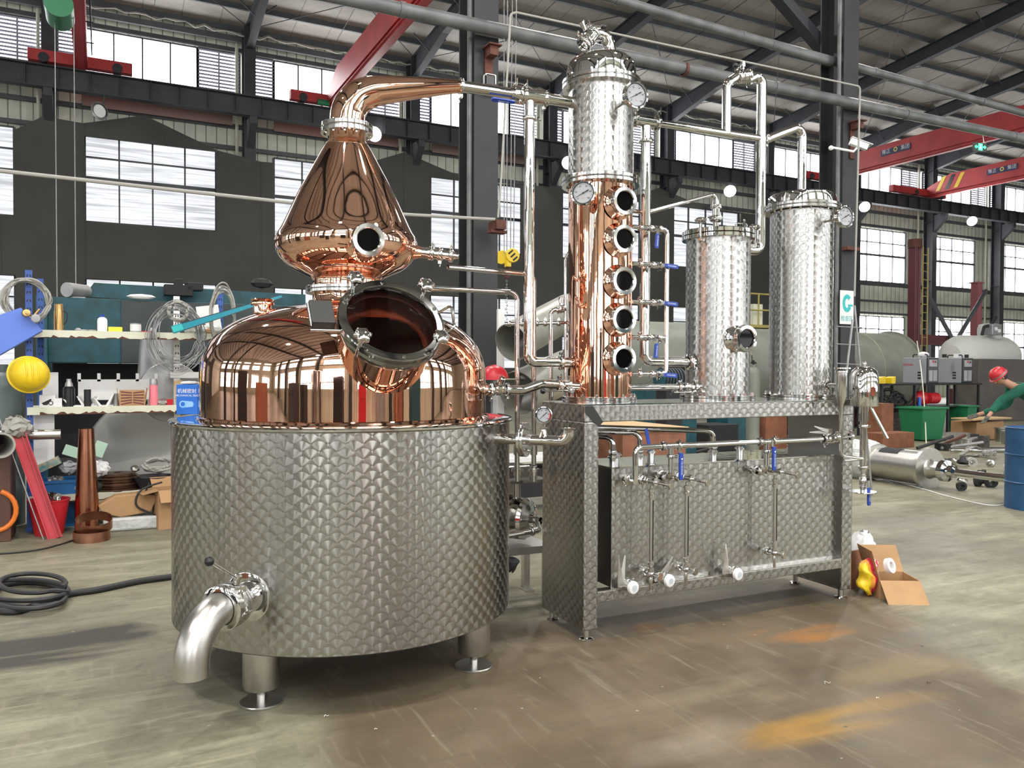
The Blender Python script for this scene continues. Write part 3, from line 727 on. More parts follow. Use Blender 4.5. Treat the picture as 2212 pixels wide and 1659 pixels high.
# ---------------------------------------------------------------- high bay lamps
def lamp(px, py, Y, lit, lab, r=.27, pos=None):
    c = pos or onY(px, py, Y); root = thing('high_bay_lamp', lab, 'lamp', c)
    a = V((-.5, -.7, -.45)).normalized()
    mb = MB(); mb.lathe([(.06, -.28), (.09, -.2), (.13, -.12), (r, 0), (r*1.03, 0), (.14, -.14), (.1, -.22), (.07, -.28)], c, a, 28); mb.build('lamp_shade', M['galv'], root)
    mb = MB(); mb.lathe([(.0, -.01), (r*.72, -.01)], c, a, 28); mb.build('lamp_lens', M['led'] if lit else M['white'], root)
    mb = MB(); mb.tube([c-a*.25, V((c.x-a.x*.25, 28.25, 9.93 if c.z < 9.93 else c.z+.2))], .02, 8); mb.build('lamp_arm', M['purl'], root)
lamp(1577, 413, 27.9, 1, 'lit high bay lamp glowing above the middle condenser')
lamp(1868, 447, 27.9, 1, 'lit high bay lamp just right of the right tall column')
lamp(2100, 478, 27.9, 1, 'lit high bay lamp at far right over the tall windows')
lamp(215, 240, 27.9, 0, 'unlit round high bay lamp above the left windows')
lamp(808, 290, 27.9, 1, 'lit high bay lamp half hidden behind the copper helmet')
lamp(1228, 352, 27.9, 1, 'lit high bay lamp hidden behind the top of the copper column')
# camera-side bay lamps hung from the rafters (they show as glints in the copper)
def hung_lamp(c, mat, lab, r=.27):
    root = thing('high_bay_lamp', lab, 'lamp', c)
    mb = MB(); mb.lathe([(.06, .3), (.1, .2), (r*1.1, 0), (r*1.14, 0), (.12, .22), (.07, .3)], c, UP, 28); mb.build('lamp_shade', M['galv'], root)
    mb = MB(); mb.lathe([(0, .02), (r, .02)], c, UP, 28); mb.build('lamp_lens', M[mat], root)
    mb = MB(); mb.tube([c+UP*.3, V((c.x, c.y, roofz(c.y)))], .012, 6); mb.build('lamp_rod', M['galv'], root)
k = 0
for x in (-6.5, -.5, 5.5, 11.5):
    for y in (-5.0, 2.2): k += 1; hung_lamp(V((x, y, 10.4)), 'led2', 'round high bay lamp hanging in the near bay, %s of eight' % ordn[k-1])
for k, (x, y) in enumerate(((-3.2, 13.5), (3.4, 14.0), (9.2, 13.0), (17.0, 12.0))): hung_lamp(V((x, y, 12.6)), 'led3', 'unseen roof lamp added to light the crane bay, %s from the left' % ordn[k], .3)  # unseen lamps added for brightness and shadows falling towards the camera
# exit sign
c = onY(2116, 318, 8.4); root = thing('exit_sign', 'green running-man exit sign hanging from the grey pipe', 'sign', c)
X = V((math.cos(.2), -math.sin(.2), 0)); Nn = V((-math.sin(.2), -math.cos(.2), 0))
mb = MB(); mb.box(c, (.26, .03, .14), ax=(X, Nn, UP)); mb.build('sign_case', M['black'], root, smooth=0)
M['exit'] = plain('exit_green', (.02, .9, .15), .5, emit=3.0)
mb = MB(); P0 = c+Nn*.017
def poly(pts): mb.prism(pts, P0, X, UP, Nn, .002)
poly([(-.04, -.055), (.04, -.055), (.04, .055), (-.04, .055)])
for s in (-1, 1): poly([(s*.05, .012), (s*.085, .012), (s*.085, .03), (s*.115, 0), (s*.085, -.03), (s*.085, -.012), (s*.05, -.012)][::s])
mb.build('green_symbol', M['exit'], root, smooth=0)
mb = MB(); P0 = c+Nn*.0195
poly([(-.006, .02), (.012, .016), (.02, -.006), (.01, -.01), (.016, -.042), (.006, -.042), (0, -.016), (-.02, -.03), (-.026, -.022), (-.006, -.004)])
poly([(.0+.011*math.cos(t*.628), .036+.011*math.sin(t*.628)) for t in range(10)])
mb.build('running_figure', M['white'], root, smooth=0)
mb = MB(); mb.tube([c+UP*.07+X*.09, c+X*.04+UP*.30], .006, 6); mb.build('hanger', M['white'], root)
# cameras
def cctv(c, d, lab, nm='security_camera'):
    root = thing(nm, lab, 'camera', c); d = V(d).normalized(); s = UP.cross(d).normalized(); u = d.cross(s)
    mb = MB(); mb.box(c, (.26, .09, .09), ax=(d, s, u)); mb.box(c+u*.055+d*.02, (.32, .11, .012), ax=(d, s, u)); mb.build('camera_body', M['white'], root, smooth=0, bevel=.008)
    mb = MB(); mb.cyl(c+d*.13, c+d*.145, .035, 18); mb.build('lens', M['black'], root)
    mb = MB(); mb.tube([c-u*.04, c-u*.12-d*.03, c-u*.16-d*.25+V((-.12, 0, 0))], .018, 8); mb.sph(c-u*.17-d*.25+V((-.14, 0, 0)), .035); mb.build('camera_arm', M['white'], root)
cctv(onY(1855, 312, 8.2), (.75, -.45, -.35), 'white bullet security camera on the right edge of the right tall column')
c = onY(1056, 178, 8.44); root = thing('dome_camera', 'small black and white dome camera on the left tall column', 'camera', c)
mb = MB(); mb.box(c+V((.01, 0, .03)), (.14, .1, .12)); mb.build('camera_housing', M['white'], root, smooth=0, bevel=.02)
mb = MB(); mb.box(c+V((-.01, -.05, 0)), (.12, .06, .14)); mb.build('lens_window', M['black'], root, smooth=0, bevel=.02)
# 6S sign
c = onY(1829, 664, 8.45)
root = thing('wall_notice', 'white and teal notice plate fixed low on the right tall column', 'sign', c)
mb = MB(); mb.box(c, (.28, .01, .50)); mb.build('plate', M['paper'], root, smooth=0)
M['tealink'] = plain('teal_ink', (.03, .42, .42), .6)
mb = MB(); Nn = V((0, -1, 0)); X = V((1, 0, 0))
o = c+V((0, -.006, .06)); R1, R2 = .115, .06; arc = [.7+i*(2*PI-1.2)/24 for i in range(25)]
pts = [(R1*.82*math.cos(t), R1*1.15*math.sin(t)) for t in arc]+[(R2*.7*math.cos(t), R2*1.15*math.sin(t)) for t in reversed(arc)]
mb.prism(pts, o, X, UP, Nn, .002); mb.box(o+V((.07, -.001, -.03)), (.1, .002, .03)); text_mb(mb, '检查区', c+V((0, -.008, -.17)), X, UP, .085); mb.build('teal_print', M['tealink'], root, smooth=0)
# ================================================================== FITTINGS
M['steel_vdk'] = plain('dark_grey_steel', (.035, .035, .033), .4, .3); M['ring_dk'] = plain('mirror_dark_steel', (.34, .345, .33), .09, 1)
def clamp(par, c, d, r, nut=None, mat='steel', name='clamp'):
    """sanitary clamp ring with hinge lug and wing nut; d along the pipe, nut = direction of the nut"""
    c = V(c); d = V(d).normalized(); mb = MB()
    mb.lathe([(r*.98, -.012), (r*1.28, -.009), (r*1.34, -.006), (r*1.34, .006), (r*1.28, .009), (r*.98, .012)], c, d, 28)
    n = V(nut).normalized() if nut is not None else (DOWN+d.cross(UP)*.6).normalized()
    n = (n-d*n.dot(d)).normalized(); s = d.cross(n); k = min(max(r, .02), .05)
    for sg in (-1, 1): mb.box(c+n*(r*1.34+k*.25)+s*(sg*k*.25), (k*.5, k*.22, .016), ax=(n, s, d))
    mb.cyl(c+n*(r*1.34+k*.35)-s*k*.7, c+n*(r*1.34+k*.35)+s*k*.9, k*.12, 8)
    w = c+n*(r*1.34+k*.35)+s*k*.95
    mb.sph(w, k*.2, 8)
    for sg in (-1, 1): mb.box(w+s*k*.15+n*(sg*k*.3), (k*.55, k*.35, k*.12), ax=(n, s, d))
    return mb.build(name, M[mat], par)
def flange_pair(par, c, d, r, ri, t=.02, nb=12, gap=.005, name='flange', bolts=True, mat='steel2'):
    c = V(c); d = V(d).normalized(); mb = MB()
    for s in (0, 1):
        h0 = s*(t+gap)-t-gap/2; mb.lathe([(ri, h0), (r-.002, h0), (r, h0+.002), (r, h0+t-.002), (r-.002, h0+t), (ri, h0+t)], c, d, 64)
    mb.lathe([(ri, -gap), (r*.93, -gap), (r*.93, gap), (ri, gap)], c, d, 48)
    o = mb.build(name, M[mat], par)
    if bolts:
        x, y, z = basis(d)
        bb = MB()
        for k in range(nb):
            a = 2*PI*(k+.3)/nb; p = c+x*(math.cos(a)*(r*.5+ri*.5+r*.02))+y*(math.sin(a)*(r*.5+ri*.5+r*.02))
            bb.lathe([(0, -t-.012), (.0075, -t-.012), (.0075, t+.012), (0, t+.012)], p, d, 6)
        bb.build('flange_bolts', M['steel'], o)
    return o
def gauge(par, c, nrm, r, stem=None, name='gauge', ang=205, redarc=False, roll=0):
    c = V(c); n = V(nrm).normalized(); X = UP.cross(n).normalized(); Y = n.cross(X); t = r*.42
    mb = MB(); mb.lathe([(0, -t), (r*.93, -t), (r*.95, -t*.1), (r, -t*.05), (r, t*.25), (r*.9, t*.3), (r*.86, t*.12), (r*.86, 0)], c, n, 40)
    g = mb.build(name, M['steel'], par)
    mb = MB(); mb.lathe([(0, .001), (r*.87, .001)], c, n, 40); mb.build('dial', M['dial'], g, smooth=0)
    mb = MB(); mb.lathe([(r*.79, .0015), (r*.875, .0015)], c, n, 40); mb.build('black_bezel', M['black'], g, smooth=0)
    mb = MB(); e = n*.0022
    for k in range(28):
        a = math.radians(225-270*k/27); u = X*math.cos(a)+Y*math.sin(a); v = n.cross(u); L = .1 if k % 3 == 0 else .05
        mb.box(c+e+u*(r*(.76-L/2)), (r*L, r*.018, .0006), ax=(u, v, n))
    a = math.radians(ang+roll); u = X*math.cos(a)+Y*math.sin(a); v = n.cross(u)
    mb.prism([(-.25*r, -.035*r), (.0, -.03*r), (.7*r, -.008*r), (.7*r, .008*r), (0, .03*r), (-.25*r, .035*r)], c+n*.004, u, v, n, .001)
    mb.prism([(-.5*r, -.04*r), (-.3*r, -.05*r), (-.15*r, -.02*r), (-.15*r, .02*r), (-.3*r, .05*r), (-.5*r, .04*r)], c+n*.004, u, v, n, .001)
    mb.lathe([(0, .006), (r*.07, .006), (r*.07, .003)], c, n, 12)
    for k, s in enumerate(('0', '20', '40', '60', '80', '100')):
        b = math.radians(225-270*k/5); text_mb(mb, s, c+e+(X*math.cos(b)+Y*math.sin(b))*r*.58, X, Y, r*.17, t=.0004)
    mb.build('dial_markings', M['black'], g, smooth=0, fixn=False)
    mb = MB()
    if redarc:
        P_ = [(r*.78*math.cos(t_), r*.78*math.sin(t_)) for t_ in [-.75+i*.11 for i in range(11)]]+[(r*.68*math.cos(t_), r*.68*math.sin(t_)) for t_ in [-.75+i*.11 for i in range(11)]][::-1]
        mb.prism(P_, c+e, X, Y, n, .001); mb.build('red_zone', M['red'], g, smooth=0)
    else:
        text_mb(mb, '°C', c+e-Y*r*.42, X, Y, r*.16, t=.0006); mb.build('red_lettering', M['red'], g, smooth=0, fixn=False)
    if stem is not None:
        mb = MB(); s0 = V(stem)
        mb.tube(bend([s0, c-n*(t+.03) if (s0-c).normalized().dot(n) < -.5 else c-n*t*.4+(s0-c).normalized()*r*.6, c-n*t*.5], .02), .008 if r < .05 else .011, 10)
        m = (s0+c)/2; dd = (c-s0).normalized(); mb.lathe([(.011, -.012), (.016, -.012), (.016, .012), (.011, .012)], m-dd*.02, dd, 6)
        mb.build('gauge_stem', M['steel2'], g)
    return g
def sight(par, c, nrm, rr, depth, mat='copper_col', glass='glassdk', ring='steel2', name='sight_glass'):
    """round window: stub, bright ring, dark glass; c = centre of the ring face"""
    c = V(c); n = V(nrm).normalized()
    mb = MB(); mb.lathe([(rr*.86, -.02), (rr*.82, -.03), (rr*.80, -.055), (rr*.8, -depth*.8), (rr*.95, -depth*1.05), (rr*1.2, -depth*1.3)], c, n, 44); st = mb.build('window_stub', M[mat], par)
    mb = MB(); mb.lathe([(rr*.8, -.034), (rr*.97, -.034), (rr, -.030), (rr, -.022), (rr*.97, -.018), (rr*.97, -.006), (rr*.94, 0), (rr*.72, .001), (rr*.66, -.004), (rr*.64, -.018)], c, n, 48); g = mb.build(name, M[ring], st)
    mb = MB(); mb.lathe([(0, -.012), (rr*.66, -.012)], c, n, 40); mb.build('pane_of_glass', M[glass], st)
    return st
def ball_valve(par, c, d, r, hdir, hside, L=.10, name='ball_valve', hmat='blue'):
    """c centre, d pipe dir, hdir = direction the lever points, hside = side of the body where the lever sits"""
    c = V(c); d = V(d).normalized(); hs = V(hside).normalized(); hd = V(hdir).normalized()
    mb = MB(); mb.lathe([(r, -.045), (r*1.35, -.044), (r*1.35, -.032), (r*1.1, -.03), (r*1.45, -.02), (r*1.55, 0), (r*1.45, .02), (r*1.1, .03), (r*1.35, .032), (r*1.35, .044), (r, .045)], c, d, 22)
    b = mb.build(name, M['steel'], par)
    mb = MB(); mb.cyl(c+hs*r, c+hs*(r*1.5+.022), .009, 12); mb.build('valve_stem', M['steel'], b)
    w = hs.cross(hd).normalized(); p = c+hs*(r*1.5+.02)
    mb = MB(); mb.box(p+hd*.018, (.05, .016, .004), ax=(hd, w, hs)); mb.build('lever', M['steel2'], b, smooth=0)
    mb = MB(); q = p+hd*.035
    mb.prism([(0, -.010), (L*.15, -.012), (L*.9, -.0135), (L, -.009), (L, .009), (L*.9, .0135), (L*.15, .012), (0, .010)], q-hs*.005, hd, w, hs if hd.cross(w).dot(hs) > 0 else -hs, .010)
    h = mb.build('lever_grip', M[hmat], b, smooth=0, bevel=.002)
    if hmat == 'blue':
        tm = MB(); text_mb(tm, 'CS-GUANG', q+hd*(L*.5)+hs*.0075, hd, hs.cross(hd), .012, t=.0004); tm.build('grip_print', M['white'], h, smooth=0, fixn=False)
    return b
def fly_valve(par, c, d, r, stem, hdir, L=.12, knob=True, name='butterfly_valve'):
    """butterfly valve body across d with a rod handle ending in a black ball"""
    c = V(c); d = V(d).normalized(); s = V(stem).normalized(); h = V(hdir).normalized()
    mb = MB(); mb.lathe([(r, -.03), (r*1.3, -.03), (r*1.3, -.022), (r*1.15, -.02), (r*1.4, -.012), (r*1.4, .012), (r*1.15, .02), (r*1.3, .022), (r*1.3, .03), (r, .03)], c, d, 28)
    b = mb.build(name, M['steel'], par)
    e = c+s*(r*1.4+.035)
    mb = MB(); mb.cyl(c+s*r, e+s*.012, .011, 14); mb.lathe([(.016, -.02), (.017, 0), (.017, .014), (.012, .018), (0, .018)], e, s, 16); mb.build('valve_stem', M['steel'], b)
    mb = MB(); mb.cyl(e, e+h*L, .0055, 10); mb.build('handle_rod', M['steel'], b)
    if knob: mb = MB(); mb.sph(e+h*(L+.008), .016, 16); mb.build('handle_knob', M['black'], b)
    return b
def star_knob(par, c, n, r=.034, foot=.07):
    c = V(c); n = V(n).normalized(); x, y, z = basis(n); vs = []; N = 48
    prof = [(.0, -.018), (.55, -.018), (.8, -.012), (.98, -.004), (1., .004), (.92, .013), (.6, .019), (0, .021)]
    for (q, h) in prof:
        for k in range(N):
            a = 2*PI*k/N; rr = r*q*(1+.13*q*math.cos(6*a)); vs.append(c+x*rr*math.cos(a)+y*rr*math.sin(a)+z*h)
    fs = [(i*N+k, i*N+(k+1) % N, (i+1)*N+(k+1) % N, (i+1)*N+k) for i in range(len(prof)-1) for k in range(N)]
    mb = MB(); mb.add(vs, fs); k = mb.build('star_knob', M['steel'], par, smooth=60)
    mb = MB(); mb.lathe([(.014, -.016), (.014, -.035), (.009, -.038), (.009, -foot)], c, n, 16); mb.build('knob_bolt', M['steel'], k)
    return k
def pipe(par, pts, r, R=.05, mat='steel', name='pipe', n=20, seg=10):
    mb = MB(); P = bend(pts, R, seg); mb.tube(P, r, n); return mb.build(name, M[mat], par)
def beads(mb, c, d, r): mb.lathe([(r, -.008), (r*1.18, -.006), (r*1.18, .006), (r, .008)], c, d, 20)
# ================================================================== THE COPPER STILL
T = MP(-1.1925, .4498, 0)
def TZ(z): return T+UP*z
still = thing('pot_still', 'big onion-domed copper pot still in a circle-polished steel jacket on stubby legs', 'still', T)
mb = MB(); mb.lathe([(.862, 0), (.862, .966)], TZ(.267), UP, 160); mb.build('jacket', M['jewel'], still)
mb = MB(); mb.lathe([(.862, 0), (.855, -.006), (.70, .004)], TZ(.267), UP, 96); mb.lathe([(.70, .004), (.0, .004)], TZ(.268), UP, 96); mb.build('jacket_floor', M['steel_dk'], still)
mb = MB(); mb.lathe([(.86, -.012), (.868, -.014), (.8755, -.008), (.8765, 0), (.872, .006), (.864, .008), (.80, .008), (.735, .010), (.72, .010)], TZ(1.236), UP, 160); mb.build('top_rim', M['steel'], still)
mb = MB(); mb.lathe([(.74, 0), (.752, .001), (.748, .010), (.738, .014)], TZ(1.245), UP, 128); mb.build('weld_bead', M['copper'], still)
e1 = MX; e2 = MY
for sx, sy in ((-1, -1), (1, -1), (1, 1), (-1, 1)):
    c = T+e1*(sx*.516)+e2*(sy*.516)
    mb = MB(); mb.lathe([(.0, .068), (.060, .068), (.076, .072), (.0815, .082), (.0815, .272)], c, UP, 40); lg = mb.build('leg', M['steel_br'], still)
    mb = MB(); mb.cyl(c+UP*.012, c+UP*.07, .021, 20); mb.build('foot_spindle', M['steel2'], lg)
    mb = MB(); mb.lathe([(0, 0), (.094, 0), (.096, .002), (.096, .008), (.093, .011), (.03, .013), (0, .013)], c, UP, 48); mb.build('foot_plate', M['steel_br'], lg)
# dome with an opening under the manhole
def prof2(pts, n=6):
    q = catmull([(a, b, 0) for a, b in pts], n); return [(p.x, p.y) for p in q]
mh_n = (md(0, -1)*.777+UP*.629).normalized(); mh_c = T+md(0, -1)*.808+UP*1.716
dome = prof2([(.735, 1.245), (.735, 1.33), (.7345, 1.44), (.722, 1.545), (.668, 1.648), (.573, 1.727), (.427, 1.787), (.297, 1.814), (.20, 1.83), (.178, 1.86)], 7)
dome[0] = (.735, 1.245)
dome = [(.735, 1.245), (.735, 1.30), (.735, 1.36)]+[p for p in dome if p[1] > 1.38]+[(.178, 1.89)]
mb = MB(); NS = 200; mb.lathe(dome, T, UP, NS)
keep = []
for i, f in enumerate(mb.f):
    c = sum((V(mb.v[k]) for k in f), V())/4; w_ = c-mh_c
    if (w_-mh_n*w_.dot(mh_n)).length < .185 and w_.dot(mh_n) > -.5: continue
    keep.append(i)
mb.f = [mb.f[i] for i in keep]; mb.uv = {}; mb.mi = [0]*len(mb.f)
mb.build('copper_dome', M['copper'], still, smooth=60, fixn=False)
mb = MB(); mb.lathe([(.72, 1.24), (.70, .9), (.55, .62), (0, .5)], T, UP, 48); mb.build('pot_inside', M['copper_in'], still)
flange_pair(still, TZ(1.907), UP, .214, .17, .0165, 16, .003, 'neck_flange', bolts=False)
mb = MB(); mb.lathe(prof2([(.178, 1.915), (.178, 1.94), (.182, 1.967), (.225, 1.99), (.30, 2.03), (.352, 2.085), (.370, 2.14), (.362, 2.185), (.330, 2.243), (.245, 2.425), (.165, 2.575), (.117, 2.662), (.0965, 2.69)], 7)+[(.093, 2.70), (.092, 2.728)], T, UP, 144)
mb.build('copper_helmet', M['copper'], still, smooth=60)
fl = flange_pair(still, TZ(2.752), UP, .137, .09, .021, 12, .008, 'top_flange')
# copper swan neck
CC = MP(.245, .245, 0)      # axis of the copper column
du = (CC-T); Ld = du.length; du = du.normalized()
def SN(h, z): return T+du*h+UP*z
raw = catmull([SN(0, 2.76), SN(.0, 2.80), SN(.012, 2.862), SN(.055, 2.925), SN(.125, 2.965), SN(.21, 2.985), SN(.34, 3.008), SN(.48, 3.03), SN(.615, 3.048)], 7)
rr = []
for p in raw:
    h = (p-T).dot(du); rr.append(.091 if h < .02 else max(.034, .091-.0*h-(h-.02)*.0958 if h < .615 else .034))
mb = MB(); mb.tube(raw, rr, 48); mb.build('swan_neck', M['copper'], still, smooth=60)
# helmet porthole
pc = T+md(0, -1)*.425+UP*2.118
sight(still, pc, md(0, -1), .083, .07, 'copper')
# little charging nozzle on the dome
c = onY(584, 690, (T+md(-.93, .1)*.40).y); c = T+md(-.98, .05)*.43+UP*1.765
z_ = 1.79
mb = MB(); mb.lathe([(.055, -.02), (.047, .005), (.045, .02), (.045, .055)], c, UP, 32); nz_ = mb.build('charging_nozzle', M['copper'], still)
mb = MB(); mb.lathe([(.04, .05), (.058, .052), (.060, .058), (.058, .066), (.04, .068)], c, UP, 32); mb.lathe([(0, .07), (.05, .07), (.057, .078), (.05, .084), (0, .086)], c, UP, 32); mb.build('nozzle_cap', M['copper_col'], nz_)
# manhole
nk = MB(); nk.lathe([(.214, -.03), (.212, -.06), (.212, -.30), (.218, -.36), (.235, -.40), (.27, -.44), (.32, -.50)], mh_c, mh_n, 96); nk_o = nk.build('manhole_neck', M['copper'], still, smooth=60)
nk = MB(); nk.lathe([(.205, -.03), (.205, -.30), (.20, -.44)], mh_c, mh_n, 64); nk.build('neck_lining', M['copper_in'], nk_o)
nk = MB(); nk.lathe([(.20, -.075), (.232, -.075), (.234, -.07), (.234, -.04), (.232, -.036)], mh_c, mh_n, 96); nk.lathe([(.20, -.03), (.236, -.03), (.239, -.027), (.239, -.006), (.235, -.001), (.228, .0), (.202, .001), (.199, -.004), (.197, -.03)], mh_c, mh_n, 96)
ring = nk.build('manhole_frame', M['ring_dk'], still)
nk = MB(); nk.lathe([(0, -.014), (.2, -.014)], mh_c, mh_n, 64); nk.build('manhole_glass', M['glass'], ring, smooth=0)
mx_, my_, mz_ = MX, mh_n.cross(MX), mh_n      # my_ points up the slope
if my_.z < 0: my_ = -my_
for a in (130, 42, 222, -42):
    a = math.radians(a); u = mx_*math.cos(a)+my_*math.sin(a)
    k = star_knob(ring, mh_c+u*.232+mh_n*.062, mh_n, .036, .13)
for a in (92, 156, 18, -88, -20):
    a = math.radians(a); u = mx_*math.cos(a)+my_*math.sin(a); q = MB(); q.lathe([(0, .006), (.007, .006), (.009, .001)], mh_c+u*.219, mh_n, 14); q.build('frame_screw', M['steel'], ring)
q = MB(); h0 = mh_c-mx_*.30-my_*.0; q.box(h0-mh_n*.035+my_*.04, (.10, .13, .055), ax=(mx_, my_, mh_n)); hg = q.build('hinge_block', M['steel_vdk'], ring, smooth=0, bevel=.006)
q = MB(); q.cyl(h0+mx_*-.06-my_*.05-mh_n*.03, h0+mx_*.07-my_*.05-mh_n*.03, .007, 12); q.cyl(h0-mx_*.052-my_*.03-mh_n*.03, h0-mx_*.052+my_*.10-mh_n*.03, .006, 12); q.build('hinge_pin', M['steel2'], ring)
q = MB(); a0 = mh_c+mx_*.225+my_*.045; a1 = mh_c+mx_*.215-my_*.085; o_ = mx_*.045+mh_n*.055
q.tube(bend([a0, a0+o_*1.0, a1+o_*.9, a1], .02), .0065, 10); q.build('lid_handle', M['steel'], ring)
# bottom outlet with butterfly valve and elbow
od = V(onZ(533, 1292, .513)-TZ(.513)); od.z = 0
th = math.radians(-17.6); _x, _y = c2w(math.sin(th), -math.cos(th)); od = V((_x, _y, 0)).normalized()
oc = T+od*.86+UP*.512
ob = MB(); ob.lathe([(.070, -.05), (.068, .0), (.067, .02), (.066, .06)], oc, od, 48); op = ob.build('outlet_collar', M['steel2'], still)
ob = MB(); ob.lathe([(.06, -.03), (.104, -.03), (.108, -.004), (.108, .003), (.104, .005), (.06, .004)], oc, od, 48); ob.build('collar_lip', M['steel'], op)
vc = oc+od*.125
ob = MB(); ob.lathe([(.066, -.07), (.066, -.045), (.088, -.04), (.09, -.034), (.09, -.018), (.078, -.016), (.09, -.012), (.094, .0), (.09, .014), (.078, .018), (.088, .022), (.088, .04), (.082, .045), (.069, .048)], vc, od, 44)
va = ob.build('outlet_valve', M['steel2'], still)
sd = od.cross(UP); 
for k, (su, sv) in enumerate(((.6, .8), (-.7, .7), (-.95, -.3), (.9, -.35))):
    u = (sd*su+UP*sv).normalized(); ob = MB(); ob.cyl(vc+u*.088-od*.035, vc+u*.088+od*.035, .006, 8); ob.sph(vc+u*.088+od*.036, .008, 8); ob.build('valve_bolt', M['steel'], va)
clamp(va, vc+od*.048, od, .072, -sd+UP*.3, name='outlet_clamp')
st = (UP*.75+sd*-.0+od*-.0).normalized(); st = (UP*.92-sd*-.38).normalized()
if _ray is None: pass
cr = V((math.cos(YW), -math.sin(YW), 0))     # picture right
st = (UP*.95+cr*.30).normalized(); e = vc+st*.125
ob = MB(); ob.cyl(vc+st*.07, e, .013, 16); ob.lathe([(.016, -.03), (.016, .006), (.012, .009), (0, .009)], e, st, 16); ob.build('handle_boss', M['steel2'], va)
hd = (at(452, 1213, 3.17)-e); L = hd.length; hd.normalize()
ob = MB(); ob.cyl(e-st*.01, e+hd*(L-.01), .0065, 12); ob.build('handle_rod', M['steel'], va)
ob = MB(); ob.sph(e+hd*L, .0195, 20); ob.build('handle_knob', M['black'], va)
p0 = vc+od*.045; p1 = vc+od*.18; p2 = V((p1.x, p1.y, .515))+od*.028
el = bend([p0, p0+od*.185, p0+od*.185+V((0, 0, -.215))], .17, 18)
ob = MB(); ob.tube(el, .0675, 48, caps=False); ob.tube(el[::-1], .0645, 48, caps=False)
ob.build('outlet_elbow', M['steel_br'], still, fixn=False)
# small dent boss on the left of the jacket
c = T+(c2v if False else V(at(403, 1113, 4.0)-TZ(0)).normalized())*0
# side branch with bolted flange, gauge and upturned end
th = math.radians(70); _x, _y = c2w(math.sin(th), -math.cos(th)); sd2 = V((_x, _y, 0)).normalized()
s0 = T+sd2*.85+UP*1.153; L2 = .37
br = MB(); br.tube(bend([s0, s0+sd2*L2, s0+sd2*L2+UP*.055], .045), .0255, 24); bo = br.build('side_branch', M['steel'], still)
flange_pair(bo, s0+sd2*.145, sd2, .084, .026, .014, 8, .004, 'branch_flange')
br = MB(); br.lathe([(.0255, -.002), (.03, .002), (.038, .005), (.038, .009), (.024, .009), (.022, 0)], s0+sd2*L2+UP*.055, UP, 28); br.build('ferrule', M['steel'], bo)
gp = s0+sd2*.245
br = MB(); br.lathe([(.026, .015), (.02, .03), (.013, .045), (.013, .055), (.018, .056), (.018, .062), (.008, .063), (.008, .09)], gp, UP, 24); br.build('gauge_tee', M['steel'], bo)
vd = (V((0, 0, 1.5))-gp); vd.z = 0; vd.normalize()
gauge(bo, gp+UP*.122, vd, .041, name='pressure_gauge', ang=222, redarc=True)
# valve cluster on the right of the helmet
h0 = T+cr*.355+UP*2.115
hdn = (cr-UP*.10+V((.0, .0, 0))).normalized()
br = MB(); br.lathe([(.05, -.02), (.034, .02), (.028, .04)], h0, hdn, 28); cu = br.build('helmet_branch', M['copper'], still)
br = MB(); br.lathe([(.028, 0), (.028, .04), (.036, .04), (.036, .05), (.027, .05), (.027, .09), (.034, .09), (.034, .10), (.026, .10), (.026, .15), (.033, .155), (.033, .17), (.02, .175), (.014, .20), (0, .205)], h0+hdn*.035, hdn, 28); br.build('relief_valve', M['steel'], cu)
for k, t_ in enumerate((.06, .105, .16)): clamp(cu, h0+hdn*(.035+t_), hdn, .027, UP if k % 2 == 0 else -UP)
# glass dome seen behind the helmet
gc = T+md(.62, .78)*.40+UP*2.17
br = MB(); br.lathe([(.10, -.04), (.10, .05), (.092, .10), (.065, .14), (.03, .158), (0, .16)], gc, UP, 32); br.build('rear_light_dome', M['glass'], still)
# ================================================================== steel line from swan neck to column
def PXp(px, py, t):   # point on the still-column plane at fraction t of the run
    return T+du*(Ld*t)
ln = thing('vapour_line', 'polished steel vapour pipe joining the swan neck to the top of the copper column', 'pipe', SN(.62, 3.048))
zA, zB = 3.048, 3.022
def LV(h): return SN(h, zA+(zB-zA)*(h-.615)/(Ld-.615))
dl = (LV(Ld)-LV(.615)).normalized()
mb = MB(); mb.tube([LV(.615), LV(Ld-.17)], .0315, 28); mb.build('straight_pipe', M['steel'], ln)
clamp(ln, LV(.617), dl, .034, -UP)
for h in (.925, .985, 1.105): clamp(ln, LV(h), dl, .0335, (UP if h < 1 else -UP))
ball_valve(ln, LV(.945), dl, .032, -dl, (-UP+md(0, -1)*.6).normalized(), L=.135, name='ball_valve')
# tee and downcomer
hT = None
best = None
for i in range(400):
    h = .7+i*.002; q = LV(h); d_ = V((q.x, q.y, 0)); cx_ = q.x*math.cos(YW)-q.y*math.sin(YW); cy_ = q.x*math.sin(YW)+q.y*math.cos(YW)
    px_ = 1106+FPX*cx_/cy_
    if best is None or abs(px_-1141) < best[0]: best = (abs(px_-1141), h)
hT = best[1]; tp = LV(hT)
mb = MB(); mb.lathe([(.0405, -.11), (.0405, .11)], tp, dl, 28); mb.build('tee_body', M['steel'], ln)
dc = thing('reflux_downpipe', 'tall polished downpipe from the vapour tee turning into the foot of the copper column', 'pipe', tp-UP*.05)
e = CC-V((tp.x, tp.y, 0)); e.z = 0; ehat = e.normalized()
mb = MB(); mb.tube(bend([tp-UP*.03, V((tp.x, tp.y, 1.535)), V((tp.x, tp.y, 1.535))+ehat*(e.length-.17)], .045, 12), .0295, 28); mb.build('downpipe_tube', M['steel'], dc)
mb = MB(); mb.lathe([(.02, -.02), (.021, -.075), (.029, -.085), (.029, -.14)], tp, UP, 24); mb.build('reducer', M['steel2'], dc)
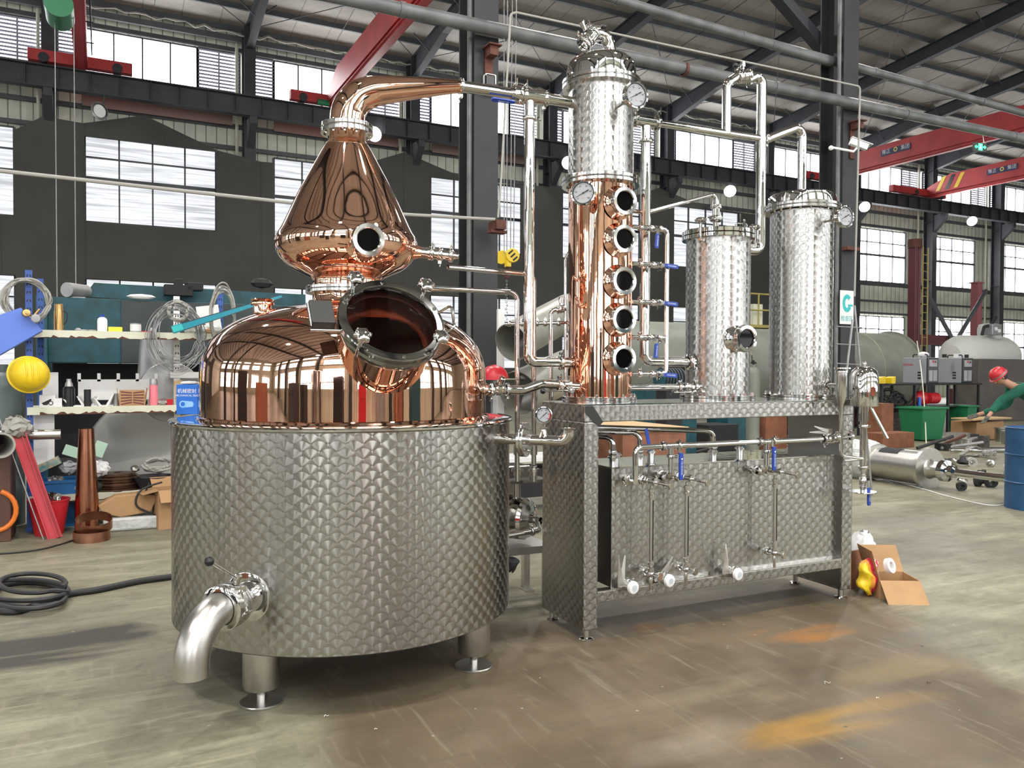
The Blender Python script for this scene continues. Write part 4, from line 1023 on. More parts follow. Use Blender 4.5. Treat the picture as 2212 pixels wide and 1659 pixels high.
clamp(dc, tp-UP*.125, UP, .031, md(1, -.4)); clamp(dc, V((tp.x, tp.y, 1.535))+ehat*(e.length-.24), ehat, .033, UP)
M['steel_bl'] = plain('cast_steel_lever', (.62, .61, .58), .38, .75)
# ================================================================== FRAME
L_, W_, ZT = 2.038, .489, 1.3056
fr = thing('support_frame', 'circle-polished stainless portal frame carrying the three columns', 'frame', MO, DM)
def mbox(mb, a0, a1, b0, b1, z0, z1): mb.box(MP((a0+a1)/2, (b0+b1)/2, (z0+z1)/2), (a1-a0, b1-b0, z1-z0), rz=DM); return mb
for nm, a0, a1 in (('left_end_panel', 0, .092), ('right_end_panel', L_-.09, L_)):
    mb = MB(); mbox(mb, a0, a1, 0, W_, .062, ZT-.098); mb.build(nm, M['jewel_dk'], fr, smooth=0, bevel=.006)
    mb = MB(); aa = a1+.0012 if a0 == 0 else a0-.0012; mb.box(MP(aa, W_/2, .64), (.002, W_-.02, 1.12), rz=DM); mb.build('inner_plate', M['steel_dk'], fr, smooth=0)
mb = MB(); mbox(mb, 0, L_, 0, .05, ZT-.098, ZT-.004); mb.build('front_beam', M['jewel_dk'], fr, smooth=0, bevel=.005)
mb = MB(); mbox(mb, 0, L_, W_-.05, W_, ZT-.098, ZT-.004); mb.build('rear_beam', M['jewel_dk'], fr, smooth=0)
for a0, a1 in ((0, .05), (L_-.05, L_)): mb = MB(); mbox(mb, a0, a1, .05, W_-.05, ZT-.098, ZT-.004); mb.build('side_beam', M['jewel_dk'], fr, smooth=0)
mb = MB(); mbox(mb, -.003, L_+.003, -.003, W_+.003, ZT-.004, ZT+.001); mb.build('deck_plate', M['steel2'], fr, smooth=0)
mb = MB(); mbox(mb, .09, L_-.09, 0, .05, .208, .268); mb.build('bottom_rail', M['jewel_dk'], fr, smooth=0, bevel=.004)
mb = MB(); mbox(mb, .09, L_-.09, -.002, .052, .268, .274); mb.build('rail_lip', M['steel'], fr, smooth=0)
mb = MB(); mbox(mb, .09, L_-.09, W_-.05, W_, .208, .268); mb.build('rear_rail', M['jewel_dk'], fr, smooth=0)
mb = MB(); mb.prism([(.002, ZT-.008), (.052, ZT-.008), (.118, ZT-.098), (.088, ZT-.125), (.002, ZT-.045)], MP(0, -.0022, 0), MX, UP, MY, .002); mb.build('mitre_reflection', M['steel_vdk'], fr, smooth=0)  # thin dark strip imitates the dark reflection at the mitre
for a, b in ((.046, .046), (L_-.046, .046), (.046, W_-.046), (L_-.046, W_-.046)):
    mb = MB(); c = MP(a, b, 0); mb.lathe([(0, 0), (.040, 0), (.041, .003), (.036, .009), (.018, .013), (.017, .066)], c, UP, 28); mb.build('adjustable_foot', M['steel'], fr)
# ================================================================== SPIRIT TANK
A0, A1, B0, B1, Z0, Z1 = .205, 1.955, .045, .455, .268, .942
tk = thing('receiver_tank', 'long circle-polished steel receiver box sitting low inside the frame', 'tank', MP(1.08, .25, Z0), DM)
mb = MB(); mbox(mb, A0, A1, B0, B1, Z0, Z1); 
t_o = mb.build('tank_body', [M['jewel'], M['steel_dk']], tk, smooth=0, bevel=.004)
for p in t_o.data.polygons: p.material_index = 1 if abs(V(p.normal).x) > .9 or abs(V(p.normal).y) < -.9 else 0  # end faces given dark steel to imitate their dark reflection
mb = MB(); mbox(mb, A0-.004, A1+.004, B0-.006, B1+.004, Z1, Z1+.006); mb.build('tank_lid', M['steel'], tk, smooth=0)
def topstub(a, b, r=.022, h=.055, tall=None):
    c = MP(a, b, Z1+.005); mb = MB(); mb.lathe([(r, 0), (r, h*.6), (r*1.5, h*.62), (r*1.5, h*.8), (r*1.1, h*.82), (r*1.1, h)], c, UP, 22); return mb.build('lid_ferrule', M['steel2'], tk)
for a, b in ((.30, .18), (.50, .20), (.40, .30), (1.05, .20), (1.35, .30), (.68, .34)): topstub(a, b)
# rear vapour returns arching out of the lid
def arch(a, b, z, a2, b2, lab, r=.016, z2=None):
    o = thing('return_pipe', lab, 'pipe', MP(a, b, Z1+.04)); z2 = z2 or z+.01
    mb = MB(); mb.tube(bend([MP(a, b, Z1+.03), MP(a, b, z), MP(a2, b2, z2)], .045), r, 18); mb.build('pipe_run', M['steel'], o)
    clamp(o, MP(a, b, Z1+.075), UP, r*1.2, md(-1, -.2)); return o
arch(.30, .18, 1.10, .10, .44, 'short hooked pipe at the far left end of the receiver lid')
arch(.50, .20, 1.12, .105, .44, 'hooked pipe in the middle left of the receiver lid')
arch(1.05, .20, 1.115, .105, .25, 'long hooked pipe rising from the centre of the receiver lid', z2=1.165)
# ================================================================== COLUMNS
cx1, cx2, cx3 = .245, 1.1136, 1.813
fb = md(0, -1)
def lvl(a, b, z): return MP(a, b, z)
def base_flange(par, c, r, n=16):
    mb = MB()
    for z0, z1 in ((.001, .016), (.019, .034)): mb.lathe([(.1, z0), (r-.002, z0), (r, z0+.002), (r, z1-.002), (r-.002, z1), (.1, z1)], c, UP, 64)
    o = mb.build('base_flange', M['steel2'], par)
    x, y, z = MX, MY, UP
    for k in range(n):
        a = 2*PI*(k+.4)/n; p = c+x*(r*.93*math.cos(a))+y*(r*.93*math.sin(a))
        mb = MB(); mb.lathe([(0, .034), (.009, .034), (.009, .046), (.004, .047), (.004, .053), (0, .053)], p, UP, 6); mb.build('flange_bolt', M['steel2'], o)
    return o
C1 = MP(cx1, .245, ZT)
col = thing('copper_column', 'tall copper rectifying column with five round sight glasses and a steel cap', 'column still', C1)
R1 = .186
mb = MB(); mb.lathe([(R1, .034), (R1, 1.25)], C1, UP, 96); mb.build('copper_shell', M['copper_col'], col)
base_flange(col, C1, .218)
flange_pair(col, MP(cx1, .245, 2.578), UP, .226, .15, .0195, 20, .006, 'joint_flange')
mb = MB(); mb.lathe([(.189, 0), (.189, .53)], MP(cx1, .245, 2.60), UP, 96); mb.build('steel_shell', M['jewel_s'], col)
flange_pair(col, MP(cx1, .245, 3.140), UP, .226, .15, .0215, 20, .006, 'cap_flange')
mb = MB(); mb.lathe([(.20, 3.16), (.20, 3.225), (.192, 3.262), (.16, 3.292), (.10, 3.312), (0, 3.322)], MP(cx1, .245, 0), UP, 96); mb.build('cap_dome', M['steel'], col)
for k in range(10):
    a = 2*PI*(k+.2)/10; p = MP(cx1, .245, 3.163)+MX*(.212*math.cos(a))+MY*(.212*math.sin(a)); mb = MB(); mb.cyl(p, p+UP*.014, .008, 6); mb.build('cap_bolt', M['steel2'], col)
for zz in (2.43, 2.222, 1.989, 1.776, 1.557): sight(col, MP(cx1, .245, zz)+fb*.262, fb, .0805, .055)
def gpos(px, py, cxx, rho, tgt=None): pass
gC = at(1260, 417, 4.42); gn = (V((0, 0, 0))+ (V((0, 0, 1.5))-gC)); gn.z = 0; gn = (gn.normalized()+md(-.12, 0)*.3).normalized()
gauge(col, gC, gn, .069, stem=MP(cx1, .245, gC.z-.04)+(gC-MP(cx1, .245, gC.z)).normalized()*.18, name='thermometer', ang=207)
gC = at(1374, 205, 4.385); gauge(col, gC, fb, .074, stem=MP(cx1, .245, gC.z-.01)+fb*.185, name='thermometer', ang=210)
# small copper hooks on the left of the shell
for zz, aa in ((2.02, -62), (1.86, -62)):
    t_ = math.radians(aa); u = (MX*math.sin(t_)-MY*math.cos(t_)); p = MP(cx1, .245, zz)+u*R1; mb = MB(); mb.tube(catmull([p-u*.01, p+u*.035+UP*-.015, p+u*.05+UP*.02], 5), .008, 8); mb.build('copper_hook', M['copper_col'], col)
# overhead vent elbow + valve on the cap
vt = thing('vent_assembly', 'butterfly valve and bent vent elbow on top of the copper column cap', 'valve', MP(cx1, .245, 3.33))
c0 = MP(cx1-.04, .245, 3.315)
mb = MB(); mb.tube(catmull([c0+MX*.09, c0+MX*.095+UP*.06, c0+MX*.06+UP*.115, c0+MX*.0+UP*.12, c0-MX*.03+UP*.10, c0-MX*.075+UP*.05], 6), .036, 24); mb.build('vent_elbow', M['steel'], vt)
q = c0-MX*.045+UP*.085; dq = (-MX*.6-UP*.7).normalized()
fly_valve(vt, q, dq, .034, (UP*.8-MX*.45).normalized(), (MX*.98+MY*-.2).normalized(), L=.12)
clamp(vt, q+dq*.05, dq, .034, -MX-MY); clamp(vt, q-dq*.045, dq, .034, MY*-1+UP)
mb = MB(); mb.lathe([(.034, .0), (.034, .02)], c0-MX*.075+UP*.045, dq, 24); mb.build('vent_stub', M['steel'], vt)
# middle vessel
C2 = MP(cx2, .245, ZT)
mid = thing('condenser_vessel', 'middle steel vessel with clamped lid and one side porthole', 'condenser', C2)
mb = MB(); mb.lathe([(.198, .034), (.198, 1.005)], C2, UP, 96); mb.build('vessel_shell', M['jewel_s'], mid)
base_flange(mid, C2, .232)
mb = MB(); mb.lathe([(.19, 2.308), (.222, 2.308), (.224, 2.31), (.224, 2.33), (.222, 2.332), (.19, 2.332)], MP(cx2, .245, 0), UP, 72); mb.lathe([(.0, 2.336), (.222, 2.336), (.224, 2.338), (.224, 2.360), (.221, 2.363), (.15, 2.366), (0, 2.372)], MP(cx2, .245, 0), UP, 72); ld = mb.build('lid_flange', M['steel'], mid)
for ang in (205, 345, 95, 268):
    a = math.radians(ang); u = MX*math.cos(a)+MY*math.sin(a); p = MP(cx2, .245, 2.33)+u*.245
    mb = MB(); mb.cyl(p-UP*.05, p+UP*.07, .0085, 10); mb.box(p-UP*.045-u*.012, (.05, .02, .016), ax=(u, u.cross(UP), UP)); mb.build('swing_bolt', M['steel'], ld)
    if ang != 268:
        mb = MB(); mb.lathe([(0, .055), (.022, .055), (.036, .066), (.038, .074), (.032, .082), (.018, .088), (0, .09)], p, UP, 24); mb.build('hand_nut', M['steel'], ld)
mb = MB(); q = MP(cx2+.10, .20, 2.372); mb.tube(bend([q, q+UP*.05, q+UP*.05+MX*.09, q+MX*.09], .01), .005, 8); mb.build('lid_handle', M['steel'], ld)
sight(mid, MP(cx2, .245, 1.686)+fb*.272, fb, .083, .07, 'steel', ring='steel')
# top fitting of the middle vessel
tf = MP(cx2-.02, .245, 0)
mb = MB(); mb.lathe([(.018, 2.37), (.018, 2.42), (.03, 2.425), (.04, 2.435), (.04, 2.455), (.03, 2.46), (.024, 2.465), (.024, 2.505), (.034, 2.508), (.034, 2.53), (.024, 2.533), (.02, 2.56)], tf, UP, 28); mb.build('top_fitting', M['steel'], mid)
clamp(mid, tf+UP*2.448, UP, .032, md(-1, -.3)); clamp(mid, tf+UP*2.518, UP, .026, md(-1, -.6))
# right vessel
C3 = MP(cx3, .245, ZT)
rgt = thing('condenser_vessel', 'rightmost tallest steel condenser with a domed lid and thermometer', 'condenser', C3)
mb = MB(); mb.lathe([(.2015, .034), (.2015, 1.235)], C3, UP, 96); mb.build('vessel_shell', M['jewel_s'], rgt)
base_flange(rgt, C3, .236)
flange_pair(rgt, MP(cx3, .245, 2.565), UP, .245, .15, .018, 20, .005, 'lid_flange')
mb = MB(); mb.lathe([(.218, 2.58), (.218, 2.622), (.212, 2.648), (.19, 2.662), (.1, 2.67), (0, 2.672)], MP(cx3, .245, 0), UP, 96); mb.build('lid_dome', M['steel'], rgt)
gC = at(1826, 468, 5.045); gauge(rgt, gC, fb, .069, stem=MP(cx3, .245, gC.z+.0)+fb*.2, name='thermometer', ang=208)
# ================================================================== OVERHEAD LINES
ov = thing('transfer_line', 'polished transfer pipe running from the copper column over to the right condenser', 'pipe', MP(.45, .245, 2.975))
zt = 2.98
mb = MB(); mb.tube([MP(.42, .245, zt), MP(.64, .245, zt)], .034, 28); mb.build('tee_body', M['steel'], ov)
mb = MB(); mb.tube([MP(.60, .245, zt), MP(1.52, .245, zt+.012)], .0225, 24); mb.build('long_pipe', M['steel'], ov)
mb = MB(); mb.tube(bend([MP(1.50, .245, zt+.012), MP(cx3, .245, zt+.145), MP(cx3, .245, 2.665)], .055, 12), .0285, 28); mb.build('drop_pipe', M['steel'], ov)
mb = MB(); mb.lathe([(.045, 0), (.036, .012), (.029, .02)], MP(cx3, .245, 2.668), UP, 24); mb.build('pipe_collar', M['steel'], ov)
for a in (.475, .635): clamp(ov, MP(a, .245, zt), MX, .036, UP)
clamp(ov, MP(1.495, .245, zt+.01), MX, .026, -UP)
dp = thing('condensate_downpipe', 'tall polished pipe beside the copper column turning into the middle vessel', 'pipe', MP(.55, .245, zt-.1))
ax_ = .56
mb = MB(); mb.tube(bend([MP(ax_, .245, zt-.03), MP(ax_, .245, 1.545), MP(cx2-.19, .245, 1.545)], .045, 12), .0305, 28); mb.build('downpipe_tube', M['steel'], dp)
mb = MB(); mb.lathe([(.02, -.02), (.021, -.075), (.03, -.085), (.03, -.13)], MP(ax_, .245, zt), UP, 24); mb.build('reducer', M['steel2'], dp)
clamp(dp, MP(ax_, .245, zt-.12), UP, .032, md(-.6, -1)); clamp(dp, MP(cx2-.225, .245, 1.545), MX, .036, md(.2, -1))
# gooseneck
gn_ = thing('gooseneck_pipe', 'inverted U pipe with a butterfly valve rising high over the middle vessel', 'pipe', MP(1.178, .245, 3.0))
a1_, a2_ = 1.17, 1.457
mb = MB(); mb.tube(bend([MP(a1_, .245, zt), MP(a1_, .245, 3.30), MP(a1_+.10, .245, 3.365)], .06, 10), .0285, 28); mb.build('riser', M['steel'], gn_)
mb = MB(); mb.tube(bend([MP(a2_-.12, .245, 3.345), MP(a2_-.05, .245, 3.385), MP(a2_, .245, 3.36), MP(a2_, .245, 2.27), MP(a2_-.12, .245, 2.265), MP(a2_-.135, .245, 2.335)], [.06, .04, .05, .05], 10), .0315, 28); mb.build('drop_leg', M['steel'], gn_)
q = MP(a1_+.13, .245, 3.365); dq = md(1, 0, .28)
fly_valve(gn_, q, dq, .030, (UP*.97-MX*.0), md(-1, -.5, -.42), L=.12)
clamp(gn_, q+dq*.042, dq, .031, -UP+MX*.3); clamp(gn_, q-dq*.042, dq, .031, UP); clamp(gn_, MP(a2_-.13, .245, 2.315), UP, .031, -UP-MX)
# thin line into the middle vessel lid
tl = thing('thin_feed_line', 'thin steel line climbing from the copper column to the fitting on the middle lid', 'pipe', MP(.43, .3, 2.44))
mb = MB(); mb.tube(bend([MP(.40, .285, 2.447), MP(.60, .285, 2.447), MP(cx2-.02, .245, 2.60), MP(cx2-.02, .245, 2.55)], [.02, .03], 8), .0125, 16); mb.build('thin_tube', M['steel'], tl)
clamp(tl, MP(.60, .285, 2.447), MX, .013, -UP)
# ================================================================== SAMPLING TREE right of the copper column
tr = thing('sampling_manifold', 'thin vertical manifold with five small branches and blue levers beside the copper column', 'manifold', MP(.68, .10, 1.47))
bb = .115; va_ = .625
zs = [2.318, 2.107, 1.888, 1.683, 1.470]
mb = MB(); mb.tube(bend([MP(va_-.10, bb, zs[0]+.0), MP(va_, bb, zs[0]), MP(va_, bb, zs[4]), MP(va_-.08, bb, zs[4])], .03), .0135, 18); mb.build('manifold_pipe', M['steel'], tr)
for i, z in enumerate(zs):
    p0 = MP(cx1+.135, bb, z); mb = MB(); mb.tube([p0, MP(va_-.02, bb, z)], .0125, 16); x_ = MB()
    beads(mb, MP(.47, bb, z), MX, .0125); br_ = mb.build('branch_pipe', M['steel'], tr)
    clamp(br_, MP(.435, bb, z), MX, .015, UP); clamp(br_, MP(.575, bb, z), MX, .015, -UP)
    hd = {0: -UP, 1: MX, 2: MX, 3: -UP, 4: MX}[i]
    if i in (0, 3): ball_valve(br_, MP(.53, bb, z), MX, .013, md(-.08, 0, -1), md(0, -1, 0), L=.085)
    else: ball_valve(br_, MP(.545, bb, z), MX, .013, md(1, 0, -.07), md(0, -1, 0), L=.095)
# ================================================================== LOW FEED LINES
fz = 1.405
fd = thing('feed_line', 'crooked polished feed pipe with black-ball handles between the still and the copper column', 'pipe', T+md(1, 0)*.75+UP*fz)
s0 = T+md(.97, -.25)*.72+UP*(fz-.02); e0 = MP(cx1-.17, .20, 1.40)
m1 = s0.lerp(e0, .42)-UP*.012; m2 = s0.lerp(e0, .62)+UP*.022
mb = MB(); mb.tube(bend([s0, m1, m2, e0], .1, 6), .026, 24); mb.build('feed_pipe', M['steel'], fd)
dd = (e0-s0).normalized()
mb = MB(); mb.lathe([(.055, -.03), (.04, .01), (.031, .03)], s0, dd, 28); mb.build('copper_socket', M['copper'], fd)
fly_valve(fd, s0.lerp(e0, .17), dd, .027, (UP*1+md(0, -.3)).normalized(), md(1, -.35, .05), L=.10)
for t_ in (.10, .26, .80, .9): clamp(fd, s0.lerp(e0, t_)+UP*(-.006 if t_ < .5 else .01), dd, .028, UP if t_ > .5 else -UP)
fly_valve(fd, s0.lerp(e0, .86)+UP*.006, dd, .027, (md(0, -1, -.35)), -dd, L=.16)
f2 = thing('feed_line', 'straight low pipe with a black-ball handle between the copper column and middle vessel', 'pipe', MP(.42, .2, 1.40))
mb = MB(); mb.tube([MP(cx1+.15, .18, 1.392), MP(cx2-.13, .18, 1.392)], .0185, 20); mb.build('feed_pipe', M['steel'], f2)
fly_valve(f2, MP(.83, .18, 1.392), MX, .02, md(0, -1, -.5), md(-1, 0, 0), L=.15)
for a in (.77, .89): clamp(f2, MP(a, .18, 1.392), MX, .021, UP)
mb = MB(); mb.lathe([(.02, .0), (.026, .01), (.026, .03), (.016, .04)], MP(.93, .16, 1.355), UP, 18); mb.build('drain_plug', M['steel'], f2)
# ================================================================== FRONT MANIFOLD ON THE RECEIVER
bm = -.055; zm = 1.064
mf = thing('product_manifold', 'horizontal steel manifold in front of the receiver with blue lever valves', 'manifold', MP(.4, bm, zm))
def aof(px, py, b=bm):
    q = onB(px, py, b)-MO; return q.dot(MX), q.z
aL = aof(1373, 965)[0]; a1m = aof(1449, 960)[0]; a2m = aof(1656, 952)[0]; aV = aof(1792, 944)[0]
mb = MB(); mb.tube(bend([MP(aL, bm, .885), MP(aL, bm, zm), MP(aV+.11, bm, zm)], .035), .0165, 22); mb.tube([MP(aL-.0, bm+.09, .875), MP(aL, bm-.0, .875)], .017, 18); mb.build('header_pipe', M['steel'], mf)
for a in (a1m, a2m):
    mb = MB(); mb.tube(bend([MP(a, bm, zm), MP(a, bm, .895), MP(a-.02, bm+.10, .875)], .03), .0165, 20); mb.build('drop_branch', M['steel'], mf)
    for s_ in (-.05, .05): clamp(mf, MP(a+s_*1.1, bm, zm), MX, .019, md(.3, -.5, .8 if s_ > 0 else .6))
    clamp(mf, MP(a, bm, zm-.06), UP, .018, md(1, -.5))
    ball_valve(mf, MP(a+.085, bm-.02, .93), UP, .014, md(.05, 0, .001)*.02+UP*-1, md(0, -1), L=.002, name='ball_valve') if 0 else None
    clamp(mf, MP(a-.045, bm+.02, .885), MX, .018, md(-.4, -.5, .8))
for px, y0, y1 in ((1470, 978, 1035), (1671, 965, 1018)):
    a, z = aof(px, y0, bm-.06); L = (y1-y0)*.00268
    mb = MB(); mb.box(MP(a, bm-.05, z+.015), (.016, .004, .05), rz=DM); lv = mb.build('lever', M['steel2'], mf, smooth=0)
    mb = MB(); w_ = .0135; mb.prism([(-.010, 0), (-w_, -.02), (-w_, -L*.9), (-.009, -L), (.009, -L), (w_, -L*.9), (w_, -.02), (.010, 0)], MP(a, bm-.06, z), MX, UP, -MY, .011); g_ = mb.build('lever_grip', M['blue'], lv, smooth=0, bevel=.002)
    tm = MB(); text_mb(tm, '► CS-GUANG', MP(a, bm-.0735, z-L*.5), -UP, MX, .015, t=.0004); tm.build('grip_print', M['white'], lv, smooth=0, fixn=False)
mb = MB(); q = MP(aof(1385, 940)[0]+.0, .1, 1.12)
# upright fittings + lever seen against the plywood
lv = MB(); p_ = onB(1400, 950, .02); lv.box(p_, (.02, .006, .13), ax=((MX*.97+UP*.24).normalized(), MY, (UP*.97-MX*.24).normalized())); lv.build('lever_grip', M['blue'], mf, smooth=0)
# end valve with double blade handle
fv = MP(aV, bm, zm)
mb = MB(); mb.lathe([(.017, -.045), (.03, -.043), (.03, -.032), (.022, -.03), (.034, -.02), (.034, .02), (.022, .03), (.03, .032), (.03, .043), (.017, .045)], fv, MX, 26); v_ = mb.build('end_valve', M['steel'], mf)
clamp(v_, fv-MX*.045, MX, .022, md(0, -.7, -1)); clamp(v_, fv+MX*.045, MX, .022, md(0, -.7, 1))
def blade(par, base, dirs, up, L=.13, w=.028):
    for k, d_ in enumerate(dirs):
        d_ = V(d_).normalized(); u = V(up); u = (u-d_*u.dot(d_)).normalized()
        mb = MB(); mb.prism([(0, -w*.5), (L*.25, -w*.5), (L, -w*.16), (L, w*.02), (L*.25, w*.35), (0, w*.5)], V(base), d_, u, d_.cross(u), .004 if k == 0 else .003); mb.build('blade_handle', M['steel_bl'], par, smooth=0)
blade(v_, fv+UP*.045, (md(-1, -.1, .28), md(-1, .15, .0)), UP, .15)
mb = MB(); mb.cyl(fv+UP*.02, fv+UP*.065, .016, 16); mb.build('valve_stem', M['steel'], v_)
# upper sample valves with round end caps
def capvalve(a, z, lab_d, parent, r=.0165):
    c = MP(a, bm+.10, z); n = md(.12, -1)
    mb = MB(); mb.lathe([(r*.9, 0), (r*.9, .035), (r*1.5, .036), (r*1.5, .05), (r*1.0, .052), (r*1.0, .09), (r*.8, .092), (r*.8, .13), (r*1.25, .132), (r*1.25, .15), (0, .151)], c, n, 24)
    return mb.build('sample_cock', M['steel'], parent)
for px, py in ((1409, 1037), (1487, 1030), (1680, 1015)):
    a, z = aof(px-20, py, bm+.05); cv = capvalve(a, z, '', mf)
    mb = MB(); n = md(.35, -1, -.1); c = MP(a+.03, bm-.04, z-.005); mb.cyl(c, c+n*.09, .0085, 12); mb.lathe([(0, .09), (.0215, .09), (.0225, .094), (.0215, .098), (0, .098)], c, n, 24); mb.build('turn_button', M['steel2'], cv)
    clamp(cv, MP(a, bm+.06, z), md(.12, -1), .02, md(-1, 0, .5))
for px, py in ((1362, 1033), (1432, 1022), (1637, 1012)):
    a, z = aof(px, py, bm+.05); mb = MB(); n = md(-.25, -1, -.1); c = MP(a, bm+.10, z); mb.lathe([(.014, 0), (.014, .05), (.024, .052), (.024, .07), (.014, .072), (.012, .10), (0, .108)], c, n, 22); o_ = mb.build('check_fitting', M['steel'], mf); clamp(o_, c+n*.06, n, .02, md(-1, 0, -.6))
# level gauges
def level(px, y0, y1, lab):
    a, zt_ = aof(px, y0, bm-.01); a, zb_ = aof(px, y1, bm-.01)
    o = thing('level_gauge', lab, 'gauge', MP(a, bm-.01, zb_), DM); c = MP(a, bm-.01, 0)
    mb = MB(); mb.tube([c+UP*(zb_), c+UP*(zt_)], .0115, 20); mb.build('sight_tube', M['steel2'], o)
    s = MB(); s.box(c+fb*.0098+MX*.0035+UP*((zb_+zt_)/2), (.007, .005, (zt_-zb_)*.84), rz=DM); s.build('dark_slot', M['black'], o, smooth=0)
    for z, sg in ((zt_, 1), (zb_, -1)):
        n = MB(); n.lathe([(.012, -.022*sg), (.018, -.02*sg), (.018, -.004*sg), (.014, 0), (.014, .012*sg), (.019, .014*sg), (.019, .03*sg), (.010, .034*sg), (.010, .05*sg)], c+UP*z, UP, 18); n.build('gland_nut', M['steel2'], o)
    # bottom cock
    n = md(.3, -1, -.08); p = c+UP*(zb_-.045)
    k = MB(); k.tube([p+MY*.09, p], .0125, 16); k.lathe([(.0, .0), (.017, 0), (.019, .02), (.014, .03), (.009, .034), (.009, .075)], p-n*.015, n, 18); k.lathe([(0, .075), (.0215, .075), (.0225, .08), (.0215, .084), (0, .084)], p-n*.015, n, 24); k.build('drain_cock', M['steel2'], o)
    k = MB(); k.lathe([(.011, 0), (.011, -.025), (.013, -.03), (.010, -.05), (.0085, -.085), (.0075, -.09)], p, UP, 16); k.build('drain_nozzle', M['steel2'], o)
    clamp(o, p+MY*.055, MY, .019, md(-1, 0, .4))
    return o
level(1406, 1068, 1222, 'leftmost of the three upright level gauge tubes on the receiver front')
level(1482, 1060, 1212, 'middle level gauge tube on the receiver front, near its left end')
level(1673, 1045, 1178, 'right-hand level gauge tube standing alone on the receiver front')
# capped outlet valves
def outlet(px, py, lab, hd):
    a, z = aof(px, py, bm-.04); c = MP(a, .045, z); n = md(.12, -1, -.03)
    o = thing('outlet_valve', lab, 'valve', c, DM)
    mb = MB(); mb.lathe([(.02, 0), (.02, .025), (.032, .027), (.032, .04), (.024, .042), (.03, .05), (.03, .075), (.024, .078), (.032, .08), (.032, .092), (.02, .094)], c, n, 26); mb.build('valve_body', M['steel'], o)
    mb = MB(); mb.lathe([(0, .12), (.024, .12), (.033, .117), (.036, .110), (.036, .098), (.030, .094)], c, n, 30); mb.build('white_cap', M['white'], o)
    mb = MB(); mb.lathe([(0, .1215), (.017, .1215)], c, n, 24); mb.build('cap_centre', M['capgrey'], o, smooth=0)
    s = c+n*.062+MX*-.03; mb = MB(); mb.cyl(c+n*.062, s-MX*.03, .012, 14); mb.build('valve_stem', M['steel'], o)
    clamp(o, c+n*.088, n, .025, UP)
    blade(o, s-MX*.02+n*.01, hd, MX if abs(V(hd[0]).z) > .5 else UP, .175, .042); return o
M['capgrey'] = plain('milky_cap_centre', (.5, .56, .6), .4)
outlet(1371, 1272, 'white-capped outlet valve at the lower left of the receiver with blades pointing up', (md(-.25, -.25, 1), md(.22, .1, 1)))
outlet(1450, 1257, 'white-capped outlet valve with blades laid over to the upper right', (md(-.5, -.2, -.25)*-1, md(1, .3, .9)))
outlet(1599, 1243, 'white-capped outlet valve at the middle of the receiver with upright blades', (md(-.28, -.25, 1), md(.05, .1, 1)))
# ================================================================== SPIRIT SAFE AT RIGHT END
sf = thing('spirit_funnel', 'slim pointed steel cup with a long stem at the right end of the deck', 'funnel', MP(2.06, .03, 1.0))
fc = at(1817, 860, 5.05); fc = V((fc.x, fc.y, 0))
def zof(py, d=5.05): return 1.5+(799-py)*d/1738
mb = MB(); mb.lathe([(.005, zof(930)), (.0115, zof(930)), (.0115, zof(877)), (.018, zof(872)), (.034, zof(856)), (.034, zof(806)), (.039, zof(805)), (.039, zof(801)), (.03, zof(800))], fc, UP, 32); mb.build('cup', M['steel2'], sf)
mb = MB(); mb.lathe([(0, zof(797)), (.052, zof(797)), (.052, zof(794)), (0, zof(794))], fc+MX*.01, UP, 28); mb.build('cup_lid', M['steel2'], sf)
mb = MB()
for k in range(3): q = fc+V((.03*math.cos(2.1*k), .03*math.sin(2.1*k), 0)); mb.cyl(q+UP*zof(802), q+UP*zof(796), .003, 6)
mb.build('lid_posts', M['steel'], sf)
rp = thing('cooling_outlet', 'short clamped stub pipe joining the right condenser foot to the pointed cup', 'pipe', MP(cx3, .1, 1.42))
pa = V(MP(cx3, .245, zof(833)))+ (fc-MP(cx3, .245, 0)).normalized()*.19; pa.z = zof(833); pb = fc+UP*zof(833)
mb = MB(); mb.tube([pa, pb-(pb-pa).normalized()*.03], .0155, 20); mb.build('stub', M['steel'], rp)
clamp(rp, pa+(pb-pa).normalized()*.045, pb-pa, .021, UP); clamp(rp, pa+(pb-pa).normalized()*.015, pb-pa, .021, -UP)
mb = MB(); mb.tube(bend([fc+UP*zof(925), fc+UP*zof(985), at(1868, 992, 5.15)], .04), .0115, 16); mb.build('stem_pipe', M['steel'], sf)
mb = MB(); q = fc+UP*zof(944); mb.tube([MP(aV+.09, bm, zm), q+MX*.1], .0135, 16); mb.build('cross_pipe', M['steel'], sf); clamp(sf, q+MX*.09, MX, .018, UP); clamp(sf, q-MX*.03, MX, .018, UP)
ss = thing('spirit_safe', 'domed steel spirit safe with an oval window on a tall drain stem', 'spirit safe', at(1866, 1062, 5.15))
sc0 = at(1866, 860, 5.15); sc0 = V((sc0.x, sc0.y, 0)); zz = lambda py: 1.5+(799-py)*5.15/1738
mb = MB(); mb.lathe([(0, zz(877)), (.086, zz(877)), (.088, zz(875)), (.0885, zz(822)), (.0875, zz(821))], sc0, UP, 48); mb.build('safe_body', M['steel'], ss)
mb = MB(); mb.lathe([(.0875, zz(821)), (.086, zz(813)), (.076, zz(801)), (.055, zz(795)), (.025, zz(792)), (.007, zz(791.5)), (.006, zz(789))], sc0, UP, 48); mb.build('safe_dome', M['steel'], ss)
mb = MB(); mb.sph(sc0+UP*zz(786), .016, 16); mb.build('dome_knob', M['steel'], ss)
n = (V((0, 0, 1.5))-sc0); n.z = 0; n.normalize(); u = n.cross(UP)*-1; n2 = (n*.86-u*-.5).normalized() if (n.cross(UP)).dot(cr) > 0 else (n*.86+u*-.5).normalized()
n2 = (n*.85+cr*.52).normalized()
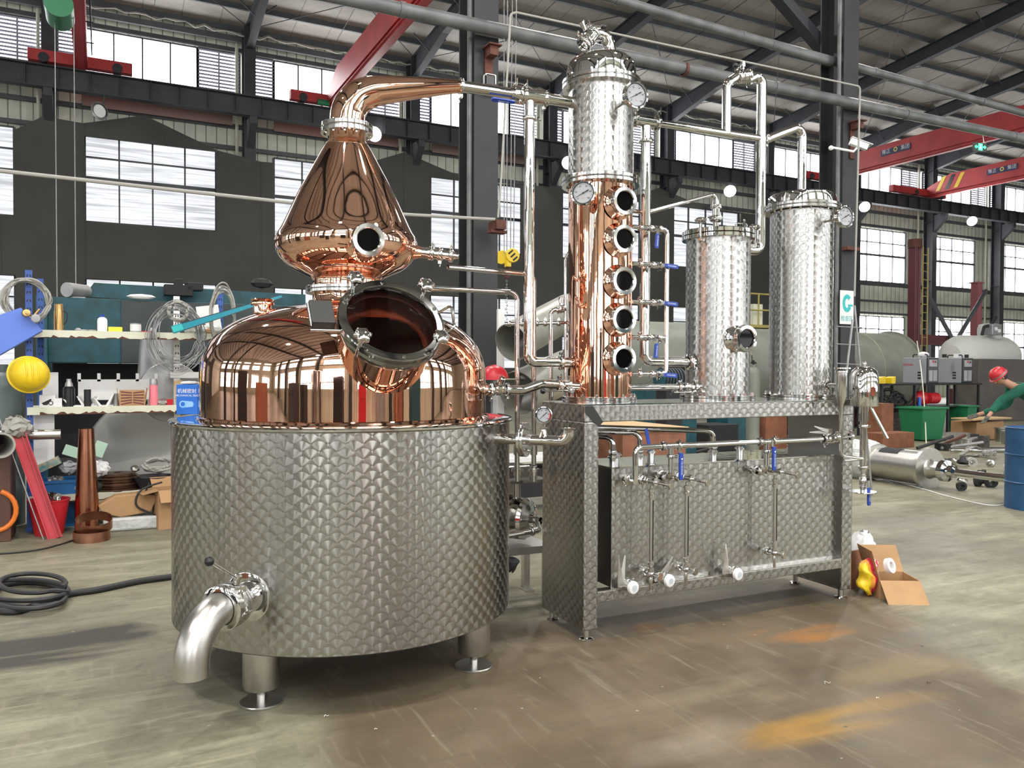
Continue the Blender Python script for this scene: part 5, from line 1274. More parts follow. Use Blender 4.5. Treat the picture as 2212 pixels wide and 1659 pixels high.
mb = MB(); x_ = UP.cross(n2).normalized(); mb.prism([(.02*math.cos(t), .031*math.sin(t)) for t in [i*PI/12 for i in range(24)]], sc0+n2*.0866+UP*zz(845), x_, UP, n2, .003); mb.build('oval_window', M['copper_in'], ss, smooth=0)
mb = MB(); mb.tube([sc0+UP*zz(877), sc0+UP*zz(910)], .030, 28); mb.tube([sc0+UP*zz(910), sc0+UP*zz(1018)], .0215, 28); mb.tube([sc0+UP*zz(1018), sc0+UP*zz(1062)], .0155, 24); mb.build('drain_stem', M['steel'], ss)
for py, r in ((921, .022), (1010, .022)): clamp(ss, sc0+UP*zz(py), UP, r, cr)
ball_valve(ss, sc0+UP*zz(1040), UP, .016, (DOWN+cr*.02), (n+cr*.9).normalized(), L=.115)
mb = MB(); mb.lathe([(0, 0), (.082, 0), (.084, .003), (.082, .007), (0, .007)], sc0+UP*zz(1064), UP, 40); mb.build('stem_flange', M['steel2'], ss)
mb = MB(); mb.tube([sc0+cr*.045+UP*zz(879), at(1917, 947, 5.1)], .0105, 16); mb.build('slanting_spout', M['steel'], ss)
mb = MB(); mb.tube([sc0+UP*zz(992)-cr*.0, fc+UP*zz(992)+MX*.03], .0105, 12); mb.build('safe_strut', M['steel'], ss)
# ================================================================== COOLING WATER LINES AND PUMP between still and frame
dW = 5.15
def wl(px, py, d=dW): return at(px, py, d)
w1 = thing('water_line', 'lower thin steel line leaving the manhole side and dropping between still and frame', 'pipe', wl(1117, 1005))
s_ = T+md(.7, .55)*.35+UP*1.86
mb = MB(); mb.tube(bend([at(918, 622, 4.5), wl(1117, 632, 4.72), wl(1117, 1040, 4.72)], .05), .0145, 16); mb.build('line_tube', M['steel'], w1)
w2 = thing('water_line', 'upper thin steel line from the helmet valve dropping just right of the tall downpipe', 'pipe', wl(1153, 1005))
mb = MB(); mb.tube(bend([at(968, 577, 4.42), wl(1153, 593, 4.78), wl(1153, 1040, 4.78)], .05), .0145, 16); mb.build('line_tube', M['steel'], w2)
w3 = thing('water_line', 'short thin steel line standing just left of the copper column', 'pipe', wl(1190, 900))
mb = MB(); mb.tube(bend([wl(1190, 1000), wl(1190, 672), wl(1215, 664)], .03), .0145, 16); mb.build('line_tube', M['steel'], w3)
fly_valve(w3, wl(1212, 668), cr*.9+UP*.3, .018, UP, cr, L=.03, knob=False)
w4 = thing('water_header', 'thin horizontal header with clamps crossing behind the tall downpipe', 'pipe', wl(1090, 698))
mb = MB(); mb.tube([wl(1090, 700), wl(1230, 697)], .012, 14); mb.build('header_tube', M['steel'], w4)
for px in (1100, 1128, 1160, 1178, 1207): clamp(w4, wl(px, 699), cr, .015, UP)
w5 = thing('water_line', 'slender bright standpipe hugging the left edge of the copper column', 'pipe', wl(1222, 900))
mb = MB(); mb.tube(bend([wl(1221, 860), wl(1221, 560), wl(1229, 545)], .03), .009, 12); mb.build('line_tube', M['steel'], w5)
for o_, px in ((w1, 1117), (w2, 1153)):
    for py in (972, 1017): mb = MB(); mb.lathe([(.015, -.03), (.021, -.028), (.021, .028), (.015, .03)], wl(px, py, 4.75), UP, 16); mb.build('union_nut', M['steel2'], o_)
    mb = MB(); mb.lathe([(.013, -.008), (.034, -.008), (.034, .008), (.013, .008)], wl(px, 1015, 4.75), UP, 22); mb.build('line_flange', M['steel2'], o_)
pm = thing('transfer_pump', 'round-bodied stainless centrifugal pump on a square-tube stand', 'pump', onZ(1130, 1290, 0))
pc_ = wl(1142, 1122, 5.2); pn = (md(.55, -.85)).normalized()
mb = MB(); mb.lathe([(.125, -.12), (.135, -.10), (.138, -.05), (.132, -.03), (.134, -.02), (.118, .0), (.09, .008), (.07, .02), (.045, .025), (.04, .05), (.024, .052), (.024, .09)], pc_, pn, 48, cap0=True); mb.build('pump_casing', M['steel'], pm)
mb = MB(); mb.lathe([(.10, -.42), (.105, -.40), (.105, -.14), (.09, -.12)], pc_, pn, 32, cap0=True); mb.build('motor', M['dark'], pm)
mb = MB(); q = pc_+UP*.13-pn*.10; mb.tube([q, q+UP*.13], .018, 16); mb.lathe([(.03, .12), (.03, .14)], q, UP, 20, True, True); mb.build('pump_outlet', M['steel'], pm)
mb = MB(); q = wl(1095, 1158, 4.85); q2 = wl(1165, 1145, 4.95); mb.tube(bend([q, q2, pc_+pn*.06], .03), .018, 18); mb.build('suction_pipe', M['steel'], pm)
clamp(pm, q2-(q2-q).normalized()*.05, q2-q, .021, UP)
mb = MB(); mb.box(pc_+UP*.255-pn*.12, (.36, .32, .02), rz=DM); mb.build('tray', M['steel'], pm, smooth=0)
mb = MB(); mb.box(pc_+UP*.30-pn*.12+MX*-.03, (.22, .2, .10), rz=DM); mb.build('filter_box', M['steel2'], pm, smooth=0, bevel=.01)
mb = MB(); mb.box(pc_+UP*.18-pn*.2, (.26, .02, .16), rz=DM); mb.build('back_plate', M['steel2'], pm, smooth=0)
mb = MB(); zc = pc_.z-.20
for s1, s2 in ((-1, -1), (1, -1), (1, 1), (-1, 1)):
    q = pc_-pn*.1+MX*(s1*.15)+MY*(s2*.15)
    lg = MB(); lg.box(V((q.x, q.y, zc/2)), (.045, .045, zc), rz=DM); lg.box(V((q.x, q.y, .004))-MY*.03, (.07, .09, .008), rz=DM); lg.build('stand_leg', M['steel_br'], pm, smooth=0)
mb.box(V((pc_.x, pc_.y, zc+.02))-pn*.1, (.36, .36, .045), rz=DM); mb.build('stand_frame', M['steel_br'], pm, smooth=0)
q = T+md(.99, .12)*.88+UP*.36
# dark rag stuck behind the jacket edge
mb = MB(); mb.sph(wl(1104, 1218, 4.55), .04, 10, (1.1, .7, 1)); o_ = mb.build('black_plastic_scrap', M['rubber'], smooth=20); tag(o_, 'scrap of crumpled black plastic behind the lower right edge of the jacket', 'scrap')
for v in o_.data.vertices: v.co += V((random.uniform(-.012, .012), random.uniform(-.012, .012), random.uniform(-.012, .012)))
# ================================================================== LEFT: STORAGE RACK AND CLUTTER
YR = 8.47
def P(px, py, Y=YR): return onY(px, py, Y)
def S(Y, px): return (onY(px+1, 800, Y)-onY(px, 800, Y)).length
def single(mb, name, mat, label, cat, group=None, **kw): return tag(mb.build(name, mat, **kw), label, cat, group)
x0 = P(58, 800).x; x1 = P(497, 800).x
zt1, zm1, zl1 = P(91, 716).z, P(91, 883).z, P(150, 1071).z
rk = thing('storage_rack', 'blue and cream steel storage rack with three chipped shelves left of the still', 'rack', (x0, YR, 0))
def post(x, y, z1, mat, px=None):
    mb = MB(); w = .055; mb.box((x, y, z1/2), (w, .004, z1)); mb.box((x-w/2, y+.02, z1/2), (.004, .04, z1)); mb.box((x, y-.0045, .02), (.08, .012, .04))
    mb.m = 1; z = z1-.05
    while z > .25:
        for s in (-1, 1): mb.box((x+s*.012, y-.003, z), (.008, .003, .022), ax=((1, 0, s*.3), (0, 1, 0), (-s*.3, 0, 1)))
        z -= .075
    mb.build('post', [mat, M['dark']], rk, smooth=0)
post(x0+.02, YR, P(55, 583).z, M['rackblue']); post(x0+.08, YR+.5, P(70, 590).z, M['rackblue']); post(x1-.03, YR+.5, P(490, 612).z, M['rackblue']); post(P(382, 700, YR+.3).x, YR+.3, P(382, 640, YR+.3).z, M['paper'])
for z, nm in ((zt1, 'shelf'), (zm1, 'shelf'), (zl1, 'shelf')):
    mb = MB(); mb.box(((x0+x1)/2, YR+.25, z), (x1-x0, .5, .02)); mb.box(((x0+x1)/2, YR-.005, z-.02), (x1-x0, .015, .07))
    o = mb.build(nm, M['cream'], rk, smooth=0)
    ch = MB(); rnd = random.Random(int(z*100)); x = x0+.1
    pts = []
    while x < x1-.1: pts.append((x, z-.055+rnd.uniform(0, .016) if rnd.random() < .8 else z-.03)); x += rnd.uniform(.015, .05)
    poly_ = [(a-x0, b-z) for a, b in pts]+[(pts[-1][0]-x0, -.056), (pts[0][0]-x0, -.056)]
    vs = [V((x0+a, YR-.0135, z+b)) for a, b in poly_[:-2]]; lo = [V((v.x, v.y, z-.0555)) for v in vs]
    ch.add(vs+lo, [(i, i+1, len(vs)+i+1, len(vs)+i) for i in range(len(vs)-1)]); ch.build('chipped_edge', M['rust'], o, smooth=0)
mb = MB(); mb.box((P(402, 810, YR+.3).x+.1, YR+.3, P(400, 810, YR+.3).z), (.5, .03, .06)); mb.build('cross_bar', M['paper'], rk, smooth=0)
def onshelf(px, z, dy): q = onY(px, 700, YR+dy); return V((q.x, q.y, z))
# top shelf
zs_ = zt1+.011
c = onshelf(127, zs_, .08); u = S(YR+.08, 127); mb = MB(); r = 11*u
mb.lathe([(0, 0), (r, 0), (r, 48*u), (r*.92, 52*u)], c, UP, 28); th = thing('vacuum_flask', 'tall gold vacuum flask with a carrying strap on the top shelf', 'flask', c)
mb.build('flask_body', M['goldm'] if 'goldm' in M else M.setdefault('goldm', plain('gold_metal', (.45, .29, .12), .28, .9)), th)
mb = MB(); mb.lathe([(r*.92, 52*u), (r*.9, 54*u), (r*.86, 65*u), (r*.7, 67*u), (0, 67*u)], c, UP, 28); mb.build('flask_cup', M['goldm'], th)
mb = MB(); mb.tube(catmull([c+V((r, -.01, 50*u)), c+V((r+.03, -.015, 42*u)), c+V((r+.02, -.015, 22*u)), c+V((r*.9, -.01, 16*u))], 5), .005, 6); mb.build('strap', M['dark'], th)
c = onshelf(221, zs_, .08); th = thing('plastic_bottle', 'white plastic bottle with a blue screw cap on the top shelf', 'bottle', c); r = 11.5*u
mb = MB(); mb.lathe([(0, 0), (r, 0), (r, 28*u), (r*.9, 33*u), (r*.45, 37*u), (r*.4, 38*u)], c, UP, 24); mb.build('bottle_body', M['white'], th)
mb = MB(); mb.lathe([(r*.45, 37*u), (r*.47, 44*u), (0, 44*u)], c, UP, 20); mb.build('screw_cap', M['blue'], th)
c = onshelf(249, zs_, .08); mb = MB(); mb.box(c+UP*6.5*u, (32*u, .06, 13*u)); single(mb, 'yellow_case', plain('lemon_plastic', (.75, .68, .03), .4), 'small lemon yellow box next to the white bottle', 'box', smooth=0, bevel=.004)
c = onshelf(293, zs_, .10); th = thing('tin_can', 'small open tin can with a torn label on the top shelf', 'can', c); mb = MB(); r = 13*u; mb.lathe([(0, 0), (r, 0), (r, 24*u), (r*.96, 24*u), (r*.96, 4*u), (0, 4*u)], c, UP, 28); mb.build('can_body', M['galv'], th)
mb = MB(); mb.lathe([(r*1.01, 4*u), (r*1.01, 21*u)], c, UP, 28); mb.build('can_label', M['paper'], th); mb = MB(); mb.lathe([(r*1.03, 14*u), (r*1.03, 20*u)], c, UP, 28, ang=(3.6, 4.4)); mb.build('label_mark', M['red'], th)
for i, px in enumerate((180, 198)):
    c = onshelf(px, zs_, .1); mb = MB(); r = 11*u; mb.lathe([(0, 0), (r, 0), (r, 5*u), (r*.3, 5*u), (r*.3, 4*u), (0, 4*u)], c, UP, 24); single(mb, 'grinding_disc', M['galv'], 'flat grey disc lying on the top shelf, %s of two' % ('left' if i == 0 else 'right'), 'disc')
c = onshelf(318, zs_, .06); mb = MB(); mb.box(c+UP*2*u, (26*u, .03, 4*u), rz=.2); single(mb, 'red_tool', M['redp'], 'little red tool lying at the front of the top shelf', 'tool', smooth=0, bevel=.003)
c = onshelf(440, zs_, .25); mb = MB(); mb.sph(c+UP*.045, .11, 20, (1.6, 1, .45))
o = single(mb, 'crumpled_bag', M['foil'], 'crumpled pale plastic bag on the right end of the top shelf', 'bag', smooth=15)
for v in o.data.vertices: v.co += V((random.uniform(-.02, .02), random.uniform(-.02, .02), random.uniform(-.004, .02)))
c = onshelf(452, zs_, .42); mb = MB(); mb.box(c+UP*.16, (.22, .005, .30), ax=(V((1, 0, .15)).normalized(), V((0, 1, 0)), V((-.15, 0, 1)).normalized())); single(mb, 'paper_sheet', M['paper'], 'white sheet leaning at the back of the top shelf by the right coil', 'paper', smooth=0)
# teal straightedge leaning out of the rack
a = P(372, 713, 8.2); b = P(608, 640, 8.42); d = (b-a).normalized(); n = d.cross(V((0, 1, 0))).normalized(); th = thing('spirit_level', 'long teal box level resting aslant on the end of the top shelf', 'level', a)
if n.z < 0: n = -n
mb = MB(); mb.prism([(0, -.035), (.02, -.038), ((b-a).length, -.018), ((b-a).length, .018), (.02, .038), (0, .035)], a-V((0, .02, 0)), d, n, V((0, 1, 0)), .04); mb.build('level_body', plain('teal_level', (.0, .22, .30), .35), th, smooth=0, bevel=.004)
mb = MB(); mb.box(a+d*.05+V((0, -.022, 0)), (.10, .006, .055), ax=(d, V((0, 1, 0)), n)); mb.build('level_end_cap', M['tealink'], th, smooth=0, bevel=.004)
for s in (-1, 1): mb = MB(); L = (b-a).length; mb.prism([(.1, s*.033-.003), (L, s*.016-.003), (L, s*.016+.003), (.1, s*.033+.003)], a+V((0, -.0215, 0)), d, n, V((0, -1, 0)), .001); mb.build('edge_line', M['black'], th, smooth=0)
# coils of cable and wire
def coil(c, ru, rv, n, r, mat, lab, seed, Xd=V((1, 0, 0)), Yd=UP, loose=.12, name='cable_coil', ends=True):
    rnd = random.Random(seed); th = thing(name, lab, 'cable', c); Nn = Xd.cross(Yd)
    pts = []
    for k in range(n):
        a, b = ru*(1+rnd.uniform(-loose, loose)), rv*(1+rnd.uniform(-loose, loose)); ox, oy = rnd.uniform(-.1, .1)*ru, rnd.uniform(-.2, .05)*rv
        for i in range(20):
            t = 2*PI*i/20; pts.append(c+Xd*(a*math.cos(t)+ox)+Yd*(b*math.sin(t)+oy)+Nn*rnd.uniform(-.02, .05))
    mb = MB(); mb.tube(catmull(pts, 2), r, 6); mb.build('coil_turns', mat, th); return th
coil(P(58, 645, YR-.05), .18, .18, 9, .0075, M['cable'], 'loose coil of grey cable hung on the blue rack post at left', 1)
coil(P(382, 722, YR-.04)+UP*-.0, .22, .29, 20, .0032, M['galv'], 'big tangled coil of thin steel wire hung on the pale middle post', 2, loose=.22)
coil(P(385, 672, YR-.06), .085, .085, 4, .010, M['cable'], 'small tight ring of grey hose in front of the pale middle post', 5, loose=.08)
coil(P(480, 680, YR-.03), .11, .28, 9, .0075, M['cable'], 'drooping coil of grey cable on the right blue rack post', 3)
# blue tilted board and regulators at left
mb = MB(); q = [P(-60, 700, 8.35), P(45, 664, 8.35), P(92, 714, 8.35), P(-60, 800, 8.35)]; mb.add(q+[v+V((0, .03, -.01)) for v in q], [(0, 1, 2, 3), (7, 6, 5, 4), (0, 4, 5, 1), (1, 5, 6, 2), (2, 6, 7, 3), (3, 7, 4, 0)]); single(mb, 'blue_board', plain('periwinkle_plastic', (.10, .19, .62), .45), 'light blue sloping plastic board at the left edge above the hard hat', 'board', smooth=0, bevel=.004)
c = P(57, 676, 8.28); th = thing('gas_regulator', 'brass gas regulator with a grey dial hanging on the left rack post', 'regulator', c)
mb = MB(); mb.lathe([(0, -.03), (.034, -.03), (.036, 0), (.03, .01), (.012, .012), (.012, .03), (0, .03)], c, (.2, -1, .1), 20); mb.build('regulator_body', M['goldm'], th); mb = MB(); mb.lathe([(0, -.02), (.036, -.02), (.036, .004), (.03, .005), (0, .004)], c+V((.07, 0, -.045)), (.1, -1, 0), 24); mb.build('regulator_dial', M['galv'], th); mb = MB(); mb.tube([c, c+V((.05, .02, -.03)), c+V((.10, .02, .04))], .012, 8); mb.build('regulator_stem', M['goldm'], th)
# hard hat hung on the post
c = P(62, 808, 8.30); th = thing('hard_hat', 'yellow ribbed hard hat hanging on the left rack post', 'helmet', c)
ax_h = V((.25, -.93, .25)).normalized(); mb = MB(); mb.lathe(prof2([(.16, -.02), (.155, .02), (.138, .07), (.10, .115), (.05, .135), (0, .14)], 4), c+V((0, .05, 0)), ax_h, 40); mb.build('hat_shell', M['yellow'], th)
x, y, z = basis(ax_h); mb = MB(); mb.lathe([(.14, -.022), (.17, -.026), (.172, -.018), (.155, -.008)], c+V((0, .05, 0)), ax_h, 40); mb.build('hat_brim', M['yellow'], th)
for s in (-.045, 0, .045):
    pts = [c+V((0, .05, 0))+x*s+y*(.15*math.sin(t))*math.sqrt(max(0, 1-(s/.16)**2))+ax_h*(.142*math.cos(t)*math.sqrt(max(0, 1-(s/.16)**2))) for t in [-1.1+i*.22 for i in range(11)]]
    mb = MB(); mb.tube(pts, .009, 8); mb.build('hat_rib', M['yellow'], th)
# middle shelf
zs_ = zm1+.011
c = onshelf(101, zs_, .06); th = thing('white_carton', 'small white carton printed with a black camera symbol on the middle shelf', 'box', c); mb = MB(); mb.box(c+UP*.055+V((0, .05, 0)), (34*u, .12, .11)); mb.build('carton_body', M['paper'], th, smooth=0, bevel=.002)
mb = MB(); q = c+V((0, -.011, .05)); mb.prism([(-.045, -.012), (.03, .028), (.035, .015), (.0, -.03), (-.03, -.03)], q, V((1, 0, 0)), UP, V((0, -1, 0)), .001); mb.lathe([(.014, .002), (.02, .002)], q+V((.028, 0, -.012)), (0, -1, 0), 16); mb.build('printed_symbol', M['black'], th, smooth=0)
mb = MB(); c = onshelf(124, zs_, .1); mb.box(c+UP*.04, (.07, .12, .08)); single(mb, 'white_carton', M['paper'], 'plain little white box right of the printed carton', 'box', smooth=0, bevel=.003)
mb = MB(); c = onshelf(108, zs_, .25); mb.box(c+UP*.16, (.13, .02, .32)); single(mb, 'white_board', M['paper'], 'upright white board behind the printed carton on the middle shelf', 'board', smooth=0)
c = onshelf(148, zs_, .08); th = thing('spray_can', 'black spray can with a grey cap on the middle shelf', 'can', c); mb = MB(); mb.lathe([(0, 0), (.05, 0), (.05, .17), (.035, .19)], c, UP, 24); mb.build('can_body', M['black'], th); mb = MB(); mb.lathe([(.035, .19), (.03, .22), (.02, .235), (.02, .26), (0, .26)], c, UP, 20); mb.build('can_cap', M['galv'], th)
rnd = random.Random(11)
for i, (px, w, h, rz, lab) in enumerate(((175, .20, .09, .2, 'left of the folded steel scraps on the middle shelf'), (205, .22, .12, -.2, 'middle one of the folded steel scraps on the middle shelf'), (232, .16, .10, .5, 'right of the folded steel scraps on the middle shelf'))):
    c = onshelf(px, zs_, .12); mb = MB(); mb.prism([(-w/2, .0), (w/2, 0), (w/2+.05, h), (w/2+.04, h), (w/2-.02, .012), (-w/2+.02, .012), (-w/2-.04, h*.8), (-w/2-.05, h*.8)], c+V((0, -.06, 0)), V((math.cos(rz), math.sin(rz), 0)), UP, V((-math.sin(rz), math.cos(rz), 0)), .14); single(mb, 'folded_sheet', M['paper'], 'white folded sheet piece, '+lab, 'sheet', 'folded scraps', smooth=0)
c = onshelf(285, zs_, .1); th = thing('patterned_carton', 'open brown carton with dark red chevron print on the middle shelf', 'box', c)
M['chev'] = plain('dark_red_print', (.14, .03, .03), .6)
mb = MB(); 
for s in (-1, 1): mb.box(c+V((s*.12, .02, .085)), (.006, .16, .17), ax=(V((1, 0, -s*.15)).normalized(), V((0, 1, 0)), V((s*.15, 0, 1)).normalized()))
mb.box(c+V((0, -.06, .075)), (.22, .006, .15)); mb.box(c+V((0, .10, .075)), (.22, .006, .15)); mb.box(c+UP*.005, (.22, .16, .01)); mb.build('carton_walls', M['card'], th, smooth=0)
mb = MB(); 
for k in range(5): 
    for s in (-1, 1): mb.prism([(s*.10, .01+k*.03), (s*.10, .022+k*.03), (s*.005, -.0+.042+k*.022), (s*.005, .03+k*.022)][::s], c+V((0, -.064, 0)), V((1, 0, 0)), UP, V((0, -1, 0)), .001)
mb.build('chevron_print', M['chev'], th, smooth=0)
c = onshelf(331, zs_, .08); th = thing('pink_bottle', 'slim pink bottle with a frosted cap on the middle shelf', 'bottle', c); mb = MB(); mb.lathe([(0, 0), (.038, 0), (.04, .01), (.038, .19), (.035, .20)], c, UP, 24); mb.build('bottle_body', plain('pink_plastic', (.75, .20, .25), .4), th); mb = MB(); mb.lathe([(.036, .20), (.036, .245), (.03, .26), (0, .262)], c, UP, 24); mb.build('bottle_cap', M['galv'], th)
c = onshelf(352, zs_, .08); mb = MB(); mb.sph(c+UP*.035, .05, 10, (1.3, 1, .7)); o = single(mb, 'metal_lump', M['steel_br'], 'crumpled shiny metal part right of the pink bottle', 'scrap', smooth=10)
c = onshelf(366, zs_, .06); mb = MB(); mb.lathe([(0, 0), (.03, 0), (.03, .03), (.033, .035), (.033, .06), (0, .06)], c, UP, 20); single(mb, 'small_jar', M['redp'], 'tiny dark jar with a red lid beside the shiny metal part', 'jar')
c = onshelf(387, zs_, .2); mb = MB(); mb.box(c+UP*.12, (.08, .03, .24), ax=(V((1, 0, .1)), V((0, 1, 0)), V((-.1, 0, 1)))); single(mb, 'wood_block', M['woodl'], 'small upright block of pale wood behind the blue carton', 'wood', smooth=0)
mb = MB(); c = onshelf(340, zs_, .4); mb.lathe([(.30, -.01), (.31, 0), (.30, .01), (.0, .03)], c+UP*.22+V((.12, 0, -.1)), (.1, -1, .15), 40); single(mb, 'dished_end', M['galv'], 'shallow grey dished plate standing at the back of the middle shelf', 'plate')
mb = MB(); c = onshelf(255, zs_, .35)
mb.box(c+UP*.15, (.70, .01, .2)); 
for k in range(5): mb.box(c+V((-.34+k*.17, 0, .27)), (.03, .01, .08))
single(mb, 'toothed_bracket', M['paper'], 'long white bracket with upright tabs behind the middle shelf', 'bracket', smooth=0)
# blue carton on the still rim
bc = at(404, 880, 4.30); c = V((bc.x, bc.y, 1.247)); th = thing('seal_carton', 'blue printed carton standing on the left of the still rim', 'box', c)
Xc = (cr*.99+V((0, 0, 0))).normalized(); Yc = UP.cross(Xc)
M['seal'] = plain('bright_blue_print', (.01, .13, .55), .4); M['seal2'] = plain('pale_blue_print', (.25, .5, .9), .45)
mb = MB(); mb.box(c+UP*.08+Yc*.035, (.115, .07, .16), ax=(Xc, Yc, UP)); mb.build('carton_body', M['seal'], th, smooth=0, bevel=.002)
mb = MB(); o_ = c-Yc*.0006+UP*.0; text_mb(mb, '机械密封', o_+UP*.124, Xc, UP, .0255, t=.0004); text_mb(mb, 'MECHANICAL SEAL', o_+UP*.101, Xc, UP, .0143, t=.0004); mb.build('carton_lettering', M['white'], th, smooth=0, fixn=False)
mb = MB(); q = o_+UP*.055; mb.lathe([(.012, .0005), (.019, .0005)], q-Xc*.022, -Yc, 20); mb.prism([(-.012, -.018), (.03, -.014), (.036, 0), (.03, .014), (-.012, .018), (-.004, .01), (-.002, 0), (-.004, -.01)], q, Xc, UP, -Yc, .0004); mb.build('seal_picture', M['seal2'], th, smooth=0)
mb = MB(); mb.sph(c+UP*.168+Yc*.035, .05, 10, (1.05, .7, .22), ax=(Xc, Yc, UP)); o = mb.build('plastic_wrap', M['foil'], th, smooth=10)
# ---------------------------------------------------------------- press brake behind the rack
YP = 11.2
def PB(mb, px0, py0, px1, py1, Y, d=.4): 
    a = onY(px0, py0, Y); b = onY(px1, py1, Y); mb.box(((a.x+b.x)/2, Y+d/2, (a.z+b.z)/2), (abs(b.x-a.x), d, abs(a.z-b.z)))
mc = thing('press_brake', 'big teal press brake machine with streaked paint behind the rack', 'machine', onY(330, 900, YP)*1.0)
mb = MB(); a = onY(96, 650, YP); b = onY(640, 650, YP); zb_ = onY(300, 785, YP).z; zt_ = onY(300, 648, YP).z
mb.box(((a.x+b.x)/2, YP+.15, (zt_+zb_)/2), (b.x-a.x, .3, zt_-zb_)); mb.build('upper_beam', M['teal'], mc, smooth=0, bevel=.01)
mb = MB(); q0 = onY(180, 640, YP+.25); mb.prism([(0, 0), (.12, onY(190, 610, YP+.25).z-q0.z), (onY(660, 600, YP+.25).x-q0.x, onY(190, 612, YP+.25).z-q0.z-.02), (onY(660, 600, YP+.25).x-q0.x, -.1)], q0, V((1, 0, 0)), UP, V((0, 1, 0)), .3); mb.build('top_rail', M['teal'], mc, smooth=0)
mb = MB(); dx0 = onY(262, 650, YP).x; mb.box(((dx0+b.x)/2, YP-.01, (zt_+zb_)/2), (b.x-dx0, .04, zt_-zb_-.02)); mb.build('beam_shade', plain('beam_shade_grey', (.035, .05, .052), .5, noise=.5, nscale=3), mc, smooth=0)  # dark sheet stands in for shade on the beam's right half
mb = MB(); mb.box((a.x-.02, YP+.3, 1.2), (.12, 1.0, 2.3)); mb.build('side_frame', M['teal'], mc, smooth=0, bevel=.01)
mb = MB(); mb.box(((a.x+b.x)/2, YP+1.0, (zb_)/2), (b.x-a.x, .1, zb_)); mb.build('machine_back', M['dark'], mc, smooth=0)
mb = MB(); mb.box(((a.x+b.x)/2, YP+.5, .15), (b.x-a.x, .9, .3)); mb.build('machine_bed', M['dark'], mc, smooth=0)
mb = MB(); c = onY(165, 628, YP+.1); mb.cyl(c+V((-.1, -.1, 0)), c+V((.1, .15, 0)), .09, 20); mb.box(c+V((0, 0, -.1)), (.2, .15, .04)); mb.build('drive_motor', M['galv'], mc)
mb = MB()
for px, py, w, h in ((385, 628, .34, .14), (385, 612, .10, .1), (420, 620, .2, .1)): mb.box(onY(px, py, YP), (w, .2, h))
mb.build('valve_block', M['dark'], mc, smooth=0, bevel=.01)
mb = MB(); mb.sph(onY(305, 641, YP-.05), .1, 8, (1.7, .6, .35)); o = tag(mb.build('white_rag', M['paper'], smooth=10), 'crumpled whitish rag lying on the teal machine', 'rag')
mb = MB(); mb.sph(onY(565, 612, YP+.2), .12, 8, (1.3, .6, .6)); tag(mb.build('machine_part', M['dark'], smooth=10), 'small dark and chrome part on the machine top by the still neck', 'part')
mb = MB()
c = onY(345, 800, 9.6); mb.lathe([(.26, 0), (.24, .7), (.19, 1.35)], V((c.x, c.y, .5)), UP, 36); tag(mb.build('grey_cone', M['galv']), 'tall pale grey steel cone behind the wire coil', 'cone')
# big grey dished head leaning behind the lower shelf
c = onY(310, 975, 9.3); mb = MB(); mb.lathe([(.0, .10), (.35, .085), (.50, .05), (.56, 0), (.575, 0), (.58, -.02), (.56, -.03), (0, .06)], c, V((-.25, -.93, .28)), 56); tag(mb.build('tank_head', M['headg'] if 'headg' in M else M.setdefault('headg', plain('light_grey_sheet', (.36, .36, .34), .5))), 'large round light grey tank head leaning behind the lower shelf', 'plate')
# ---------------------------------------------------------------- lower shelf and floor, left
zs_ = zl1+.011
mb = MB(); c = onshelf(125, zs_, .16)
def crate(c, w, d, h, mat, lab, rz=0):
    th = thing('plastic_crate', lab, 'crate', c); mb = MB(); X = V((math.cos(rz), math.sin(rz), 0)); Y = V((-math.sin(rz), math.cos(rz), 0)); t = .012
    for s in (-1, 1): mb.box(c+X*(s*(w/2))+UP*(h/2), (t, d, h), rz=rz); mb.box(c+Y*(s*d/2)+UP*(h/2), (w, t, h), rz=rz)
    mb.box(c+UP*.006, (w, d, .012), rz=rz); mb.build('crate_walls', mat, th, smooth=0)
    mb = MB()
    for s in (-1, 1): mb.box(c+Y*(s*(d/2+.008))+UP*(h-.015), (w+.03, .02, .02), rz=rz); mb.box(c+X*(s*(w/2+.008))+UP*(h-.015), (.02, d+.03, .02), rz=rz)
    for k in (-.3, 0, .3): mb.box(c-Y*(d/2+.006)+X*(w*k)+UP*(h*.45), (.015, .012, h*.85), rz=rz)
    mb.build('crate_ribs', mat, th, smooth=0); return th
M['crateblue'] = plain('blue_crate_plastic', (.005, .10, .28), .45)
crate(onshelf(125, zs_, .2), .42, .30, .13, M['crateblue'], 'blue plastic crate of scrap on the lower shelf', 0)
crate(V((P(150, 1, 8.75).x, 8.75, 0)), .36, .3, .24, M['crateblue'], 'blue crate on the floor half hidden by the red bucket')
rnd = random.Random(5)
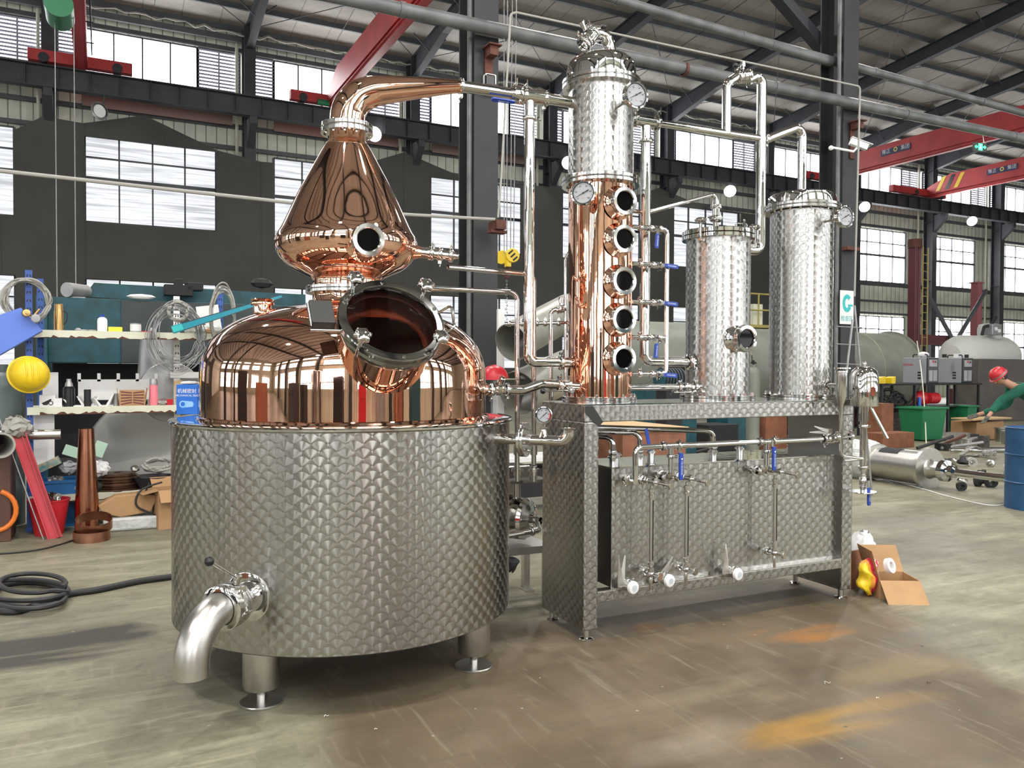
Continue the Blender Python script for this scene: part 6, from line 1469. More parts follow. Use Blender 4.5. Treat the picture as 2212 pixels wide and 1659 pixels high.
for i, (px, py, w, h, m, lab) in enumerate(((105, 1003, .20, .11, 'chevc', 'tilted comic-coloured carton on top of the blue crate'), (150, 1010, .15, .09, 'greycl', 'crumpled grey cloth on the blue crate'), (120, 1038, .12, .06, 'galv', 'grey metal scraps in the blue crate'), (215, 1012, .16, .12, 'paper', 'crumpled white bag beside the copper cone'), (165, 978, .22, .08, 'mint', 'pale mint sheet of plastic left of the copper cone'), (215, 970, .10, .12, 'mint', 'pale mint sheet of plastic right of the copper cone'))):
    if m == 'chevc' and m not in M: M[m] = plain('mixed_print', (.5, .35, .2), .6, noise=.9, nscale=22, col2=(.02, .25, .3))
    if m == 'greycl' and m not in M: M[m] = plain('grey_cloth', (.3, .3, .33), .9)
    if m == 'mint' and m not in M: M[m] = plain('mint_plastic', (.42, .60, .48), .5)
    c = P(px, py, YR+.12)
    mb = MB()
    if m in ('mint',): mb.box(c, (w, .012, h*1.2), ax=(V((.9, 0, -.35)).normalized(), V((0, 1, 0)), V((.35, 0, .9)).normalized()))
    elif m == 'chevc': mb.box(c, (w, .1, .07), ax=(V((.9, 0, .42)).normalized(), V((0, 1, 0)), V((-.42, 0, .9)).normalized()))
    else: mb.sph(c, w*.55, 18, (1, .6, h/w*1.1))
    o = tag(mb.build({'paper': 'crumpled_bag', 'greycl': 'cloth', 'galv': 'metal_scrap', 'mint': 'plastic_sheet', 'chevc': 'carton'}[m], M[m], smooth=12), lab, {'paper': 'bag', 'greycl': 'cloth', 'galv': 'scrap', 'mint': 'sheet', 'chevc': 'box'}[m])
    if m in ('paper', 'greycl', 'galv'):
        for v in o.data.vertices: v.co += V((rnd.uniform(-.02, .02), rnd.uniform(-.02, .02), rnd.uniform(-.015, .015)))
# copper cone in front of the rack
g = onY(188, 1140, 8.22); u2 = S(g.y, 188); mb = MB(); hz = P(186, 926, g.y).z; c = V((g.x, g.y, 0))
mb.lathe([(27*u2, 0), (26*u2, hz*.28), (22*u2, hz*.6), (17.5*u2, hz*.93), (17*u2, hz), (16*u2, hz), (17*u2, hz*.6), (24*u2, .01)], c, UP, 40); tag(mb.build('copper_cone', plain('scuffed_copper', (.50, .22, .13), .22, 1, noise=.3, nscale=6)), 'tall tapered copper cone standing on the floor before the rack', 'cone')
for i, (px, py, tilt) in enumerate(((198, 1143, 0), (203, 1126, .32))):
    g = onY(px, py, 7.82); c = V((g.x, g.y, .0)); mb = MB(); r = 41*S(g.y, 198)
    ax_ = V((0, -tilt, 1)).normalized(); c = c+UP*(0 if i == 0 else .10)+V((0, .06*i, 0))
    mb.lathe([(r, 0), (r, .085), (r*.965, .085), (r*.965, 0), (r, 0)], c, ax_, 44); tag(mb.build('copper_ring', M['copper_dull']), ['dull copper hoop lying flat on the floor before the copper cone', 'dull copper hoop tilted on top of the other hoop'][i], 'ring')
# red bucket with fittings
g = onY(106, 1148, 8.28); c = V((g.x, g.y, 0)); th = thing('red_bucket', 'red plastic bucket full of shiny pipe fittings', 'bucket', c)
mb = MB(); mb.lathe([(0, .004), (.115, .0), (.165, .30), (.172, .305), (.172, .315), (.158, .315), (.112, .01)], c, UP, 36); mb.build('bucket_body', M['redp'], th)
rnd = random.Random(9)
for i in range(9):
    q = c+V((rnd.uniform(-.09, .09), rnd.uniform(-.09, .09), .315+rnd.uniform(0, .04))); mb = MB(); d = V((rnd.uniform(-1, 1), rnd.uniform(-1, 1), rnd.uniform(.2, 1))).normalized(); mb.lathe([(.012, -.02), (.03, -.018), (.03, -.006), (.018, 0), (.018, .015), (.03, .02), (.012, .022), (.012, -.02)], q, d, 16)
    tag(mb.build('pipe_fitting', M['steel']), 'shiny steel pipe fitting heaped in the red bucket', 'fitting', 'pipe fittings in the red bucket')
# red channel section leaning
a = onZ(120, 1163, .0); b = P(40, 935, a.y+.15); d = (b-a).normalized(); X = V((1, 0, 0)); X = (X-d*X.dot(d)).normalized(); Yv = d.cross(X)
mb = MB(); Lr = (b-a).length; w = .11
for (ox, oy, sx, sy) in ((0, 0, w, .008), (-w/2+.004, -.02, .008, .045), (w/2-.004, -.02, .008, .045), (.02, -.012, .008, .03)): mb.box(a+d*(Lr/2)+X*ox+Yv*oy, (sx, sy, Lr), ax=(X, Yv, d))
th = thing('red_channel', 'long red painted steel channel leaning against the rack', 'steel section', a); mb.build('channel', plain('red_primer', (.50, .035, .05), .45), th, smooth=0)
mb = MB(); mb.tube([a+X*-.09+UP*.01, b+X*-.10+d*.18], .006, 6); tag(mb.build('steel_rod', M['galv']), 'thin bright rod leaning along the red channel', 'rod')
mb = MB(); mb.sph(b+d*.05, .10, 20, (1.2, .8, .9)); o = tag(mb.build('plastic_wrap', M['cable'], smooth=12), 'dirty plastic wrapping bunched on the head of the red channel', 'wrapping')
for v in o.data.vertices: v.co += V((random.uniform(-.02, .02), random.uniform(-.02, .02), random.uniform(-.02, .02)))
# stainless and white pipes at the left edge
mb = MB(); a = P(18, 940, 8.3); b = P(131, 938, 8.3); mb.tube([a-V((.3, 0, 0)), b], .045, 24); tag(mb.build('loose_pipe', M['steel_br']), 'short stainless pipe poking right out of the left edge', 'pipe')
c = P(2, 962, 7.7); mb = MB(); mb.lathe([(.105, 0), (.105, -.9), (.088, -.9), (.088, 0), (.105, 0)], c, V((.25, -.93, .02)), 36); tag(mb.build('grey_duct', M['cable']), 'wide pale pipe end at the left edge below the hard hat', 'pipe')
mb = MB(); a = onZ(8, 1165, 0); mb.box((a.x-.16, a.y+.1, .42), (.45, .45, .84)); tag(mb.build('brown_cabinet', plain('brown_steel', (.10, .045, .03), .55, noise=.3, nscale=5), smooth=0, bevel=.006), 'brown steel cabinet at the left edge of the floor', 'cabinet')
mb = MB(); q = V((a.x+.075, a.y-.13, .27)); mb.tube([q+V((-.12+.15*math.cos(t), 0, .17*math.sin(t))) for t in [i*.3-1.4 for i in range(10)]], .02, 8); tag(mb.build('orange_hose', plain('orange_rubber', (.75, .18, .02), .5)), 'curve of orange hose on the brown cabinet front', 'hose')
mb = MB(); c = P(8, 870, 9.0); c = V((c.x, 9.0, 0)); mb.lathe([(0, 0), (.17, 0), (.17, 1.25), (.15, 1.36), (.07, 1.44), (.04, 1.45), (.04, 1.52), (0, 1.52)], c, UP, 32); tag(mb.build('gas_cylinder', plain('grey_green_paint', (.10, .13, .12), .5)), 'grey-green gas cylinder at the left edge behind the hard hat', 'cylinder')
mb = MB(); q = P(95, 950, YR+.12); mb.box((q.x, q.y, (P(95, 890).z+P(95, 1000).z)/2+.0), (.17, .02, .55)); tag(mb.build('white_board', M['paper'], smooth=0), 'white board standing between middle and lower shelf at left', 'board')
# stacked bronze discs
c = onshelf(252, zs_, .22)
for i in range(6):
    mb = MB(); r = [.235, .215, .225, .20, .20, .17][i]; mb.lathe([(r*.2, 0), (r, 0), (r, .006), (r*.95, .012), (r*.95, .02), (r*.7, .024), (r*.2, .024)], c+UP*(.027*i), UP, 44); tag(mb.build('bronze_disc', plain('bronze', (.20, .12, .08), .3, .9) if i == 0 and 'brz' not in M else M['brz']), 'round bronze-coloured flange disc, %s from the bottom of its stack' % ordn[i], 'disc', 'bronze discs on the lower shelf')
    if 'brz' not in M: M['brz'] = bpy.data.materials['bronze']
c = onshelf(330, zs_, .12); mb = MB(); mb.lathe([(0, .01), (.12, 0), (.19, .12), (.185, .12), (.12, .02)], c, UP, 30); tag(mb.build('black_bowl', M['rubber']), 'black rubber bowl on the lower shelf beside the bronze discs', 'bowl')
coil(onshelf(340, zs_, .2)+UP*.22, .14, .06, 9, .014, M['cable'], 'pile of coiled beige strap above the black bowl', 7, Yd=V((0, .4, .9)), loose=.2, name='strap_coil')
# cartons and black lead at right of the lower shelf
def openbox(c, w, d, h, rz, lab, flaps=(1, 1, 1, 1), mat='card', name='cardboard_box', fl=.14):
    th = thing(name, lab, 'box', c); X = V((math.cos(rz), math.sin(rz), 0)); Y = V((-math.sin(rz), math.cos(rz), 0)); mb = MB(); t = .005
    for s in (-1, 1): mb.box(c+X*(s*w/2)+UP*h/2, (t, d, h), rz=rz); mb.box(c+Y*(s*d/2)+UP*h/2, (w, t, h), rz=rz)
    mb.box(c+UP*.003, (w, d, .006), rz=rz); mb.build('box_walls', M[mat], th, smooth=0)
    for k, (D, Ln, Wd) in enumerate(((-Y, d/2, w), (Y, d/2, w), (X, w/2, d), (-X, w/2, d))):
        if not flaps[k]: continue
        a = flaps[k]; dr = (D*math.cos(a)+UP*math.sin(a)).normalized(); sd_ = UP.cross(D).normalized(); p = c+D*Ln+UP*h; mb = MB(); mb.box(p+dr*fl/2, (Wd, fl, t), ax=(sd_, dr, sd_.cross(dr))); mb.build('box_flap', M[mat], th, smooth=0)
    return th
g = onY(352, 1138, 8.1); openbox(V((g.x+.07, g.y+.1, 0)), .26, .26, .36, .15, 'brown cardboard box with open flaps and red print beside the tank', (-.8, .6, .5, -.2))
mb = MB(); mb.box(V((g.x+.09, g.y+.012, .2)), (.03, .004, .09)); tag(mb.build('red_print', M['red'], smooth=0), 'red mark printed on the open cardboard box', 'print'); 
pr_ = bpy.data.objects['red_print']; bx_ = [o for o in COL.objects if o.name.startswith('cardboard_box')][-1]
pr_.parent = bx_; pr_.matrix_parent_inverse = inv_root(bx_)
for k_ in ('category', 'label'):
    if k_ in pr_: del pr_[k_]
g = onY(275, 1132, 8.18); mb = MB(); mb.sph(V((g.x, g.y+.1, .20)), .2, 14, (1.15, .6, .35)); mb2 = MB(); mb2.prism([(-.24, .0), (-.2, -.08), (-.05, -.12), (.2, -.09), (.26, .06), (.1, .09), (-.1, .08)], V((g.x, g.y, .24)), V((1, 0, 0)), UP, V((0, 1, 0)), .16)
tag(mb2.build('folded_carton', M['card'], smooth=0, bevel=.01), 'flattened rounded piece of cardboard under the lower shelf edge', 'cardboard')
mb = MB(); mb.box(V((g.x+.05, g.y+.08, .06)), (.5, .25, .12)); tag(mb.build('wrapped_bar', M['foil'], smooth=0, bevel=.02), 'foil-wrapped bundle on the floor under the lower shelf', 'bundle')
q = P(310, 1110, 8.2); pts = [V((q.x+.16, q.y, .42)), V((q.x-.02, q.y-.02, .36)), V((q.x-.06, q.y-.03, .22)), V((q.x+.1, q.y-.04, .12)), V((q.x+.18, q.y-.02, .06)), V((q.x+.02, q.y-.04, .02)), V((q.x-.02, q.y, .2)), V((q.x+.05, q.y, .42))]
mb = MB(); mb.tube(catmull(pts, 6), .009, 8); tag(mb.build('black_lead', M['bcable']), 'looped black lead hanging by the cardboard boxes', 'cable')
# floor cables
fc_ = lambda px, py, z=.02: V((onZ(px, py, 0).x, onZ(px, py, 0).y, z))
pts = [fc_(380, 1251), fc_(300, 1262), fc_(215, 1280), fc_(150, 1290), fc_(90, 1310), fc_(30, 1328), fc_(-40, 1322)]
mb = MB(); mb.tube(catmull(pts, 6), .022, 10); tag(mb.build('black_hose', M['bcable']), 'thick black hose running left from under the still', 'hose')
pts = []
for k, (cx_, cy_, rx, ry) in enumerate(((62, 1292, 82, 26), (58, 1300, 86, 30), (50, 1296, 96, 24), (70, 1288, 72, 22))):
    for i in range(14):
        t = 2*PI*i/14+.3*k; pts.append(fc_(cx_+rx*math.cos(t), cy_+ry*math.sin(t), .02+.022*k))
mb = MB(); mb.tube(catmull(pts, 3), .016, 8); tag(mb.build('black_cable_coil', M['bcable']), 'coil of black cable lying on the floor at the left edge', 'cable')
pts = [fc_(180, 1160, .008), fc_(140, 1175, .008), fc_(80, 1190, .008), fc_(0, 1198, .008), fc_(-60, 1196, .008)]
mb = MB(); mb.tube(catmull(pts, 6), .007, 6); tag(mb.build('thin_cable', M['bcable']), 'thin black cable crossing the floor before the copper hoops', 'cable')

rnd = random.Random(77)
for i, (px, sh_, w, h, m, nm, lab) in enumerate(((168, zt1, .05, .03, 'galv', 'steel_nut', 'small steel nut on the top shelf between flask and bottle'), (330, zt1, .06, .05, 'paper', 'paper_scrap', 'small white scrap at the front of the top shelf'), (410, zt1, .12, .10, 'foil', 'plastic_bag', 'clear plastic bag under the teal level'), (455, zt1, .10, .06, 'card', 'card_scrap', 'brown scrap near the right end of the top shelf'),
        (270, zm1, .05, .05, 'redp', 'red_disc', 'little red disc before the patterned carton'), (310, zm1, .07, .06, 'dark', 'black_roll', 'small black roll right of the patterned carton'), (188, zm1, .06, .16, 'dark', 'black_tube', 'dark upright tube behind the folded sheets'), (250, zm1, .05, .12, 'galv', 'metal_sleeve', 'upright metal sleeve left of the patterned carton'),
        (290, zl1, .08, .06, 'steel_br', 'steel_sleeve', 'steel sleeve on top of the bronze discs'), (180, zl1, .16, .12, 'greycl', 'cloth', 'grey rag beside the copper cone'), (205, zl1, .14, .1, 'dark', 'black_bag', 'black bag behind the copper cone'))):
    c = onshelf(px, sh_+.011, .07+.02*(i % 3)); mb = MB()
    if h > w*1.1: mb.lathe([(0, 0), (w/2, 0), (w/2, h), (0, h)], c, UP, 20); o = mb.build(nm, M[m])
    else:
        mb.sph(c+UP*h/2, w/2, 16, (1, .8, h/w)); o = mb.build(nm, M[m], smooth=20)
        for v in o.data.vertices: v.co += V((rnd.uniform(-1, 1), rnd.uniform(-1, 1), rnd.uniform(-1, 1)))*w*.07
    if nm == 'steel_sleeve': o.location.z += .17
    tag(o, lab, nm.split('_')[-1])
# ================================================================== BEHIND THE MACHINE AND RIGHT
def ves(px0, px1, pytop, Y, dia, lab, head='dish', zc=None, mat='vessel', name='pressure_vessel', flange=True, saddles=True):
    a = onY(px0, pytop, Y); b = onY(px1, pytop, Y); zc = zc or max(a.z-dia/2, dia/2+.2); r = dia/2; L = b.x-a.x
    o = thing(name, lab, 'vessel', (a.x+L/2, Y, 0)); mb = MB()
    mb.lathe([(r, 0), (r, L)], V((a.x, Y, zc)), (1, 0, 0), 64)
    mb.lathe([(r*.2, -r*.42), (r*.6, -r*.33), (r*.9, -r*.14), (r, 0)], V((a.x, Y, zc)), (1, 0, 0), 64, cap0=True)
    mb.lathe([(r, 0), (r*.9, r*.14), (r*.6, r*.33), (r*.2, r*.42)], V((b.x, Y, zc)), (1, 0, 0), 64, cap1=True)
    mb.build('shell', M[mat], o)
    k = .9
    w = MB()
    while k < L-.3: w.lathe([(r, -.015), (r+.012, 0), (r, .015)], V((a.x+k, Y, zc)), (1, 0, 0), 64); k += 1.5
    if w.v: w.build('weld_seams', M['vseam'], o)
    if saddles and zc-r > .05:
        for f in (.2, .8):
            s = MB(); s.box((a.x+L*f, Y, (zc-r*.8)/2), (.2, dia*.75, zc-r*.8)); s.build('saddle', M['maroon'], o, smooth=0)
    return o, a.x, b.x, zc, r
M['vseam'] = plain('brown_weld_seam', (.20, .19, .13), .5)
v1 = ves(1275, 1488, 690, 13.2, 1.9, 'large pale green horizontal vessel with an open manway behind the sampling manifold')
c = V((onY(1458, 815, 12.2).x, 0, 0)); ca = onY(1458, 818, 12.22)
mb = MB(); mb.lathe([(.30, .25), (.30, -.02), (.39, -.02), (.39, -.05), (.30, -.05), (.28, .2)], ca, V((0, 1, 0)), 40); mb.build('manway', M['galv'], v1[0])
mb = MB(); mb.lathe([(0, .0), (.29, .0)], ca, V((0, 1, 0)), 32); mb.build('manway_opening', M['dark'], v1[0], smooth=0)
for k in range(12): a = 2*PI*k/12; mb = MB(); mb.cyl(ca+V((.345*math.cos(a), -.07, .345*math.sin(a))), ca+V((.345*math.cos(a), -.02, .345*math.sin(a))), .018, 6); mb.build('manway_bolt', M['dark'], v1[0])
v2 = ves(1500, 1925, 706, 15.2, 2.1, 'very long pale green horizontal vessel running behind the condensers to the right')
a = onY(1850, 800, 14.1); mb = MB(); mb.lathe([(1.062, -.04), (1.075, 0), (1.062, .04)], V((a.x, 15.2, v2[3])), (1, 0, 0), 64); mb.build('rust_band', M['rust'], v2[0])
a = onY(1935, 800, 14.2); mb = MB(); mb.lathe([(1.04, -.03), (1.11, -.03), (1.11, .03), (1.04, .03)], V((v2[2]-.1, 15.2, v2[3])), (1, 0, 0), 64); mb.build('end_flange', M['vessel'], v2[0])
# rolled sheets behind the downpipe
M['roll'] = plain('grey_rolled_sheet', (.30, .30, .26), .45, .3, noise=.3, nscale=5)
for i, (pa_, pb_, Y, r, lab) in enumerate((((1105, 740), (1230, 672), 7.3, .20, 'upper rolled grey sheet tube leaning up to the right behind the water lines'), ((1120, 850), (1225, 800), 7.5, .24, 'lower wide rolled grey sheet behind the water lines'))):
    a = onY(*pa_, Y); b = onY(*pb_, Y+.5); d = (b-a).normalized(); mb = MB(); L = (b-a).length
    mb.lathe([(r, 0), (r, L), (r*.97, L), (r*.97, 0), (r, 0)], a, d, 40); tag(mb.build('rolled_sheet', M['roll']), lab, 'sheet')
mb = MB(); a = onY(1160, 890, 7.4); mb.box(V((a.x, a.y+.2, .55)), (1.1, .5, .04)); 
tb = thing('work_trestle', 'low trestle table with papers between the still and the frame, behind the water lines', 'table', (a.x, a.y+.2, 0)); mb.build('table_top', M['paper'], tb, smooth=0)
for sx in (-.5, .5):
    for sy in (0, .4): mb = MB(); mb.box(V((a.x+sx, a.y+sy, .265)), (.05, .05, .53)); mb.build('table_leg', M['rust'], tb, smooth=0)
mb = MB(); mb.box(V((a.x, a.y+.2, .3)), (.9, .4, .3)); mb.build('table_box', M['dark'], tb, smooth=0)
mb = MB(); q = onY(1068, 810, 7.6); mb.lathe(prof2([(.15, -.02), (.14, .04), (.09, .11), (0, .14)], 4), V((q.x, q.y, q.z-.03)), UP, 28); 
hk = thing('helmet_post', 'red hard hat resting on a perforated white upright behind the still', 'helmet', (q.x, q.y, 0)); mb.build('red_hat', M['redp'], hk)
mb = MB(); mb.box((q.x+.02, q.y+.05, (q.z-.05)/2), (.05, .05, q.z-.05)); mb.build('hat_stand', M['galv'], hk, smooth=0)
q = onY(1081, 760, 7.9); mb = MB(); mb.box((q.x, q.y, onY(1081, 668, 7.9).z/2), (.075, .04, onY(1081, 668, 7.9).z)); up = tag(mb.build('perforated_upright', M['paper'], smooth=0), 'white perforated rack upright between the still and the downpipe', 'post')
q = onY(1068, 640, 9.5)
# things seen through the frame
def wbox(px0, px1, py0, py1, Y, d, lab, mat='wood', top=None, name='plywood_crate', cat='crate'):
    a = onY(px0, py0, Y); b = onY(px1, py1, Y); z0 = 0.0
    th = thing(name, lab, cat, ((a.x+b.x)/2, Y+d/2, z0)); mb = MB(); mb.box(((a.x+b.x)/2, Y+d/2, (a.z+z0)/2), (b.x-a.x, d, a.z-z0)); mb.build('crate_body', M[mat], th, smooth=0, bevel=.008)
    if top: mb = MB(); mb.box(((a.x+b.x)/2, Y+d/2, a.z+.02), (b.x-a.x+.04, d+.04, .04)); mb.build('crate_lid', M[top], th, smooth=0)
    return th
wbox(1345, 1482, 935, 985, 7.0, 1.2, 'orange-brown plywood crate with a pale lid seen through the frame', top='woodl')
wbox(1655, 1700, 897, 960, 9.4, .3, 'upright orange plywood case seen through the frame near its right end')
q = onZ(1627, 930, 0); q = onY(1627, 850, 9.6)
gc_ = thing('gas_cylinder', 'pale green gas cylinder between the two steel condensers', 'cylinder', (q.x, 9.6, 0)); zt_ = onY(1627, 800, 9.6).z
mb = MB(); mb.lathe([(0, 0), (.105, 0), (.105, zt_-.05), (.09, zt_), (.04, zt_+.05), (.04, zt_+.09), (0, zt_+.09)], (q.x, 9.6, 0), UP, 30); mb.build('cylinder_body', M['vessel'], gc_)
mb = MB(); mb.cyl((q.x, 9.6, zt_+.08), (q.x, 9.6, zt_+.16), .018, 10); mb.cyl((q.x-.05, 9.6, zt_+.12), (q.x+.05, 9.6, zt_+.12), .015, 8); mb.tube([(q.x-.03, 9.6, zt_+.12), (q.x-.035, 9.6, zt_+.24)], .008, 6); mb.build('cylinder_valve', M['dark'], gc_)
q = onY(1440, 818, 9.8); mt = thing('teal_motor', 'dark ribbed teal electric motor behind the low feed pipe', 'motor', q)
mb = MB(); mb.cyl(q+V((-.15, 0, 0)), q+V((.28, 0, 0)), .14, 28)
mb.build('motor_body', M['teal'], mt)
for k in range(7): mb = MB(); mb.lathe([(.14, -.012), (.165, -.012), (.165, .012), (.14, .012)], q+V((-.1+.055*k, 0, 0)), (1, 0, 0), 28); mb.build('cooling_fin', M['col2'], mt)
mb = MB(); mb.box((q.x+.05, q.y, q.z/2-.07), (.3, .25, max(.1, q.z-.14))); mb.build('motor_stand', M['dark'], mt, smooth=0)
for i, (px, w) in enumerate(((1390, .30), (1425, .34), (1470, .36))):
    q = onY(px, 848, 10.5); mb = MB(); mb.box((q.x, q.y, .62-.02*i), (w, .4, 1.2-.04*i)); tag(mb.build('tool_cabinet', M['teal'] if i != 1 else M['dark'], smooth=0, bevel=.01), ['small teal cabinet left of the ribbed motor', 'dark tool cabinet under the ribbed motor', 'teal cabinet right of the ribbed motor'][i], 'cabinet')
# low dark clutter band far behind the machine
rnd = random.Random(21)
cl = [(1540, .7, .5, 'dark', 'dark workbench'), (1585, .8, .6, 'teal', 'teal workbench'), (1720, .8, .8, 'dark', 'dark steel bin'), (1250, .9, .7, 'dark', 'dark pallet box')]
for i, (px, w, h, m, nm) in enumerate(cl):
    q = onY(px, 850, 11.5+.3*i); mb = MB(); mb.box((q.x, q.y, h/2), (w, .6, h)); tag(mb.build(nm.replace(' ', '_'), M[m], smooth=0, bevel=.01), nm+' seen under the frame deck, '+['left of the gas cylinder', 'beside the gas cylinder', 'behind the right condenser', 'behind the copper column'][i], 'bench')
M['platy'] = plain('dull_yellow_rail', (.30, .25, .07), .6)
# yellow platform
q0 = onY(1618, 704, 17.0); q1 = onY(1668, 704, 17.0); th = thing('yellow_platform', 'small railed yellow access platform between the condensers', 'platform', (q0.x, 17, 0))
mb = MB(); mb.box(((q0.x+q1.x)/2, 17.4, q0.z), (q1.x-q0.x, .9, .08)); mb.build('platform_deck', M['platy'], th, smooth=0)
for s in (0, 1):
    z_ = q0.z+[.45, .9][s]; mb = MB(); mb.tube([(q0.x, 17, z_), (q1.x, 17, z_)], .025, 8); mb.build('guard_rail', M['platy'], th)
for f in (0, .4, .99): mb = MB(); mb.tube([(q0.x+(q1.x-q0.x)*f, 17, q0.z), (q0.x+(q1.x-q0.x)*f, 17, q0.z+.9)], .025, 8); mb.build('rail_post', M['platy'], th)
for f in (.1, .9): mb = MB(); mb.tube([(q0.x+(q1.x-q0.x)*f, 17.7, 0), (q0.x+(q1.x-q0.x)*f, 17.7, q0.z)], .04, 8); mb.build('platform_leg', M['maroon'], th)
mb = MB(); mb.box((q1.x-.25, 17.5, q0.z+.35), (.35, .4, .6)); mb.build('control_cabinet', M['cream'], th, smooth=0)
# maroon column press with ladder
q = onY(1974, 640, 19.5); x_ = q.x; zt_ = onY(1974, 517, 19.5).z; zb_ = onY(1974, 533, 19.5).z; th = thing('maroon_column', 'tall ribbed maroon machine column with a capped head', 'machine', (x_, 19.5, 0))
mb = MB(); mb.box((x_, 19.5, zb_/2), (.30, .26, zb_)); mb.build('column_shaft', M['maroon'], th, smooth=0)
for s in (-.12, -.04, .06, .13): mb = MB(); mb.tube([(x_+s, 19.36, .3), (x_+s, 19.36, zb_)], .03, 10); mb.build('column_rib', M['maroon'], th)
mb = MB(); mb.cyl((x_+.03, 19.5, zb_-.05), (x_+.03, 19.5, zt_), .24, 28); mb.build('column_head', M['rust'], th)
mb = MB(); mb.box((x_+1.8, 19.6, onY(2040, 735, 19.5).z), (3.2, .4, .35)); mb.build('cross_arm', M['maroon'], th, smooth=0)
ld_ = thing('ladder', 'yellow caged ladder on the right of the maroon column', 'ladder', (x_+.42, 19.4, 0))
for s in (0, .28): mb = MB(); mb.tube([(x_+.34+s, 19.4, .0), (x_+.34+s, 19.4, zb_)], .022, 8); mb.build('ladder_rail', M['yelladder'] if 'yelladder' in M else M.setdefault('yelladder', plain('faded_yellow', (.42, .30, .10), .5)), ld_)
z = .3
while z < zb_: mb = MB(); mb.tube([(x_+.34, 19.4, z), (x_+.62, 19.4, z)], .016, 6); mb.build('ladder_rung', M['yelladder'], ld_); z += .3
q = onY(2109, 640, 21); mb = MB(); mb.box((q.x, 21, onY(2109, 610, 21).z/2), (.3, .3, onY(2109, 610, 21).z)); mb.box((q.x, 21, onY(2109, 611, 21).z), (.45, .4, .05)); tag(mb.build('pink_post', plain('dusty_pink_paint', (.32, .10, .11), .6), smooth=0), 'dusty pink steel post near the far right windows', 'post')
for i, (a_, b_) in enumerate((((2001, 630), (2058, 733)), ((2130, 628), (2066, 735)))):
    mb = MB(); mb.tube([onY(*a_, 20.5), onY(*b_, 19.2)], .08, 10); tag(mb.build('jib_strut', M['purl']), ['grey diagonal strut falling to the right by the far windows', 'grey diagonal strut falling to the left by the far windows'][i], 'strut')
# white mobile tank
M['cleanwhite'] = plain('off_white_vessel', (.55, .56, .52), .4)
q = onY(2118, 745, 16.5); th = thing('white_vessel', 'off-white horizontal vessel with a hatch dome at far right', 'vessel', (q.x, 16.5, 0))
mb = MB(); mb.lathe([(0, -1.55), (.35, -1.5), (.6, -1.25), (.68, -1.0), (.68, 1.0), (.6, 1.25), (.35, 1.5), (0, 1.55)], (q.x, 16.5, q.z-.38), (1, 0, 0), 48); mb.build('vessel_shell', M['cleanwhite'], th)
mb = MB(); mb.lathe([(.35, -.2), (.35, .25), (.3, .38), (0, .42)], (q.x+.45, 16.5, q.z+.3), UP, 32); mb.build('hatch_dome', M['cleanwhite'], th)
mb = MB(); mb.box((q.x-.0, 16.1, q.z+.48), (.5, .3, .35)); mb.build('control_box', M['galv'], th, smooth=0, bevel=.02)
for k in range(2): mb = MB(); mb.box((q.x-.08+.17*k, 15.94, q.z+.5-.06*k), (.12, .02, .1)); mb.build('box_display', M['white'], th, smooth=0)
for s in (-.9, .9): mb = MB(); mb.box((q.x+s, 16.5, .45), (.2, .9, .9)); mb.build('vessel_stand', M['maroon'], th, smooth=0)
mb = MB(); c = q+V((-.55, -.4, .3)); mb.tube([c, c+V((.1, 0, .25)), c+V((.5, 0, .35)), c+V((.7, 0, .6))], .05, 8); mb.build('hatch_arm', M['dark'], th)
# brown container wall at the right edge
a = onY(2108, 775, 14.6); b = onY(2230, 775, 14.6); mb = MB(); mb.box(((a.x+b.x)/2+1.0, 14.9, a.z/2), (b.x-a.x+2.0, .8, a.z)); tag(mb.build('brown_enclosure', plain('brown_grey_paint', (.10, .085, .075), .6, noise=.3, nscale=3), smooth=0, bevel=.02), 'brown-grey machine enclosure behind the bending worker', 'enclosure')
